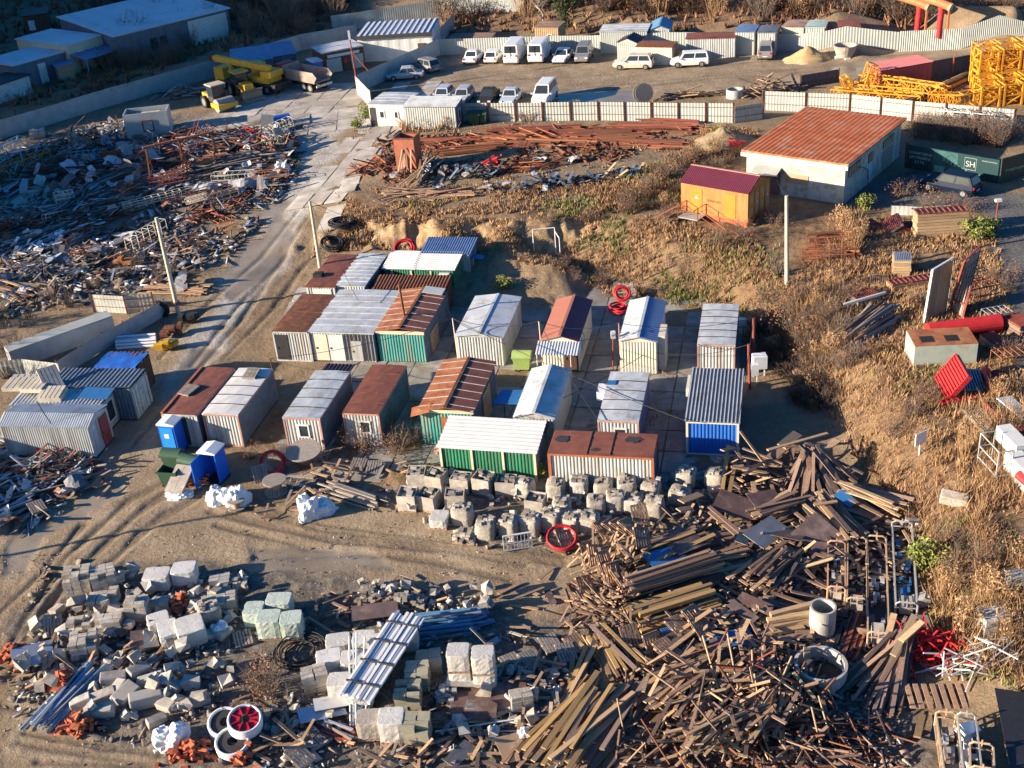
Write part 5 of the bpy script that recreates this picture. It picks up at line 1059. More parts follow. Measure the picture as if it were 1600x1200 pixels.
def chaos(kind, q, rx, ry, n, h, l0, l1, w, t, mts, ang=None, spread=180, tilt=.25, rot=0):
    C = P(*q)
    for i in range(n):
        a_ = U(0,2*PI); r = U(0,1)**.6; X = rx*r*math.cos(a_); Y = ry*r*math.sin(a_); x = C.x+X*math.cos(rot)-Y*math.sin(rot); y = C.y+X*math.sin(rot)+Y*math.cos(rot)
        an = rad((ang if ang is not None else 0)+R.gauss(0,1)*spread/2 if ang is not None else U(0,180)); l = U(l0,l1); ti = R.gauss(0,tilt)
        dv = Vector((math.cos(an)*math.cos(ti), math.sin(an)*math.cos(ti), math.sin(ti)))*l/2
        c = Vector((x, y, zat(x,y)+h*(1-r*r)*(i+1)/n+.06+abs(math.sin(ti))*l/2*.8)); item(kind, c-dv, c+dv, w*U(.8,1.2), t*U(.8,1.2), R.choice(mts))
PW, PN, PY, PP = M_wood, M_woodn, M_woody, M_wood_p
PLK = 'plank'
fan(PLK,(1262,737),2.2,3.4,30,215,300,1.9,.2,.05,[PW]); fan(PLK,(1262,737),2.2,3.2,10,300,335,1.9,.2,.06,[PW])
for q0, q1, z, mt, w in (((1198,744),(1291,709),1.9,PN,.2),((1225,737),(1328,720),1.9,PW,.15),((1272,722),(1348,756),1.0,PW,.16),((1285,735),(1306,722),1.6,PN,.5),((1205,735),(1236,702),.9,PW,.8),((1220,732),(1245,708),1.6,PN,.6),((1138,718),(1128,786),1.2,PY,.22),((1151,728),(1139,790),.9,PY,.22),((1128,735),(1146,722),1.4,PN,.3),((1142,757),(1198,757),1.3,PN,.2),((1160,729),(1222,745),1.5,PW,.15),((1176,772),(1180,800),1.0,PN,.25),((1108,818),(1170,868),1.2,PW,.22),((1108,818),(1150,850),.9,PW,.2),((1064,812),(1095,793),1.3,PN,.5),((1060,822),(1080,812),1.1,PN,.4),((1345,840),(1388,818),.9,PW,.18),((1270,822),(1306,816),1.4,PN,.2),((1120,835),(1175,822),.8,PY,.22)):
    a = P(*q0); b = P(*q1); a.z += z*U(.8,1); b.z += z*U(.6,1); item(PLK, a, b, w, .07, mt)
chaos(PLK,(1168,745),2.6,2.2,38,1.2,1.2,2.8,.18,.06,[PW,PN,PW])
bundle(PLK,(1170,825),(1250,800),38,2.6,1.3,.2,.07,[PW,PN,PW],ja=.16); bundle(PLK,(1265,800),(1325,862),48,3.4,1.3,.22,.06,[PW,PW,PN],ja=.12); bundle(PLK,(1312,782),(1405,822),46,3.2,1.2,.22,.06,[PW,PW,PN],ja=.14)
bundle(PLK,(1310,832),(1392,822),16,2.0,.6,.2,.06,[PW],ja=.2); bundle(PLK,(1170,925),(1228,878),34,2.6,1.2,.18,.07,[PW,PN],ja=.15); bundle(PLK,(1208,925),(1245,885),22,2.0,1.0,.2,.06,[PW],ja=.12)
bundle(PLK,(995,900),(1100,862),48,4.6,.9,.22,.08,[PW,PW,PY],ja=.14); bundle(PLK,(1090,902),(1170,880),26,2.0,1.2,.2,.09,[PW,PN],ja=.1); bundle(PLK,(1080,868),(1190,838),16,1.8,.6,.24,.07,[PW],ja=.16)
bundle(PLK,(988,980),(1112,942),40,2.7,.95,.2,.2,[PY],.04,.015); bundle(PLK,(975,948),(1118,902),36,1.7,1.5,.19,.1,[PW,PW],.05,.03,z0=.4)
chaos(PLK,(960,885),2.2,2.6,70,1.6,.8,1.4,.11,.04,[PN,PP,PN],ang=55,spread=70,tilt=.5); chaos(PLK,(945,960),2.2,1.8,60,1.3,.8,1.6,.11,.04,[PN,PP,PW],ang=110,spread=70,tilt=.4); chaos(PLK,(985,985),1.6,1.4,36,1.0,.7,1.3,.1,.04,[PP,PW],ang=100,spread=60,tilt=.5)
bundle(PLK,(938,995),(990,1062),26,2.2,.8,.18,.09,[PW,PY,PN],ja=.1); bundle(PLK,(905,1118),(932,1025),16,2.0,.7,.2,.08,[PN,PW,PY],ja=.08)
bundle(PLK,(862,1208),(958,1092),52,4.6,1.1,.22,.08,[PW,PN,PY],ja=.1); bundle(PLK,(935,1205),(1015,1095),26,2.4,.9,.28,.09,[PW,PW],ja=.08); bundle(PLK,(1005,1118),(1120,1032),30,2.6,.9,.26,.1,[PY,PW,PN],ja=.08)
bundle(PLK,(1005,1040),(1100,1000),22,3.0,.8,.22,.08,[PW,PN],ja=.25); chaos(PLK,(1100,985),3.0,1.4,34,.9,.8,2.2,.2,.06,[PW,PN])
fan(PLK,(1418,1008),3.4,5.6,52,208,248,1.3,.18,.1,[PW],.1); 
for q0, q1, z0, z1, mt in (((1378,1040),(1393,1000),.8,1.6,PN),((1404,1040),(1436,1018),1.5,1.8,PN),((1392,1055),(1424,1005),1.2,1.7,PN),((1262,1090),(1259,1040),.3,1.1,PN),((1272,1108),(1264,1062),.3,1.2,PW),((1432,1160),(1440,1125),.3,.3,PY)):
    a = P(*q0); b = P(*q1); a.z += z0; b.z += z1; item(PLK, a, b, .3, .1, mt)
bundle(PLK,(1195,985),(1275,968),9,1.4,.9,.32,.2,[PN,PY],ja=.06); bundle(PLK,(1195,1000),(1265,990),8,1.2,.5,.28,.16,[PW,PN],ja=.06); bundle(PLK,(1190,950),(1262,968),14,2.0,.7,.2,.07,[PW],ja=.1)
chaos(PLK,(1250,880),6.5,3.2,170,.7,.8,2.6,.18,.05,[PW,PW,PN]); chaos(PLK,(1050,960),6.0,5.0,190,.5,.6,2.0,.15,.05,[PW,PP]); chaos(PLK,(1150,1000),4.5,2.5,110,.6,.6,2.2,.2,.05,[PW,PN])
for q, n in (((760,1185),14),((845,925),5),((560,965),8),((150,960),10),((690,1170),10),((480,780),8),((150,760),8),((430,1170),10)): chaos(PLK,q,2.2,1.4,n,.3,.7,1.9,.16,.05,[PW,PN,PP],tilt=.1)
bundle(PLK,(512,765),(592,790),26,1.3,.55,.1,.09,[M_wood_g],ja=.05); bundle(PLK,(232,452),(320,455),20,1.8,.4,.22,.06,[PN,PP],ja=.1); bundle(PLK,(180,262),(228,268),18,1.6,.7,.22,.09,[PY,PN],.05,.03); bundle(PLK,(8,288),(55,286),16,1.8,.4,.22,.09,[PY,PW],.05,.04); bundle(PLK,(-5,445),(55,465),22,2.4,.6,.22,.06,[PW,PN],ja=.1)
bundle(PLK,(640,300),(680,258),14,1.2,.9,.16,.06,[PN,PW],ja=.15,tip=.4); bundle(PLK,(590,315),(690,300),30,3.5,.4,.16,.06,[PW,PN,PP],ja=.5); bundle(PLK,(655,312),(745,300),22,1.6,.5,.2,.07,[PN,PW,M_pink],ja=.25); chaos(PLK,(1085,150),4,1.0,34,.6,1.0,3.0,.22,.07,[PN,PY,PW],ang=10,spread=40,tilt=.08); chaos(PLK,(1195,145),3.6,1.6,44,1.5,1.2,2.8,.2,.07,[PW,PN],tilt=.3)
for q, n in (((150,1000),22),((200,1020),20),((90,1040),16),((250,1010),14),((310,970),14),((520,960),16),((640,930),16),((820,1060),26),((860,1130),20),((700,1160),22),((460,1150),18),((600,1180),18),((420,1110),10),((760,1000),14),((520,740),22),((640,740),16),((440,800),10),((1060,820),30),((1110,800),30)): chaos(PLK,q,2.2,1.6,n,.5,.5,1.8,.14,.05,[PW,PN,PP,M_wood_g],tilt=.25)
chaos(PLK,(1120,1085),5.0,2.6,90,1.8,1.0,2.6,.15,.05,[PW,PW,PN],ang=40,spread=70,tilt=.25); chaos(PLK,(1130,1160),5.0,2.2,80,1.6,1.0,2.4,.15,.05,[PW,PN,PW],ang=50,spread=80,tilt=.25); chaos(PLK,(1215,1110),2.4,2.4,40,1.5,1.0,2.2,.14,.06,[PW,PN],ang=85,spread=70,tilt=.3)
for q0, q1, n in (((1040,1140),(1100,1080),14),((1150,1180),(1210,1130),14),((1060,1195),(1140,1150),16)): bundle(PLK,q0,q1,n,1.8,.6,.16,.06,[PW,PN],ja=.2,z0=1.0)
flush(PLK,'plank',{M_wood.name:'weathered grey brown board lying loose in the timber heaps',M_woodn.name:'fresh pale board lying among the dark timber heaps',M_woody.name:'yellow timber beam lying in the lower right heaps',M_wood_p.name:'short splintered pallet board among the timber',M_wood_g.name:'thin pale grey batten in the neat pile before the cabins',M_pink.name:'faded pink board on the rusty terrace'},'plank','loose timber',300,'timber_heap','jumbled weathered boards filling the timber heaps')
bs = 1
chaos('prop',(1130,1090),5.2,3.0,130,1.5,1.4,2.8,.09,.09,[M_wood,M_wood,M_darkrust,M_wood,M_redst,PN],ang=35,spread=70,tilt=.35); chaos('prop',(1120,1160),5.0,2.4,110,1.4,1.2,2.4,.09,.09,[M_wood,M_darkrust,M_wood,M_wood,PN],ang=60,spread=90,tilt=.4); chaos('prop',(1215,1120),2.6,3.0,100,1.4,1.2,2.4,.08,.08,[M_wood,PN,M_darkrust],ang=95,spread=60,tilt=.45); chaos('prop',(1270,1170),4.0,1.8,70,.7,1.2,2.6,.07,.07,[M_wood,M_darkrust],ang=130,spread=60,tilt=.15)
for q0, q1, z in (((1130,1120),(1098,1050),1.6),((1160,1130),(1136,1050),1.7),((1190,1080),(1190,1060),1.4)):
    a = P(*q0); b = P(*q1); a.z += .6; b.z += z+.6; item('prop', a, b, .09, .09, PN)
flush('prop','prop',{M_redst.name:'red oxide steel prop in the tangled pole heap, bottom right',M_wood.name:'dull grey pole in the tangled heap, bottom right',M_darkrust.name:'dark rusted pole in the tangled heap, bottom right',M_woodn.name:'pale stake sticking out of the tangled pole heap'},'prop','props in the pole heap',260,'prop_heap','thicket of poles and props at the bottom right',True)
# rusty beams on the terrace
RB = [M_darkrust,M_rust,M_redst,M_darkrust]
for q0, q1, n, wd, h in (((770,208),(900,205),22,1.8,.5),((860,212),(1010,212),26,2.4,.5),((960,200),(1090,205),20,1.8,.5),((760,222),(930,225),26,2.6,.4),((930,222),(1060,228),20,2.2,.35),((640,225),(745,222),18,1.8,.4),((690,240),(780,232),22,1.8,.5),((1000,190),(1090,195),12,1.0,.3),((1265,385),(1335,380),18,1.6,1.2),((1258,400),(1338,405),12,1.4,.6)): bundle('beam',q0,q1,n,wd,h,.17,.14,RB,ja=.07)
chaos('beam',(590,262),2.4,2.0,46,.9,1.5,3.4,.1,.1,RB,tilt=.2); chaos('beam',(835,262),3.0,1.0,26,.5,1.5,4,.1,.1,RB,ang=0,spread=50,tilt=.15); chaos('beam',(20,362),3.4,1.6,40,1.0,1.5,3.2,.12,.1,[M_darkrust]); chaos('beam',(325,340),2.2,1.2,26,.6,1.2,2.8,.1,.1,RB)
chaos('beam',(150,270),9,4,40,1.2,3,5.5,.16,.14,[M_darkrust,M_redst,M_dark],ang=25,spread=60,tilt=.12); chaos('beam',(340,250),6,4,34,1.0,2.5,5,.16,.14,[M_darkrust,M_rust,M_dark],ang=20,spread=80,tilt=.15); chaos('beam',(110,350),7,3,24,.5,2.5,5,.15,.12,[M_darkrust,M_dark],ang=30,spread=50,tilt=.08)
chaos('beam',(850,215),9,2.2,110,.5,1.5,4.5,.12,.1,RB,ang=-15,spread=40,tilt=.06); chaos('beam',(700,230),4,2,50,.4,1.2,3.5,.12,.1,RB,ang=-10,spread=60,tilt=.08)
flush('beam','rusty_beam','rust brown steel beam lying in the scrap on the upper terrace','beam','rusty steel beams and bars',260,'rusty_beam_heap','mass of rusted steel beams on the terrace')
# strips and profiles in the left scrap yard
SC = [M_skin,M_alu,M_wood_g,M_dark,M_wood]
SC2 = [M_alu,M_skin,M_dark]
for q0, q1, n, wd, h in (((85,345),(165,290),26,3.0,.5),((130,300),(205,272),22,2.4,.5),((170,275),(240,262),16,2.0,.4),((270,285),(400,262),30,3.4,.6),((300,300),(440,285),24,3.0,.4),((290,235),(380,215),30,3.2,.7),((330,255),(450,240),22,2.6,.5),((20,395),(110,355),22,3.0,.4),((0,310),(30,290),10,2,.4),((60,330),(130,318),14,2,.4),((150,325),(190,318),14,1.4,.4),((240,225),(300,205),12,2,.4),((0,690),(120,700),12,1.4,.2),((0,760),(60,748),16,2.0,.3),((20,780),(110,752),20,2.0,.4),((0,805),(40,785),12,2,.3)): bundle('strip',q0,q1,int(n*1.9),wd*1.15,h*1.4,.15,.08,SC,ja=.2)
chaos('strip',(130,225),8,2.6,220,1.7,.8,3.0,.14,.06,SC,tilt=.3,rot=.5); chaos('strip',(60,265),7,3,130,.6,.8,2.2,.14,.06,SC,rot=.4); chaos('strip',(330,225),7,4,190,1.2,.8,3.4,.1,.08,SC+RB,tilt=.3); chaos('strip',(420,235),3,4,130,1.5,.6,2.0,.14,.1,SC+RB); chaos('strip',(60,740),4,1.8,100,.8,.8,2.4,.12,.06,SC+[M_redst]); chaos('strip',(30,760),4,2.4,80,.5,.8,2,.14,.06,SC); chaos('strip',(290,150),4,1.8,70,.8,.8,2.6,.14,.1,SC,ang=20,spread=30)
chaos('strip',(870,290),4.2,1.2,60,.7,.8,1.9,.28,.05,[M_steelblue,M_dark,M_steelblue],ang=75,spread=70,tilt=.35); chaos('strip',(960,275),2.8,1.0,30,.5,.8,1.8,.28,.05,[M_steelblue,M_dark,PN],ang=60,spread=80,tilt=.3); chaos('strip',(745,275),2.6,1.2,30,.9,.8,2.0,.3,.05,[M_steelblue,M_dark],ang=70,spread=60,tilt=.4)
bundle('strip',(65,1140),(152,1045),34,1.9,.5,.09,.06,[M_alu,M_bluepile,M_alu],ja=.05); bundle('strip',(655,985),(745,975),34,2.0,.8,.1,.08,[M_bluepile,M_bluepile,M_alu],ja=.06); bundle('strip',(700,985),(760,965),14,1.0,.5,.3,.05,[M_bluepile],ja=.2); bundle('strip',(330,1180),(300,1172),4,1,.2,.1,.05,[M_alu]); bundle('strip',(500,1120),(560,1150),16,1.6,.3,.1,.06,[M_redst,M_alu,M_wood],ja=.1); bundle('strip',(690,1140),(900,1140),6,1.4,.3,.06,.05,[M_white],ja=.3)
chaos('strip',(1440,1020),1.6,1.0,60,1.2,.7,1.7,.06,.06,[M_red],tilt=.4); chaos('strip',(1460,1030),1.7,1.2,30,.6,.8,1.8,.06,.06,[M_red],tilt=.4); chaos('strip',(1520,1035),2.0,.9,34,.6,1.0,2.4,.05,.05,[M_alu,M_white],tilt=.2); bundle('strip',(1322,1030),(1345,962),12,.9,.1,.11,.1,RB,.02,.01); bundle('strip',(1305,1030),(1322,975),6,.6,.1,.11,.1,[M_dark],.02,.01)
chaos('strip',(120,330),9,5,220,.5,.6,2.6,.14,.06,SC,ang=30,spread=60,tilt=.1,rot=.4); chaos('strip',(250,290),8,4,200,.6,.6,2.6,.12,.06,SC,ang=25,spread=60,tilt=.12,rot=.3); chaos('strip',(60,400),7,3.5,130,.5,.5,2.0,.14,.06,SC,tilt=.15); chaos('strip',(230,400),7,4,130,.4,.5,2.2,.13,.06,SC+[PN,M_rust],tilt=.15); chaos('strip',(40,440),5,2.5,70,.4,.5,2.2,.14,.06,SC+[PN]); chaos('strip',(370,310),4,4,110,.6,.5,2.4,.1,.07,SC+RB)
flush('strip','metal_strip',{M_skin.name:'scuffed sheet strip in the scrap yard',M_alu.name:'silvery metal profile among the scrap',M_wood_g.name:'grey batten among the metal scrap',M_dark.name:'blackish strip among the scrap',M_wood.name:'brown stick among the metal scrap',M_darkrust.name:'dark rusty bar among mixed scrap',M_rust.name:'bright rusty bar among mixed scrap',M_redst.name:'red oxide bar among mixed scrap',M_steelblue.name:'slate blue sheet strip on the upper terrace',M_bluepile.name:'blue steel strip in the lower middle pile',M_white.name:'white tube on the bottom rubble',M_red.name:'bright red scaffold tube, right of the concrete rings',M_woodn.name:'pale board among slate blue sheets'},'strip','scrap strips and tubes',290,'scrap_heap','mixed strips, bars and sheet offcuts in the scrap yard')
# litter and rubble as ground cover
def scatter(name, polys, n, s0, s1, mt, label, cat, flat=.5, asp=1.6):
    V = []; F = []; cnt = 0
    for s in polys:
        q = wpoly(s); xs = [p[0] for p in q]; ys = [p[1] for p in q]; ar = (max(xs)-min(xs))*(max(ys)-min(ys)); k = int(n*ar/100)
        X = NR.uniform(min(xs),max(xs),k); Y = NR.uniform(min(ys),max(ys),k); dens = fbm(X[None], Y[None], 77, [(5,1),(1.6,.8)])[0]
        ok = inpoly(X, Y, q)&(dens > -.25); X = X[ok]; Y = Y[ok]; m = len(X); Z = zv(X, Y)
        sx, sy, sz = (s0+(s1-s0)*NR.random(m)**1.7 for _ in range(3)); sx = sx*NR.uniform(.6,asp,m); sz = sz*flat; th = NR.uniform(0,PI,m); t1 = NR.normal(0,.3,m); t2 = NR.normal(0,.3,m)
        C = np.array([(-1,-1,-1),(1,-1,-1),(1,1,-1),(-1,1,-1),(-1,-1,1),(1,-1,1),(1,1,1),(-1,1,1)])*.5
        B = C[None]*np.stack([sx,sy,sz],-1)[:,None]*NR.uniform(.65,1.25,(m,8,3)); c, s_ = np.cos(th)[:,None], np.sin(th)[:,None]
        x = B[...,0]*c-B[...,1]*s_; y = B[...,0]*s_+B[...,1]*c; z = B[...,2]+x*t1[:,None]+y*t2[:,None]
        V.append(np.stack([x+X[:,None], y+Y[:,None], z+(Z+sz*.3+.03)[:,None]],-1).reshape(-1,3))
        f = np.array([(3,2,1,0),(4,5,6,7),(0,1,5,4),(1,2,6,5),(2,3,7,6),(3,0,4,7)]); F.append((f[None]+np.arange(m)[:,None,None]*8+cnt).reshape(-1,4)); cnt += m*8
    stuff(bigmesh(name, np.concatenate(V), np.concatenate(F), mt), label, cat)
scatter('litter',["0,250 170,190 260,215 460,190 470,260 440,320 380,380 320,450 200,460 100,480 0,500","0,700 150,705 130,760 60,830 0,850"],430,.08,.6,M_litter,'mixed scrap and litter covering the left yard','litter',.3,4.5)
scatter('litter',["60,880 380,890 420,950 700,940 900,1000 880,1200 330,1200 0,1110 20,1000","420,700 640,720 700,800 560,800 420,780"],420,.04,.34,M_litter,'small litter between the pallets in the foreground','litter',.4,3)
scatter('rubble',["110,900 400,900 420,1060 330,1130 130,1120 20,1090","540,905 760,930 850,1010 830,1110 660,1080 560,1010","620,730 1080,750 1040,830 760,860 640,810","390,1050 540,1120 520,1200 400,1200","1200,1120 1380,1080 1430,1200 1200,1200"],620,.05,.34,M_rubble,'pale broken masonry chips','rubble',.7)
scatter('stones',["0,850 700,800 900,880 860,1200 0,1200","1080,680 1340,700 1400,800 1080,800","580,190 1130,200 1050,330 600,330","1150,480 1330,730 1400,760 1200,480","1300,330 1560,380 1600,1100 1450,1000 1300,560","600,400 1000,470 980,500 640,430"],130,.03,.11,M_rubble,'scattered small stones on the bare ground','stones',.6)
scatter('offcuts',["900,830 1180,720 1420,800 1400,1000 1440,1200 900,1200 860,1150 940,1000"],700,.08,.42,M_wood,'wood chips and offcuts under the timber heaps','offcuts',.25,4)
scatter('rust_scrap',["590,215 1110,205 1090,245 780,262 600,290"],420,.08,.5,M_darkrust,'rusty flakes and offcuts on the terrace','scrap',.25,6)
# bent sheets and pale sheet offcuts that give the scrap yard its coarse look
BS = []
for sd in range(6):
    rr = random.Random(sd); m = MB(); nx, ny = 7, 4; k1, k2 = rr.uniform(-.35,.35), rr.uniform(2,5); vs = []
    for i in range(nx):
        for j in range(ny): x = -.5+i/(nx-1); y = -.5+j/(ny-1); vs.append((x+rr.uniform(-.03,.03), y*(.6+.4*rr.random() if i in (0,nx-1) else 1), k1*math.cos(k2*x)*.6+.06*math.sin(9*x*(sd%2))+rr.uniform(-.03,.03)))
    fs = [(i*ny+j,(i+1)*ny+j,(i+1)*ny+j+1,i*ny+j+1) for i in range(nx-1) for j in range(ny-1)]; m.add(vs, fs); BS.append(m)
M_sheetmix = mat('scrap sheet metal', [(.44,.48,.52),(.30,.33,.36),(.55,.58,.60),(.24,.20,.18),(.36,.38,.40),(.16,.17,.19),(.30,.14,.09),(.48,.46,.42)], .6, .15, .3, 2, (.22,.15,.11), 1.2, .6, interp='CONSTANT')
BSM = [m.mesh('bent_sheet', M_sheetmix) for m in BS]
def sheets(poly, n, s0, s1, h, label, tilt=.5):
    q = wpoly(poly); xs = [p[0] for p in q]; ys = [p[1] for p in q]; k = 0
    for _ in range(n*12):
        if k >= n: break
        x, y = U(min(xs),max(xs)), U(min(ys),max(ys))
        if not inpoly(np.array([x]),np.array([y]),q)[0]: continue
        k += 1; o = put('bent_sheet', R.choice(BSM)); s = U(s0,s1); o.location = (x,y,zat(x,y)+.15+U(0,h)); o.rotation_euler = (R.gauss(0,tilt),R.gauss(0,tilt),U(0,6.3)); o.scale = (s*U(.8,1.6),s*U(.35,.9),s*.8); tag(o, label, 'sheet metal', label.replace('piece','pieces'))
sheets("60,260 180,205 260,230 240,290 100,310 0,310",80,.5,1.9,1.3,'bent sheet metal piece in the heap under the shaded fence'); sheets("240,240 450,200 460,260 420,320 250,330",70,.5,1.8,.9,'crumpled sheet metal piece beside the rusty gantry'); sheets("0,330 240,320 330,360 300,460 120,450 0,480",70,.5,1.7,.5,'torn sheet metal piece in the lower left scrap',.3); sheets("0,715 150,725 110,800 0,830",26,.5,1.5,.6,'sheet metal piece beside the flooded road',.3); sheets("580,250 900,230 900,300 620,310",30,.5,1.5,.4,'dented sheet piece on the rusty terrace',.3)
# coarse broken chunks
CH = []
for sd in range(6):
    rr = random.Random(sd+40); m = MB(); vs = []
    for sx in (-1,1):
        for sy in (-1,1):
            for sz in (-1,1): vs.append((sx*.5*rr.uniform(.5,1.1), sy*.5*rr.uniform(.5,1.1), sz*.5*rr.uniform(.45,1.1)))
    m.add(vs, [(0,1,3,2),(4,6,7,5),(0,4,5,1),(2,3,7,6),(0,2,6,4),(1,5,7,3)]); CH.append(m.mesh('broken_block', [M_concl, M_conc, M_concl][sd%3]))
def chunks(poly, n, s0, s1, h, label):
    q = wpoly(poly); xs = [p[0] for p in q]; ys = [p[1] for p in q]; k = 0
    for _ in range(n*12):
        if k >= n: break
        x, y = U(min(xs),max(xs)), U(min(ys),max(ys))
        if not inpoly(np.array([x]),np.array([y]),q)[0]: continue
        k += 1; o = put('broken_block', R.choice(CH)); s = s0+(s1-s0)*R.random()**1.6; o.location = (x,y,zat(x,y)+s*.25+h*R.random()**2); o.rotation_euler = (U(-.6,.6),U(-.6,.6),U(0,6.3)); o.scale = (s*U(.8,1.5),s,s*U(.6,1)); tag(o, label, 'concrete chunk', label.replace('chunk','chunks'))
chunks("70,960 140,890 380,900 400,950 300,1020 380,1060 280,1130 140,1130 30,1060",150,.22,.85,.7,'broken pale masonry chunk in the lower left rubble field'); chunks("560,915 760,925 780,960 660,950 560,950",40,.2,.6,.6,'stone chunk in the row of cut stone by the track'); chunks("800,1040 900,1030 900,1110 800,1150 700,1180 690,1140",40,.2,.7,.4,'pale chunk beside the left foot of the timber'); chunks("630,740 1080,770 1050,800 930,830 700,830 640,800",70,.2,.6,.5,'pale chunk spilled between the big bags'); chunks("390,1060 520,1120 500,1190 400,1190",24,.2,.5,.3,'small masonry chunk near the pipe coils')
# ---------------------------------------------------------------- pallets
def pallet_mb(L=1.2, W_=.8):
    m = MB(); n = 6
    for k in range(n): m.bx(-W_/2+k*(W_-.1)/(n-1),-W_/2+k*(W_-.1)/(n-1)+.1,-L/2,L/2,.122,.144)
    for y in (-L/2+.05,0,L/2-.05): m.bx(-W_/2,W_/2,y-.05,y+.05,.1,.122); 
    for y in (-L/2+.05,0,L/2-.05):
        for x in (-W_/2+.07,0,W_/2-.07): m.bx(x-.06,x+.06,y-.05,y+.05,.022,.1)
    for x in (-W_/2+.06,0,W_/2-.06): m.bx(x-.05,x+.05,-L/2,L/2,0,.022)
    return m
def pallet_thing(label, mt, group):
    r = thing('pallet', label, 'pallet', (0,0,-50), 0, group); m = MB(); L, W_ = 1.2, .9; n = 6
    for k in range(n): x = -W_/2+k*(W_-.11)/(n-1); m.bx(x,x+.11,-L/2,L/2,.122,.144)
    m.build('deck', mt, r); m = MB()
    for y in (-L/2+.06,0,L/2-.06): m.bx(-W_/2,W_/2,y-.06,y+.06,.022,.12)
    m.build('stringers', mt, r); m = MB()
    for x in (-W_/2+.06,0,W_/2-.06): m.bx(x-.05,x+.05,-L/2,L/2,0,.02)
    m.build('base_boards', mt, r); return r
PA = pallet_thing('bare tan pallet tossed on the pallet heap left of the timber', M_wood_p, 'bare pallets'); PB = pallet_thing('grey weathered pallet lying on the foreground rubble', M_wood_g, 'grey pallets')
def pal(proto, q, h, rz, rx=0, ry=0, label=None, first=[0,0], sc=1):
    a = P(*q); i = 0 if proto is PA else 1
    if first[i] == 0:
        first[i] = 1; o = proto; o.location = a+Vector((0,0,h)); o.rotation_euler = (rx,ry,rz); o.scale = (sc,)*3
        if label: o['label'] = label
        return o
    return dup(proto, a+Vector((0,0,h)), (rx,ry,rz), label, None, sc)
for q, h, rz, rx, ry in (((942,838),.4,.8,.5,.3),((960,848),1.0,.9,.3,.2),((972,852),1.2,.9,.3,.25),((985,855),1.3,.8,.35,.2),((1000,830),1.1,.2,.9,0),((1003,865),1.0,.3,.7,.3),((920,870),.3,.4,.8,.1),((915,925),.3,.5,.7,.2),((945,910),1.3,.7,.9,.3),((958,920),1.0,.6,1.1,.2),((930,890),.9,.5,.9,.4),((965,935),1.2,1.2,.8,.6),((975,900),1.6,1,.6,.8),((900,1010),.1,.5,.15,.1),((985,1010),.6,.3,.9,0),((1060,998),.7,.6,.3,.1),((1085,985),.8,.7,.5,.1),((1042,1030),.6,.6,.2,.1),((1095,1000),.7,.5,.4,.2),((1020,1020),.5,.5,.9,.1)): pal(PA,q,h,rz,rx,ry)
for q, h, rz, rx, ry, lb in (((860,1010),.1,.35,.1,.05,'grey pallet lying half in shade at the left foot of the timber'),((885,1025),.15,.2,.1,.1,'grey pallet with open slats below the timber heap edge'),((280,1020),.3,.6,.7,.1,'grey pallet propped up on the foreground rubble'),((490,1160),.15,.7,.1,.1,'grey pallet lying beside the wood scraps at the bottom'),((470,1190),.25,.8,.2,.1,None),((85,985),.3,.3,.9,.2,'upright pallet leaning at the left rubble edge'),((380,1000),.0,.3,.0,.0,None),((408,748),.3,.4,.9,.0,'grey pallet standing on edge near the blue toilet'),((640,785),.2,-.2,.3,.2,'pallet leaning on the open crate before the cabins'),((392,585),2.65,-.2,0,0,'pallet lying on the white cabin roof'),((60,800),.3,.6,.1,.1,'tan pallet on the scrap beside the flooded road'),((830,1035),.1,.5,.1,.1,None),((800,1040),.1,.45,.05,.05,None),((700,812),.0,.1,.05,.05,'low pallet under the wrapped bale'),((430,770),.2,.2,.5,.1,None),((455,720),.1,.5,.1,.1,None),((560,730),.1,-.2,.1,.1,None),((585,735),.15,-.1,.1,.05,None)):
    if lb and 'roof' in lb:
        o = dup(PB, gp(393,585,2.5), (0.05,0,-.2), lb)
    else: pal(PB,q,h,rz,rx,ry,lb)
dup(PB, gp(295,611,2.47), (.05,0,-.5), 'pallet lying on the brown red cabin roof')
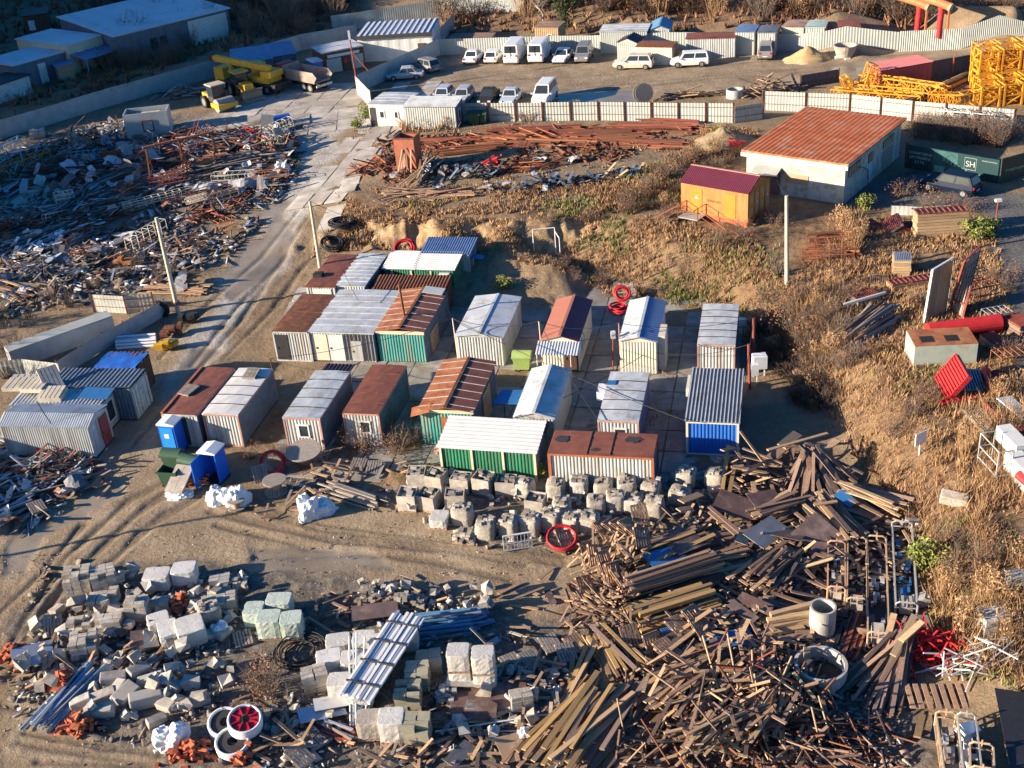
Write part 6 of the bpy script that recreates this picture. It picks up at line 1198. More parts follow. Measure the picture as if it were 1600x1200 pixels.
# ---------------------------------------------------------------- pallets of blocks, bags and crates
def stack(name, label, q, d, mt, rz=0.0, style='wrap', pal_=True, z=0.0, group=None, cat='block pallet', tilt=(0,0)):
    a = P(*q); r = thing(name, label, cat, a+Vector((0,0,z)), rz, group); r.rotation_euler = (tilt[0],tilt[1],rz); sx, sy, sz = d; z0 = .14 if pal_ else 0
    if pal_:
        m = MB()
        for k in range(5): x = -sx/2+k*(sx-.1)/4; m.bx(x,x+.1,-sy/2,sy/2,.1,.135)
        for y in (-sy/2+.06,0,sy/2-.06): m.bx(-sx/2,sx/2,y-.05,y+.05,0,.098)
        m.build('pallet', M_wood_p, r)
    m = MB()
    if style in ('wrap','bag'):
        vs = []; lay = 6; pw = 9 if style == 'wrap' else 6.5
        for k in range(lay+1):
            t = k/lay; zz = z0+sz*t; bul = 1+(.07*math.sin(PI*t) if style == 'bag' else .02*math.sin(PI*t))
            for j in range(24):
                a_ = 2*PI*j/24; ca, sa = math.cos(a_), math.sin(a_); k_ = (abs(ca)**pw+abs(sa)**pw)**(-1/pw)
                vs.append((ca*k_*sx/2*bul*U(.97,1.03), sa*k_*sy/2*bul*U(.975,1.02), zz+U(-.015,.015)))
        for s_, dz in (((.955,.02),(.6,.022)) if style == 'wrap' else ((.9,.04),(.55,.05))):
            for j in range(24):
                a_ = 2*PI*j/24; ca, sa = math.cos(a_), math.sin(a_); k_ = (abs(ca)**pw+abs(sa)**pw)**(-1/pw); vs.append((ca*k_*sx/2*s_, sa*k_*sy/2*s_, z0+sz+dz*U(.8,1.2)))
        vs.append((0,0,z0+sz+(.022 if style == 'wrap' else .06))); fs = [(i*24+j,i*24+(j+1)%24,(i+1)*24+(j+1)%24,(i+1)*24+j) for i in range(lay+2) for j in range(24)]; n0 = (lay+2)*24
        fs += [(n0+j,n0+(j+1)%24,n0+24) for j in range(24)]; m.add(vs, fs); m.build('wrapping' if style == 'wrap' else 'sack', mt, r, style == 'bag')
        if style == 'bag':
            m = MB()
            for _ in range(16): s_ = U(.1,.3); m.box((U(-.36,.36)*sx,U(-.36,.36)*sy,z0+sz+U(.02,.16)),(s_,s_*U(.5,1.3),s_*U(.4,.9)),0,None)
            m.build('rubble_fill', M_rubble, r)
    elif style == 'blocks':
        nx_, ny_, nz_ = max(1,round(sx/.5)), max(1,round(sy/.3)), max(1,round(sz/.25))
        for i in range(nx_):
            for j in range(ny_):
                for k in range(nz_):
                    if k >= nz_-1 and R.random() < .28: continue
                    jx, jy = U(-.03,.03), U(-.03,.03); x = -sx/2+(i+.5)*sx/nx_+jx; y = -sy/2+(j+.5)*sy/ny_+jy
                    m.box((x,y,z0+(k+.5)*sz/nz_),(sx/nx_-.02,sy/ny_-.02,sz/nz_-.015))
        m.build('blocks', mt, r)
    elif style == 'crate':
        t = .05
        for q_ in ((-sx/2,sx/2,-sy/2,-sy/2+t),(-sx/2,sx/2,sy/2-t,sy/2),(-sx/2,-sx/2+t,-sy/2+t,sy/2-t),(sx/2-t,sx/2,-sy/2+t,sy/2-t)): m.bx(*q_,z0,z0+sz)
        m.bx(-sx/2+t,sx/2-t,-sy/2+t,sy/2-t,z0,z0+.05); m.build('crate_walls', mt, r); m = MB()
        for _ in range(22): s_ = U(.1,.35); m.box((U(-.36,.36)*sx,U(-.36,.36)*sy,z0+sz*U(.6,1.02)),(s_,s_*U(.5,1.3),s_*U(.3,.8)))
        m.build('rubble_fill', M_rubble, r)
    elif style == 'rubble':
        for _ in range(60):
            s_ = U(.1,.28); x, y = U(-.5,.5), U(-.5,.5); m.box((x*sx,y*sy,z0+sz*(1-x*x*2-y*y*2)*U(.1,1)),(s_,s_*U(.6,1.4),s_*U(.5,1)))
        m.build('rubble', mt, r)
    return r
B_ = (1.05,1.05,1.0)
bags = [((655,760),'crate','upright white box with pattern, leftmost before the green shed'),((684,762),'crate','white box beside the upright one, before the green shed'),((722,766),'crate','third white box along the green shed front'),((757,768),'crate','fourth white box along the green shed front'),((792,770),'crate','white box near the yellow green weeds'),((640,793),'crate','open crate of rubble, leftmost on the dirt track side'),((673,793),'crate','middle open crate of rubble near the dirt track'),((712,792),'crate','open crate of rubble with dark contents, third from left'),((724,815),'bag','small rubble sack heaped with grey lumps behind the low bale'),((760,838),'bag','large smooth tan big bag nearest the dirt track'),((798,834),'bag','big bag topped with dark bits, right of the smooth tan one'),((830,830),'bag','grey big bag third along the front row'),((862,825),'bag','pale big bag with folded flap, centre of front row'),((893,826),'bag','upright pale big bag left of the pallet heap'),((920,828),'bag','squat bag half covered by fallen pallets'),((932,800),'bag','big bag with plank across its top, second row'),((961,796),'bag','bag full of pale chunks, second row'),((990,797),'bag','bag with round hollow on top, second row'),((1023,805),'bag','square topped bag with white dust, second row right'),((905,772),'bag','back row sack heaped with chunks, below the red oxide container'),((943,772),'bag','low back row sack below the container middle'),((980,773),'bag','yellowish back row sack with loose chunks'),((1017,776),'bag','back row sack with spilled chunks, container right end'),((1062,784),'bag','big sack standing apart at the container corner'),((1072,758),'bag','small pale sack behind the corner sack'),((1117,758),'bag','round tied sack beside the loose boards'),((820,772),'bag','torn bag with white post beside the weeds'),((838,800),'crate','block box lying between sacks, left of second row'),((870,775),'bag','greenish sack in the back row behind weeds'),((878,803),'bag','sack with green netting between the rows')]
for q, st, lb in bags: stack('rubble_crate' if st == 'crate' else 'big_bag', lb, q, (U(1.0,1.15),U(.95,1.1),U(.85,1.05)), M_concl if st == 'crate' else M_bag, ANG+U(-.25,.25), st, st == 'crate', 0, 'bags and crates of rubble', 'crate' if st == 'crate' else 'big bag', (U(-.05,.05),U(-.05,.05)))
stack('wrapped_bale','low white wrapped bale on a pallet beside the track',(688,820),(1.0,1.1,.5),M_wrap,-.2,'wrap'); stack('rubble_pallet','flat heap of white rubble on the track edge',(727,842),(1.2,1.1,.45),M_rubble,-.3,'rubble')
bl = [((128,925),(1.4,1.2,1.3),'blocks',M_concl,.25,'tall pale block stack at the left corner of the rubble field'),((168,922),(1.3,1.2,1.2),'blocks',M_concl,.45,'neat white block stack with smooth side, next to the corner stack'),((220,965),(1.1,1.1,1.2),'blocks',M_concl,.15,'upright grey white block pallet standing alone mid rubble'),((250,917),(1.4,1.1,.8),'wrap',M_wrap,.1,'blue white wrapped pallet at the rubble field back edge'),((292,908),(1.3,1.1,.8),'wrap',M_wrap,.15,'clean white wrapped pallet at the back, right of the blue white one'),((252,985),(1.1,1.0,.7),'wrap',M_wrap,.5,'crumpled wrapped pallet near the red brick pile'),((268,1003),(1.0,1.4,.8),'wrap',M_wrap,.5,'smooth wrapped pallet leaning toward the grey pallet'),((302,1000),(1.4,1.5,.9),'wrap',M_wrap,.5,'large wrapped pallet in the middle with cracked top'),((330,968),(1.1,1.3,.8),'bag',M_bag,.5,'open sack of chunks right of the large wrapped pallet'),((350,950),(1.5,1.2,.7),'blocks',M_concl,.3,'cream block pallet at the right end of the rubble field'),((136,1020),(1.3,1.2,.9),'blocks',M_concl,.3,'cream block stack strewn with red shards'),((128,987),(1.3,.9,.6),'blocks',M_concl,.2,'low cream block row behind the shard strewn stack'),((175,985),(1.4,1.1,.8),'blocks',M_concl,.2,'broken pale block stack left of the upright one'),((165,945),(1.5,1.2,.6),'blocks',M_concl,.2,'spread pale slabs below the corner stacks'),((345,915),(1.1,.9,.35),'blocks',M_conc,.3,'flat blue shaded paver pallet'),((368,918),(1.3,1.1,.3),'rubble',M_rubble,.3,'low pallet of white rubble at the back'),((300,945),(1.3,1.0,.5),'rubble',M_rubble,.2,'heap of pale chunks behind the cream block pallet'),((255,950),(1.0,.9,.6),'blocks',M_conc,.1,'grey paver pallet left of the red bricks'),
((425,990),(1.2,1.1,1.0),'wrap',M_wrapg,.1,'greenish wrapped pallet, front left of the four'),((460,992),(1.1,1.1,1.0),'wrap',M_wrapg,.2,'greenish wrapped pallet, front right of the four'),((440,957),(1.3,1.0,.8),'wrap',M_wrapg,.05,'greenish wrapped pallet, back right of the four'),((401,972),(1.0,1.1,.8),'wrap',M_wrapg,.05,'greenish wrapped pallet, back left of the four'),
((495,1076),(1.2,.9,1.0),'blocks',M_concl,.4,'cream and orange block pallet left of the white pipes'),((518,1050),(1.2,1.0,.9),'wrap',M_white,.3,'white topped block pallet beside the cable coil'),((532,1022),(1.2,1.0,.8),'wrap',M_wrap,.2,'pale wrapped pallet with crumpled top, back left of the group'),((572,1020),(1.1,1.0,.9),'wrap',M_wrap,.1,'second wrapped pallet in the back row of the group'),((600,1025),(1.1,1.0,.9),'wrap',M_wrap,.1,'third wrapped pallet of the back row, beside the profiles'),((555,1052),(1.1,1.0,.9),'wrap',M_wrap,.1,'wrapped pallet in the middle row behind the thin pipes'),((588,1060),(1.1,1.0,.9),'wrap',M_wrap,.1,'wrapped pallet of the middle row, right of the pipes'),((535,1090),(1.1,1.0,1.0),'wrap',M_wrap,.1,'front wrapped pallet with folded film left of the pipes'),((567,1098),(1.1,1.0,1.0),'wrap',M_wrap,.1,'front wrapped pallet half hidden by the pipes'),((580,1146),(1.1,1.0,.9),'wrap',M_concl,.1,'block pallet under the lower end of the profiles'),((616,1150),(1.15,1.1,1.1),'wrap',M_wrap,.1,'wrapped pallet with pebbles on its film, bottom row'),((655,1157),(1.15,1.1,1.1),'blocks',M_olive,.05,'olive block pallet, bottom right of the group'),((640,1100),(1.2,1.1,.9),'blocks',M_olive,.1,'olive block pallet in the middle of the right column'),((655,1072),(1.1,1.1,1.0),'blocks',M_olive,.1,'olive block pallet at the top of the right column'),((672,1045),(1.2,1.0,.7),'blocks',M_olive,.2,'half empty olive block pallet with leaning slabs'),((632,998),(1.2,1.0,.6),'wrap',M_wrap,.1,'wrapped pallet under the upper end of the profiles'),((640,1010),(1.0,1.0,1.2),'wrap',M_wrap,.1,'wrapped pallet supporting the profiles, upper right'),
((815,1106),(1.0,.9,.9),'blocks',M_concl,.3,'toppled white block stack near the brown sheet'),((590,935),(1.8,1.2,.7),'rubble',M_rubble,.1,'heap of cut stone by the track, centre'),((640,945),(1.8,1.0,.5),'rubble',M_rubble,0,'second heap of cut stone right of the first'),((700,1092),(1.0,1.1,.5),'rubble',M_conc,.1,'dark caged rubble pallet beside the brown sheet'),((1550,985),(1.2,1.0,.9),'blocks',M_concl,.2,'pale block stack in the straw grass at the right edge'),((60,215),(1.6,1.2,.8),'blocks',M_panel,.3,'sandy slab stack by the shaded fence'),((118,215),(1.2,1.0,.6),'rubble',M_rubble,0,'grey rubble lump by the shaded fence')]
for q, d, st, mt, rz, lb in bl: stack('block_pallet',lb,q,d,mt,rz-.15,st)
for i, (q, z) in enumerate((((722,1068),0),((760,1072),0),((722,1068),1.05),((760,1072),1.05))): stack('block_pallet',['lower left white pallet of the double decked stack','lower right white pallet of the double decked stack','upper left white pallet of the double decked stack','upper right white pallet of the double decked stack'][i],q,(1.05,1.0,.9),M_wrap,-.1,'wrap',True,z)
# big kerb stones
KB = 'squared concrete kerb blocks'
for q, rz, lb in (((217,1055),.7,'grey kerb block lying slanted above the light blocks'),((238,1070),.2,'bluish square block right of the slanted kerb'),((187,1085),1.1,'upright kerb block leaning on its neighbours'),((200,1090),.9,'square grey block behind the leaning kerb'),((165,1095),.4,'tall pale block left of the leaning kerb'),((130,1105),.4,'ribbed pale block at the lower left'),((160,1118),.1,'flat broken block over the red brick pile'),((262,1105),-.5,'big cream stone block right of the pole'),((290,1105),-.4,'grey block against the big cream stone'),((312,1100),.3,'small grey block between gravel and track'),((230,1100),.3,'block lying under the long pole'),((245,1130),.6,'flat concrete slab below the big cream stone'),((178,1068),.2,'small pale block beside red shards'),((348,995),1.0,'rounded block at the edge of the shaded gravel'),((1490,785),-.5,'squared stone block with long shadow on the grassy slope'),((1425,820),-.5,'pale bench like block beside the silver cradle'),((1436,945),0,'grey kerb block right of the silver cradle'),((1437,975),0,'second kerb block in the line below the cradle'),((1438,865),.1,'weathered stone block in dry grass right of the cradle'),((1590,910),0,'pale block at the right edge in the grass'),((1062,752),.2,'white box behind the corner sack'),((1117,770),0,'small white cabinet like block beside the boards')):
    a = P(*q); m = MB(); m.bx(-.65,.65,-.36,.36,0,.62); o = m.build('kerb_block', M_concl if 'cream' in lb or 'pale' in lb or 'white' in lb or 'squared' in lb else M_conc); bv = o.modifiers.new('b','BEVEL'); bv.width = .06; bv.segments = 2; o.location = a+Vector((0,0,-.02)); o.rotation_euler = (U(-.25,.25),U(-.25,.25),rz); s = U(.62,1.05); o.scale = (s*U(.8,1.2),s*U(.9,1.2),s); tag(o, lb, 'concrete block', KB)
# red brick heaps of single bricks
bm_ = MB(); bm_.bx(-.125,.125,-.06,.06,-.04,.04); BRM = bm_.mesh('brick', M_brick)
for q, rx, ry, h, n, lb in (((122,1138),1.0,.6,.7,60,'red clay brick in the heap below the strip bundle'),((300,1180),1.1,.8,.7,66,'red clay brick in the bottom heap left of the pipe coils'),((385,1180),.8,.7,.6,44,'red clay brick in the bottom heap right of the pipe coils'),((20,1030),.9,.9,.8,50,'red clay brick in the heap at the left edge'),((100,1070),.6,.8,.7,36,'red clay brick in the pile beside the strip bundle'),((284,950),.7,.6,.8,40,'red clay brick in the pile near the wrapped pallets')):
    a = P(*q)
    for i in range(n):
        x, y = R.gauss(0,.45)*rx, R.gauss(0,.45)*ry; k = max(0,1-(x/rx)**2-(y/ry)**2); o = put('brick', BRM); s = U(1.0,1.5)
        o.location = (a.x+x, a.y+y, zat(a.x+x,a.y+y)+.05+h*k*U(.2,1)); o.rotation_euler = (R.gauss(0,.3),R.gauss(0,.3),U(0,3)); o.scale = (s*1.15,s*1.3,s*1.3); tag(o, lb, 'brick', lb.replace('brick in','bricks in'))
# sheets of plywood, tarps and boards
def sheet(name, label, q, lx, ly, rz, mt, z=.1, tx=0, ty=0, t=.025, cat='sheet', group=None, pts=None):
    a = P(*q); m = MB()
    if pts: m.poly(pts, -t/2, t/2)
    else:
        c = [U(0,.08) for _ in range(4)]; m.poly([(-lx/2+c[0],-ly/2),(lx/2,-ly/2+c[1]),(lx/2-c[2],ly/2),(-lx/2,ly/2-c[3])], -t/2, t/2)
    o = m.build(name, mt); o.location = a+Vector((0,0,z)); o.rotation_euler = (tx,ty,rz); return tag(o, label, cat, group)
for q, lx, ly, rz, mt, z, tx, ty, lb in (((1148,812),2.2,1.6,-.5,M_ply,1.0,.15,.2,'dark purple plywood sheet flat on the timber, below the yellow posts'),((1195,800),1.8,1.2,.3,M_ply,.9,.2,.1,'dark plywood sheet beside the pale post'),((1198,855),2.6,1.4,.75,M_conc,1.0,.25,.1,'large grey worn board in the middle of the timber'),((1235,855),1.8,1.6,.9,M_ply,.9,-.1,.3,'dark sheet right of the large grey board'),((1280,860),2.4,2.0,-.9,M_ply,.9,.2,.3,'reddish brown plywood leaning beside the left cradle'),((1040,890),2.2,1.2,.4,M_bluesheet,.9,.05,.1,'faded blue board among the shaded planks'),((1075,875),2.0,1.0,.5,M_ply,1.0,.1,.1,'dark sheet on the shaded planks'),((1160,870),1.2,.7,1.1,M_tan,1.2,.2,.2,'tan board propped at the end of long beam'),((1055,1000),1.4,.6,.4,M_bluesheet,.7,.1,.1,'blue panel strip by the yellow beams'),((1080,992),.9,.5,.3,M_blue,.6,.1,.1,'bright blue scrap sheet near the yellow beams'),((1180,965),1.8,.7,-.7,M_ply,.9,.2,.1,'brown board crossing above the dark gap'),((1160,975),1.6,.6,-.9,M_ply,.8,.2,.2,'mottled brown board beside the crossing one'),((1140,1010),2.4,1.2,.1,M_bluesheet,.5,0,.1,'blue grey sheet in shade left of the props'),((1320,800),1.2,.7,-1.0,M_bluesheet,.9,.2,.2,'light blue sheet on the right timber bundle'),((588,965),2.4,1.2,.05,M_ply,.45,.02,0,'brown plywood stack on pallet beside the track'),((765,1098),3.6,1.8,.0,M_ply,.35,.03,.02,'very large brown sheet, right of the olive pallets'),((728,1078),1.7,.8,-.1,M_conc,.6,.05,.05,'pale grey sheet lying on the large brown one'),((815,1165),2.2,1.2,.3,M_tan,.2,.1,.1,'tan plywood scrap among bottom rubble'),((720,1185),1.6,.7,.9,M_wood_g,.3,.2,.1,'grey board in the bottom wreckage'),((505,1122),2.2,1.0,.25,M_alu,.4,.05,.1,'bluish white insulated panel near the pipe coils'),((520,1110),1.6,.8,.2,M_white,.5,.05,.1,'white panel on top of the bluish one'),((860,935),.4,1.2,.2,M_ply,.1,0,0,'dark plank lying alone on the dirt'),((838,930),1.1,.25,-.6,M_tan,.08,0,0,'short board lying on the dirt near the track'),((55,1035),2.0,1.4,.4,M_alu,.5,.2,.1,'pale sheet on the rubble at the left'),((190,990),1.4,.8,-.8,M_ply,.5,.2,.1,'purple brown plywood amid foreground rubble'),((218,1015),.7,1.1,.1,M_ply,.6,.5,.1,'upright brown sheet piece amid foreground rubble'),((420,205),1.4,1.8,.1,M_conc,.9,1.3,.2,'grey sheet standing on the scrap beside the plaza'),((437,225),.9,1.2,.3,M_concl,1.2,.9,.3,'pinkish white panel on the scrap heap end'),((385,232),2.2,1.2,.2,M_skin,.6,.1,.1,'grey panel lying below the red plastic scrap'),((470,190),2.0,3.0,.1,M_conc,.1,0,0,'grey flat sheet on the plaza slabs'),((140,355),2.6,.35,.6,M_plast,.4,.05,0,'white gutter like strip in the left scrap'),((85,410),.6,1.8,-.5,M_plast,.5,.1,.1,'bluish white strip below the white offcuts'),((150,398),1.2,1.2,.2,M_concl,.6,.1,.1,'white box lid on the left scrap'),((175,265),1.2,.9,.3,M_plast,.5,.2,.2,'white sheet piece at the scrap heap foot'),((200,240),1.4,.5,-.4,M_plast,.6,.2,.2,'bent white strip on the scrap heap'),((1603,1150),2.0,4.6,-.25,M_dark,.3,0,.1,'dark panelled roof surface at the lower right corner'),((800,612),1,1,0,M_bluesheet,.05,0,0,'')):
    if lb: sheet('plywood_sheet' if mt in (M_ply,M_tan) else 'sheet', lb, q, lx, ly, rz, mt, z, tx, ty)
sheet('plywood_sheet','eight sided grey brown sheet lying over the dark pit cover',(752,1122),0,0,0,M_ply,.5,.15,0,pts=[(-.75,-.55),(.7,-.5),(.78,.25),(.35,.6),(-.75,.55)])
for k in range(26):
    a = P(20+k*3.1+U(-6,6), 392-k*.4+U(-10,10)); m = MB(); m.bx(-.55,.55,-.18,.18,-.015,.015); o = m.build('white_offcut', M_plast); o.location = a+Vector((0,0,.15+U(0,.5))); o.rotation_euler = (U(-.5,.5),U(-.6,.6),U(.3,1.6)); tag(o,'white plastic offcut in the bluish heap at far left','offcut','white offcuts at far left')
# ---------------------------------------------------------------- tubes, profiles, coils
a = P(562,1125); b = P(645,1000)
for j, (off, lb) in enumerate(((-.5,'left'),(.42,'right'))):
    d = (b-a).normalized(); nr = Vector((-d.y,d.x,0)); r = thing('profile_bundle',f'long {"bluish white" if j == 0 else "white"} profile bundle resting on the block pallets, {lb} of the pair','profiles',a-nr*off+Vector((0,0,1.3)),0,'profile bundles')
    for k in range(5): m = MB(); m.beam(nr*(k*.16-.3)+d*U(-.2,.1)+Vector((0,0,U(0,.1))), (b-a)+nr*(k*.16-.3)+d*U(-.1,.3)+Vector((0,0,.15+U(0,.1))),.14,.12); m.build('profile', M_alu if k%2 else M_pvc, r)
    for t in (.15,.4,.65,.88): m = MB(); c = (b-a)*t+Vector((0,0,.07+.15*t)); m.beam(c-nr*.4,c+nr*.42,.05,.24); m.build('strap', M_dark, r)
for k in range(7):
    a = P(548+k*4,1140-k*3); b = P(548+k*6,1030); m = MB(); top = b-a+Vector((U(-.2,.2)+(.9 if k > 4 else 0),0,1.5+U(-.2,.3))); m.tube([(0,0,.05),tuple(top)],.045,7); o = m.build('white_pipe', M_pvc); o.location = a; tag(o,'thin white pipe leaning against the wrapped pallets','pipe','thin white leaning pipes')
for k in range(7):
    a = P(182,547-k*2.6); m = MB(); m.tube([(0,0,.15+.12*(k%3)),(3.1,-.1,.15+.12*(k%3))],.11,8); o = m.build('plastic_pipe', M_pvc); o.location = a; tag(o,'white plastic pipe in the row beside the blue tarpaulin container','pipe','white pipes by the container')
def coil(label, q, r0, r1, turns, rp, mt, z=.1, tilt=(0,0), name='hose_coil', cat='coil'):
    a = P(*q); m = MB(); n = turns*20; pts = []
    for i in range(n+1):
        t = i/n; an = 2*PI*turns*t; r = r0+(r1-r0)*(.5+.5*math.sin(an*.37+t*9)); pts.append((r*math.cos(an)+U(-.02,.02), r*math.sin(an)+U(-.02,.02), .05+.12*math.sin(an*.21)+t*.25))
    m.tube(pts, rp, 6); o = m.build(name, mt, None, True); o.location = a+Vector((0,0,z)); o.rotation_euler = (tilt[0],tilt[1],0); return tag(o, label, cat)
coil('thick red hose coil hung on a frame behind the cream cabin',(972,470),.4,.6,5,.08,M_hosed,.6,(.9,0)); coil('darker red hose coil lying below the bright one',(968,488),.3,.75,6,.08,M_hosed,.15); coil('red hose coil leaning on a cable drum before the grey cabin',(430,735),.6,.8,3,.08,M_hosed,.5,(.7,0)); coil('red hose loop around a broken pallet, edge of the dirt track',(880,852),.72,.85,3,.07,M_hosed,.35,(.3,0)); coil('black cable tangle beside the pale wrapped pallets',(470,1025),.7,1.35,9,.035,M_wire,.1); coil('black hose bundle on the track side above the sheds',(520,388),.6,1.0,7,.06,M_black,.3,(.3,.2)); coil('black hose heap next to the slim pole',(535,352),.8,1.2,7,.06,M_black,.1); coil('dark red hose coil behind the green walled shed',(634,398),.6,.9,4,.09,M_hosed,.5,(.6,0))
def pipe_coil(label, q, R_, w, mt, rz, tilt, z, core=None):
    a = P(*q); r = thing('pipe_coil', label, 'pipe coil', a+Vector((0,0,z)), rz); r.rotation_euler = (tilt,0,rz); m = MB(); n = 5
    for k in range(n): 
        zc = w*(k+.5)/n; pts = [((R_-.06)*math.cos(2*PI*j/28),(R_-.06)*math.sin(2*PI*j/28),zc) for j in range(28)]; m.tube(pts,w/n*.56,8,closed=True)
    m.build('pipe_winding', mt, r, True); m = MB(); m.lathe([(R_*.78,.02),(R_*.78,w-.05)],28); m.lathe([(R_*.3,w*.9),(R_*.78,w*.9)],28); m.build('reel_core', core or M_dark, r)
    if core: 
        m = MB()
        for k in range(8): m.beam((R_*.3*math.cos(k*PI/4),R_*.3*math.sin(k*PI/4),w*.95),(R_*.9*math.cos(k*PI/4),R_*.9*math.sin(k*PI/4),w*.95),.05)
        m.build('spoke', M_hosed, r)
    return r
pipe_coil('white pipe coil lying behind, upper left of the three',(355,1142),.78,.7,M_plast,.3,.25,.1); pipe_coil('white pipe coil in front, lowest of the three',(366,1170),.78,.6,M_plast,.3,.2,.05); pipe_coil('white coil with bright red spoked core, on top of the others',(388,1150),.78,.6,M_plast,.5,.25,.65,mat('red reel',[(.55,.02,.05)],.5,bump=0))
dup(PA, P(884,853)+Vector((0,0,.35)), (.5,.2,.4), 'broken pallet leaning inside the red hose loop'); dup(PA, P(870,858)+Vector((0,0,.25)), (.3,-.3,1.1), 'splintered pallet under the red hose loop')
# cable drums
def drum(label, q, R_, h, z=0, tilt=0, rz=0):
    a = P(*q); r = thing('cable_drum', label, 'cable drum', a+Vector((0,0,z)), rz); r.rotation_euler = (tilt,0,rz); m = MB(); m.cyl((0,0,h),(0,0,h+.07),R_,n=28); m.build('flange', M_wood_g, r); m = MB(); m.cyl((0,0,0),(0,0,.07),R_,n=28); m.build('flange', M_wood_g, r); m = MB(); m.cyl((0,0,.07),(0,0,h),R_*.45,n=16); m.build('core', M_wood_p, r); return r
drum('larger wooden cable drum with broken rim below the window cabin',(478,722),1.1,.9,0,.12); drum('smaller wooden cable drum beside the lumber, left of the burnt patch',(432,768),.72,.8); drum('small cable drum tipped among white sacks',(370,795),.5,.45,0,-.2); drum('big wooden cable drum at the fence side of car park',(1003,160),1.0,.8,1.0,1.3,.2)
# concrete rings
def ring(label, q, ro, ri, h):
    a = P(*q); r = thing('concrete_ring', label, 'concrete ring', a); m = MB(); m.lathe([(ri,0),(ro,0),(ro,h),(ri,h),(ri,0)],36); o = m.build('ring', M_conc, r, False); m = MB(); m.cyl((0,0,-.1),(0,0,.25),ri-.02,n=20); m.build('fill', mat('dark soil',[(.06,.05,.045)],.95,0,.4,3,bump=.4) if 'dark soil' not in MATS else MATS['dark soil'], r); return r
ring('tall narrow concrete well ring above the wide one',(1284,985),.62,.52,1.5); ring('wide low concrete well ring with a plank standing in it',(1281,1062),1.2,1.05,1.0); ring('tilted pale concrete ring by the car park fence',(1148,152),.9,.75,.9)
# suspended cradles
def cradle(label, q0, q1, w, mt, fill, h=.8):
    a = P(*q0); b = P(*q1); d = b-a; L = d.length; r = thing('work_cradle', label, 'cradle', a, math.atan2(d.y,d.x), 'suspended work cradles'); m = MB(); n = max(2,int(L/1.1))
    for y in (-w/2,w/2):
        for z in (.1,.55,h): m.beam((0,y,z),(L,y,z),.06)
        for k in range(n+1): m.beam((L*k/n,y,.1),(L*k/n,y,h),.05)
    m.build('side_frame', mt, r)
    for x in (0,L):
        m = MB(); m.tube([(x,-w/2,.1),(x,-w/2,h+.02),(x,-w/3,h+.14),(x,w/3,h+.14),(x,w/2,h+.02),(x,w/2,.1)],.05,6); m.beam((x,0,.6),(x,0,h+.3),.06); m.beam((x,-w/2,.6),(x,w/2,.6),.05); m.build('end_hoop', mt, r)
    m = MB(); m.bx(.03,L-.03,-w/2+.03,w/2-.03,.06,.1); m.build('floor', M_dark, r)
    m = MB()
    for _ in range(14): m.box((U(.1,.9)*L,U(-.3,.3)*w,.2+U(0,.2)),(U(.15,.6),U(.1,.3),U(.1,.3)))
    m.build('contents', fill, r); m = MB(); m.bx(L*.02,L*.16,-w*.3,w*.3,.1,.5); m.build('hoist_box', M_concl, r); return r
M_crad = mat('peach painted tube',[(.46,.25,.15),(.52,.32,.20)],.65,.05,.2,2); M_crad2 = mat('cream rusted tube',[(.48,.36,.24)],.7,.05,.25,2,(.28,.13,.07),2,.6); M_crad3 = mat('grey tube',[(.36,.36,.34)],.6,.2,.2,2)
cradle('orange pink work cradle, leftmost of the row, beside brown plywood',(1306,940),(1306,868),.85,M_crad,M_skin); cradle('cream rusty work cradle, second in the row, holding black hose',(1338,958),(1338,862),.95,M_crad2,M_dark); cradle('longest work cradle with white cloth on it, third in the row',(1371,1012),(1368,860),.95,M_crad2,M_skin); cradle('grey work cradle with blue bag, rightmost beside the kerb blocks',(1415,965),(1408,835),1.0,M_crad3,M_bluesheet); cradle('pale work cradle at the bottom edge, lower right corner',(1532,1225),(1530,1190),.9,M_crad2,M_dark); cradle('long yellowish cradle running down from the slatted deck',(1490,1235),(1474,1150),.8,M_crad2,M_skin); cradle('grey lattice cradle beside the yellowish one',(1518,1235),(1506,1150),.7,M_crad3,M_white)
a = P(1490,1092); r = thing('slatted_deck','large slatted wooden deck below the red scaffold tubes','deck',a,-.12)
for k in range(11): m = MB(); m.bx(-2.0+k*.37,-1.78+k*.37,-.75,.75,.15,.2); m.build('slat', M_wood_p, r)
m = MB(); m.bx(-2.0,2.0,-.6,-.5,.0,.148); m.bx(-2.0,2.0,.5,.6,.0,.148); m.build('bearers', M_wood, r)
a = P(1497,1160); m = MB(); m.box((0,0,.9),(.8,.5,.5)); o = m.build('white_box', M_plast); o.location = a; o.rotation_euler = (.3,.2,.4); tag(o,'white plastic box perched on the yellowish cradle','box')
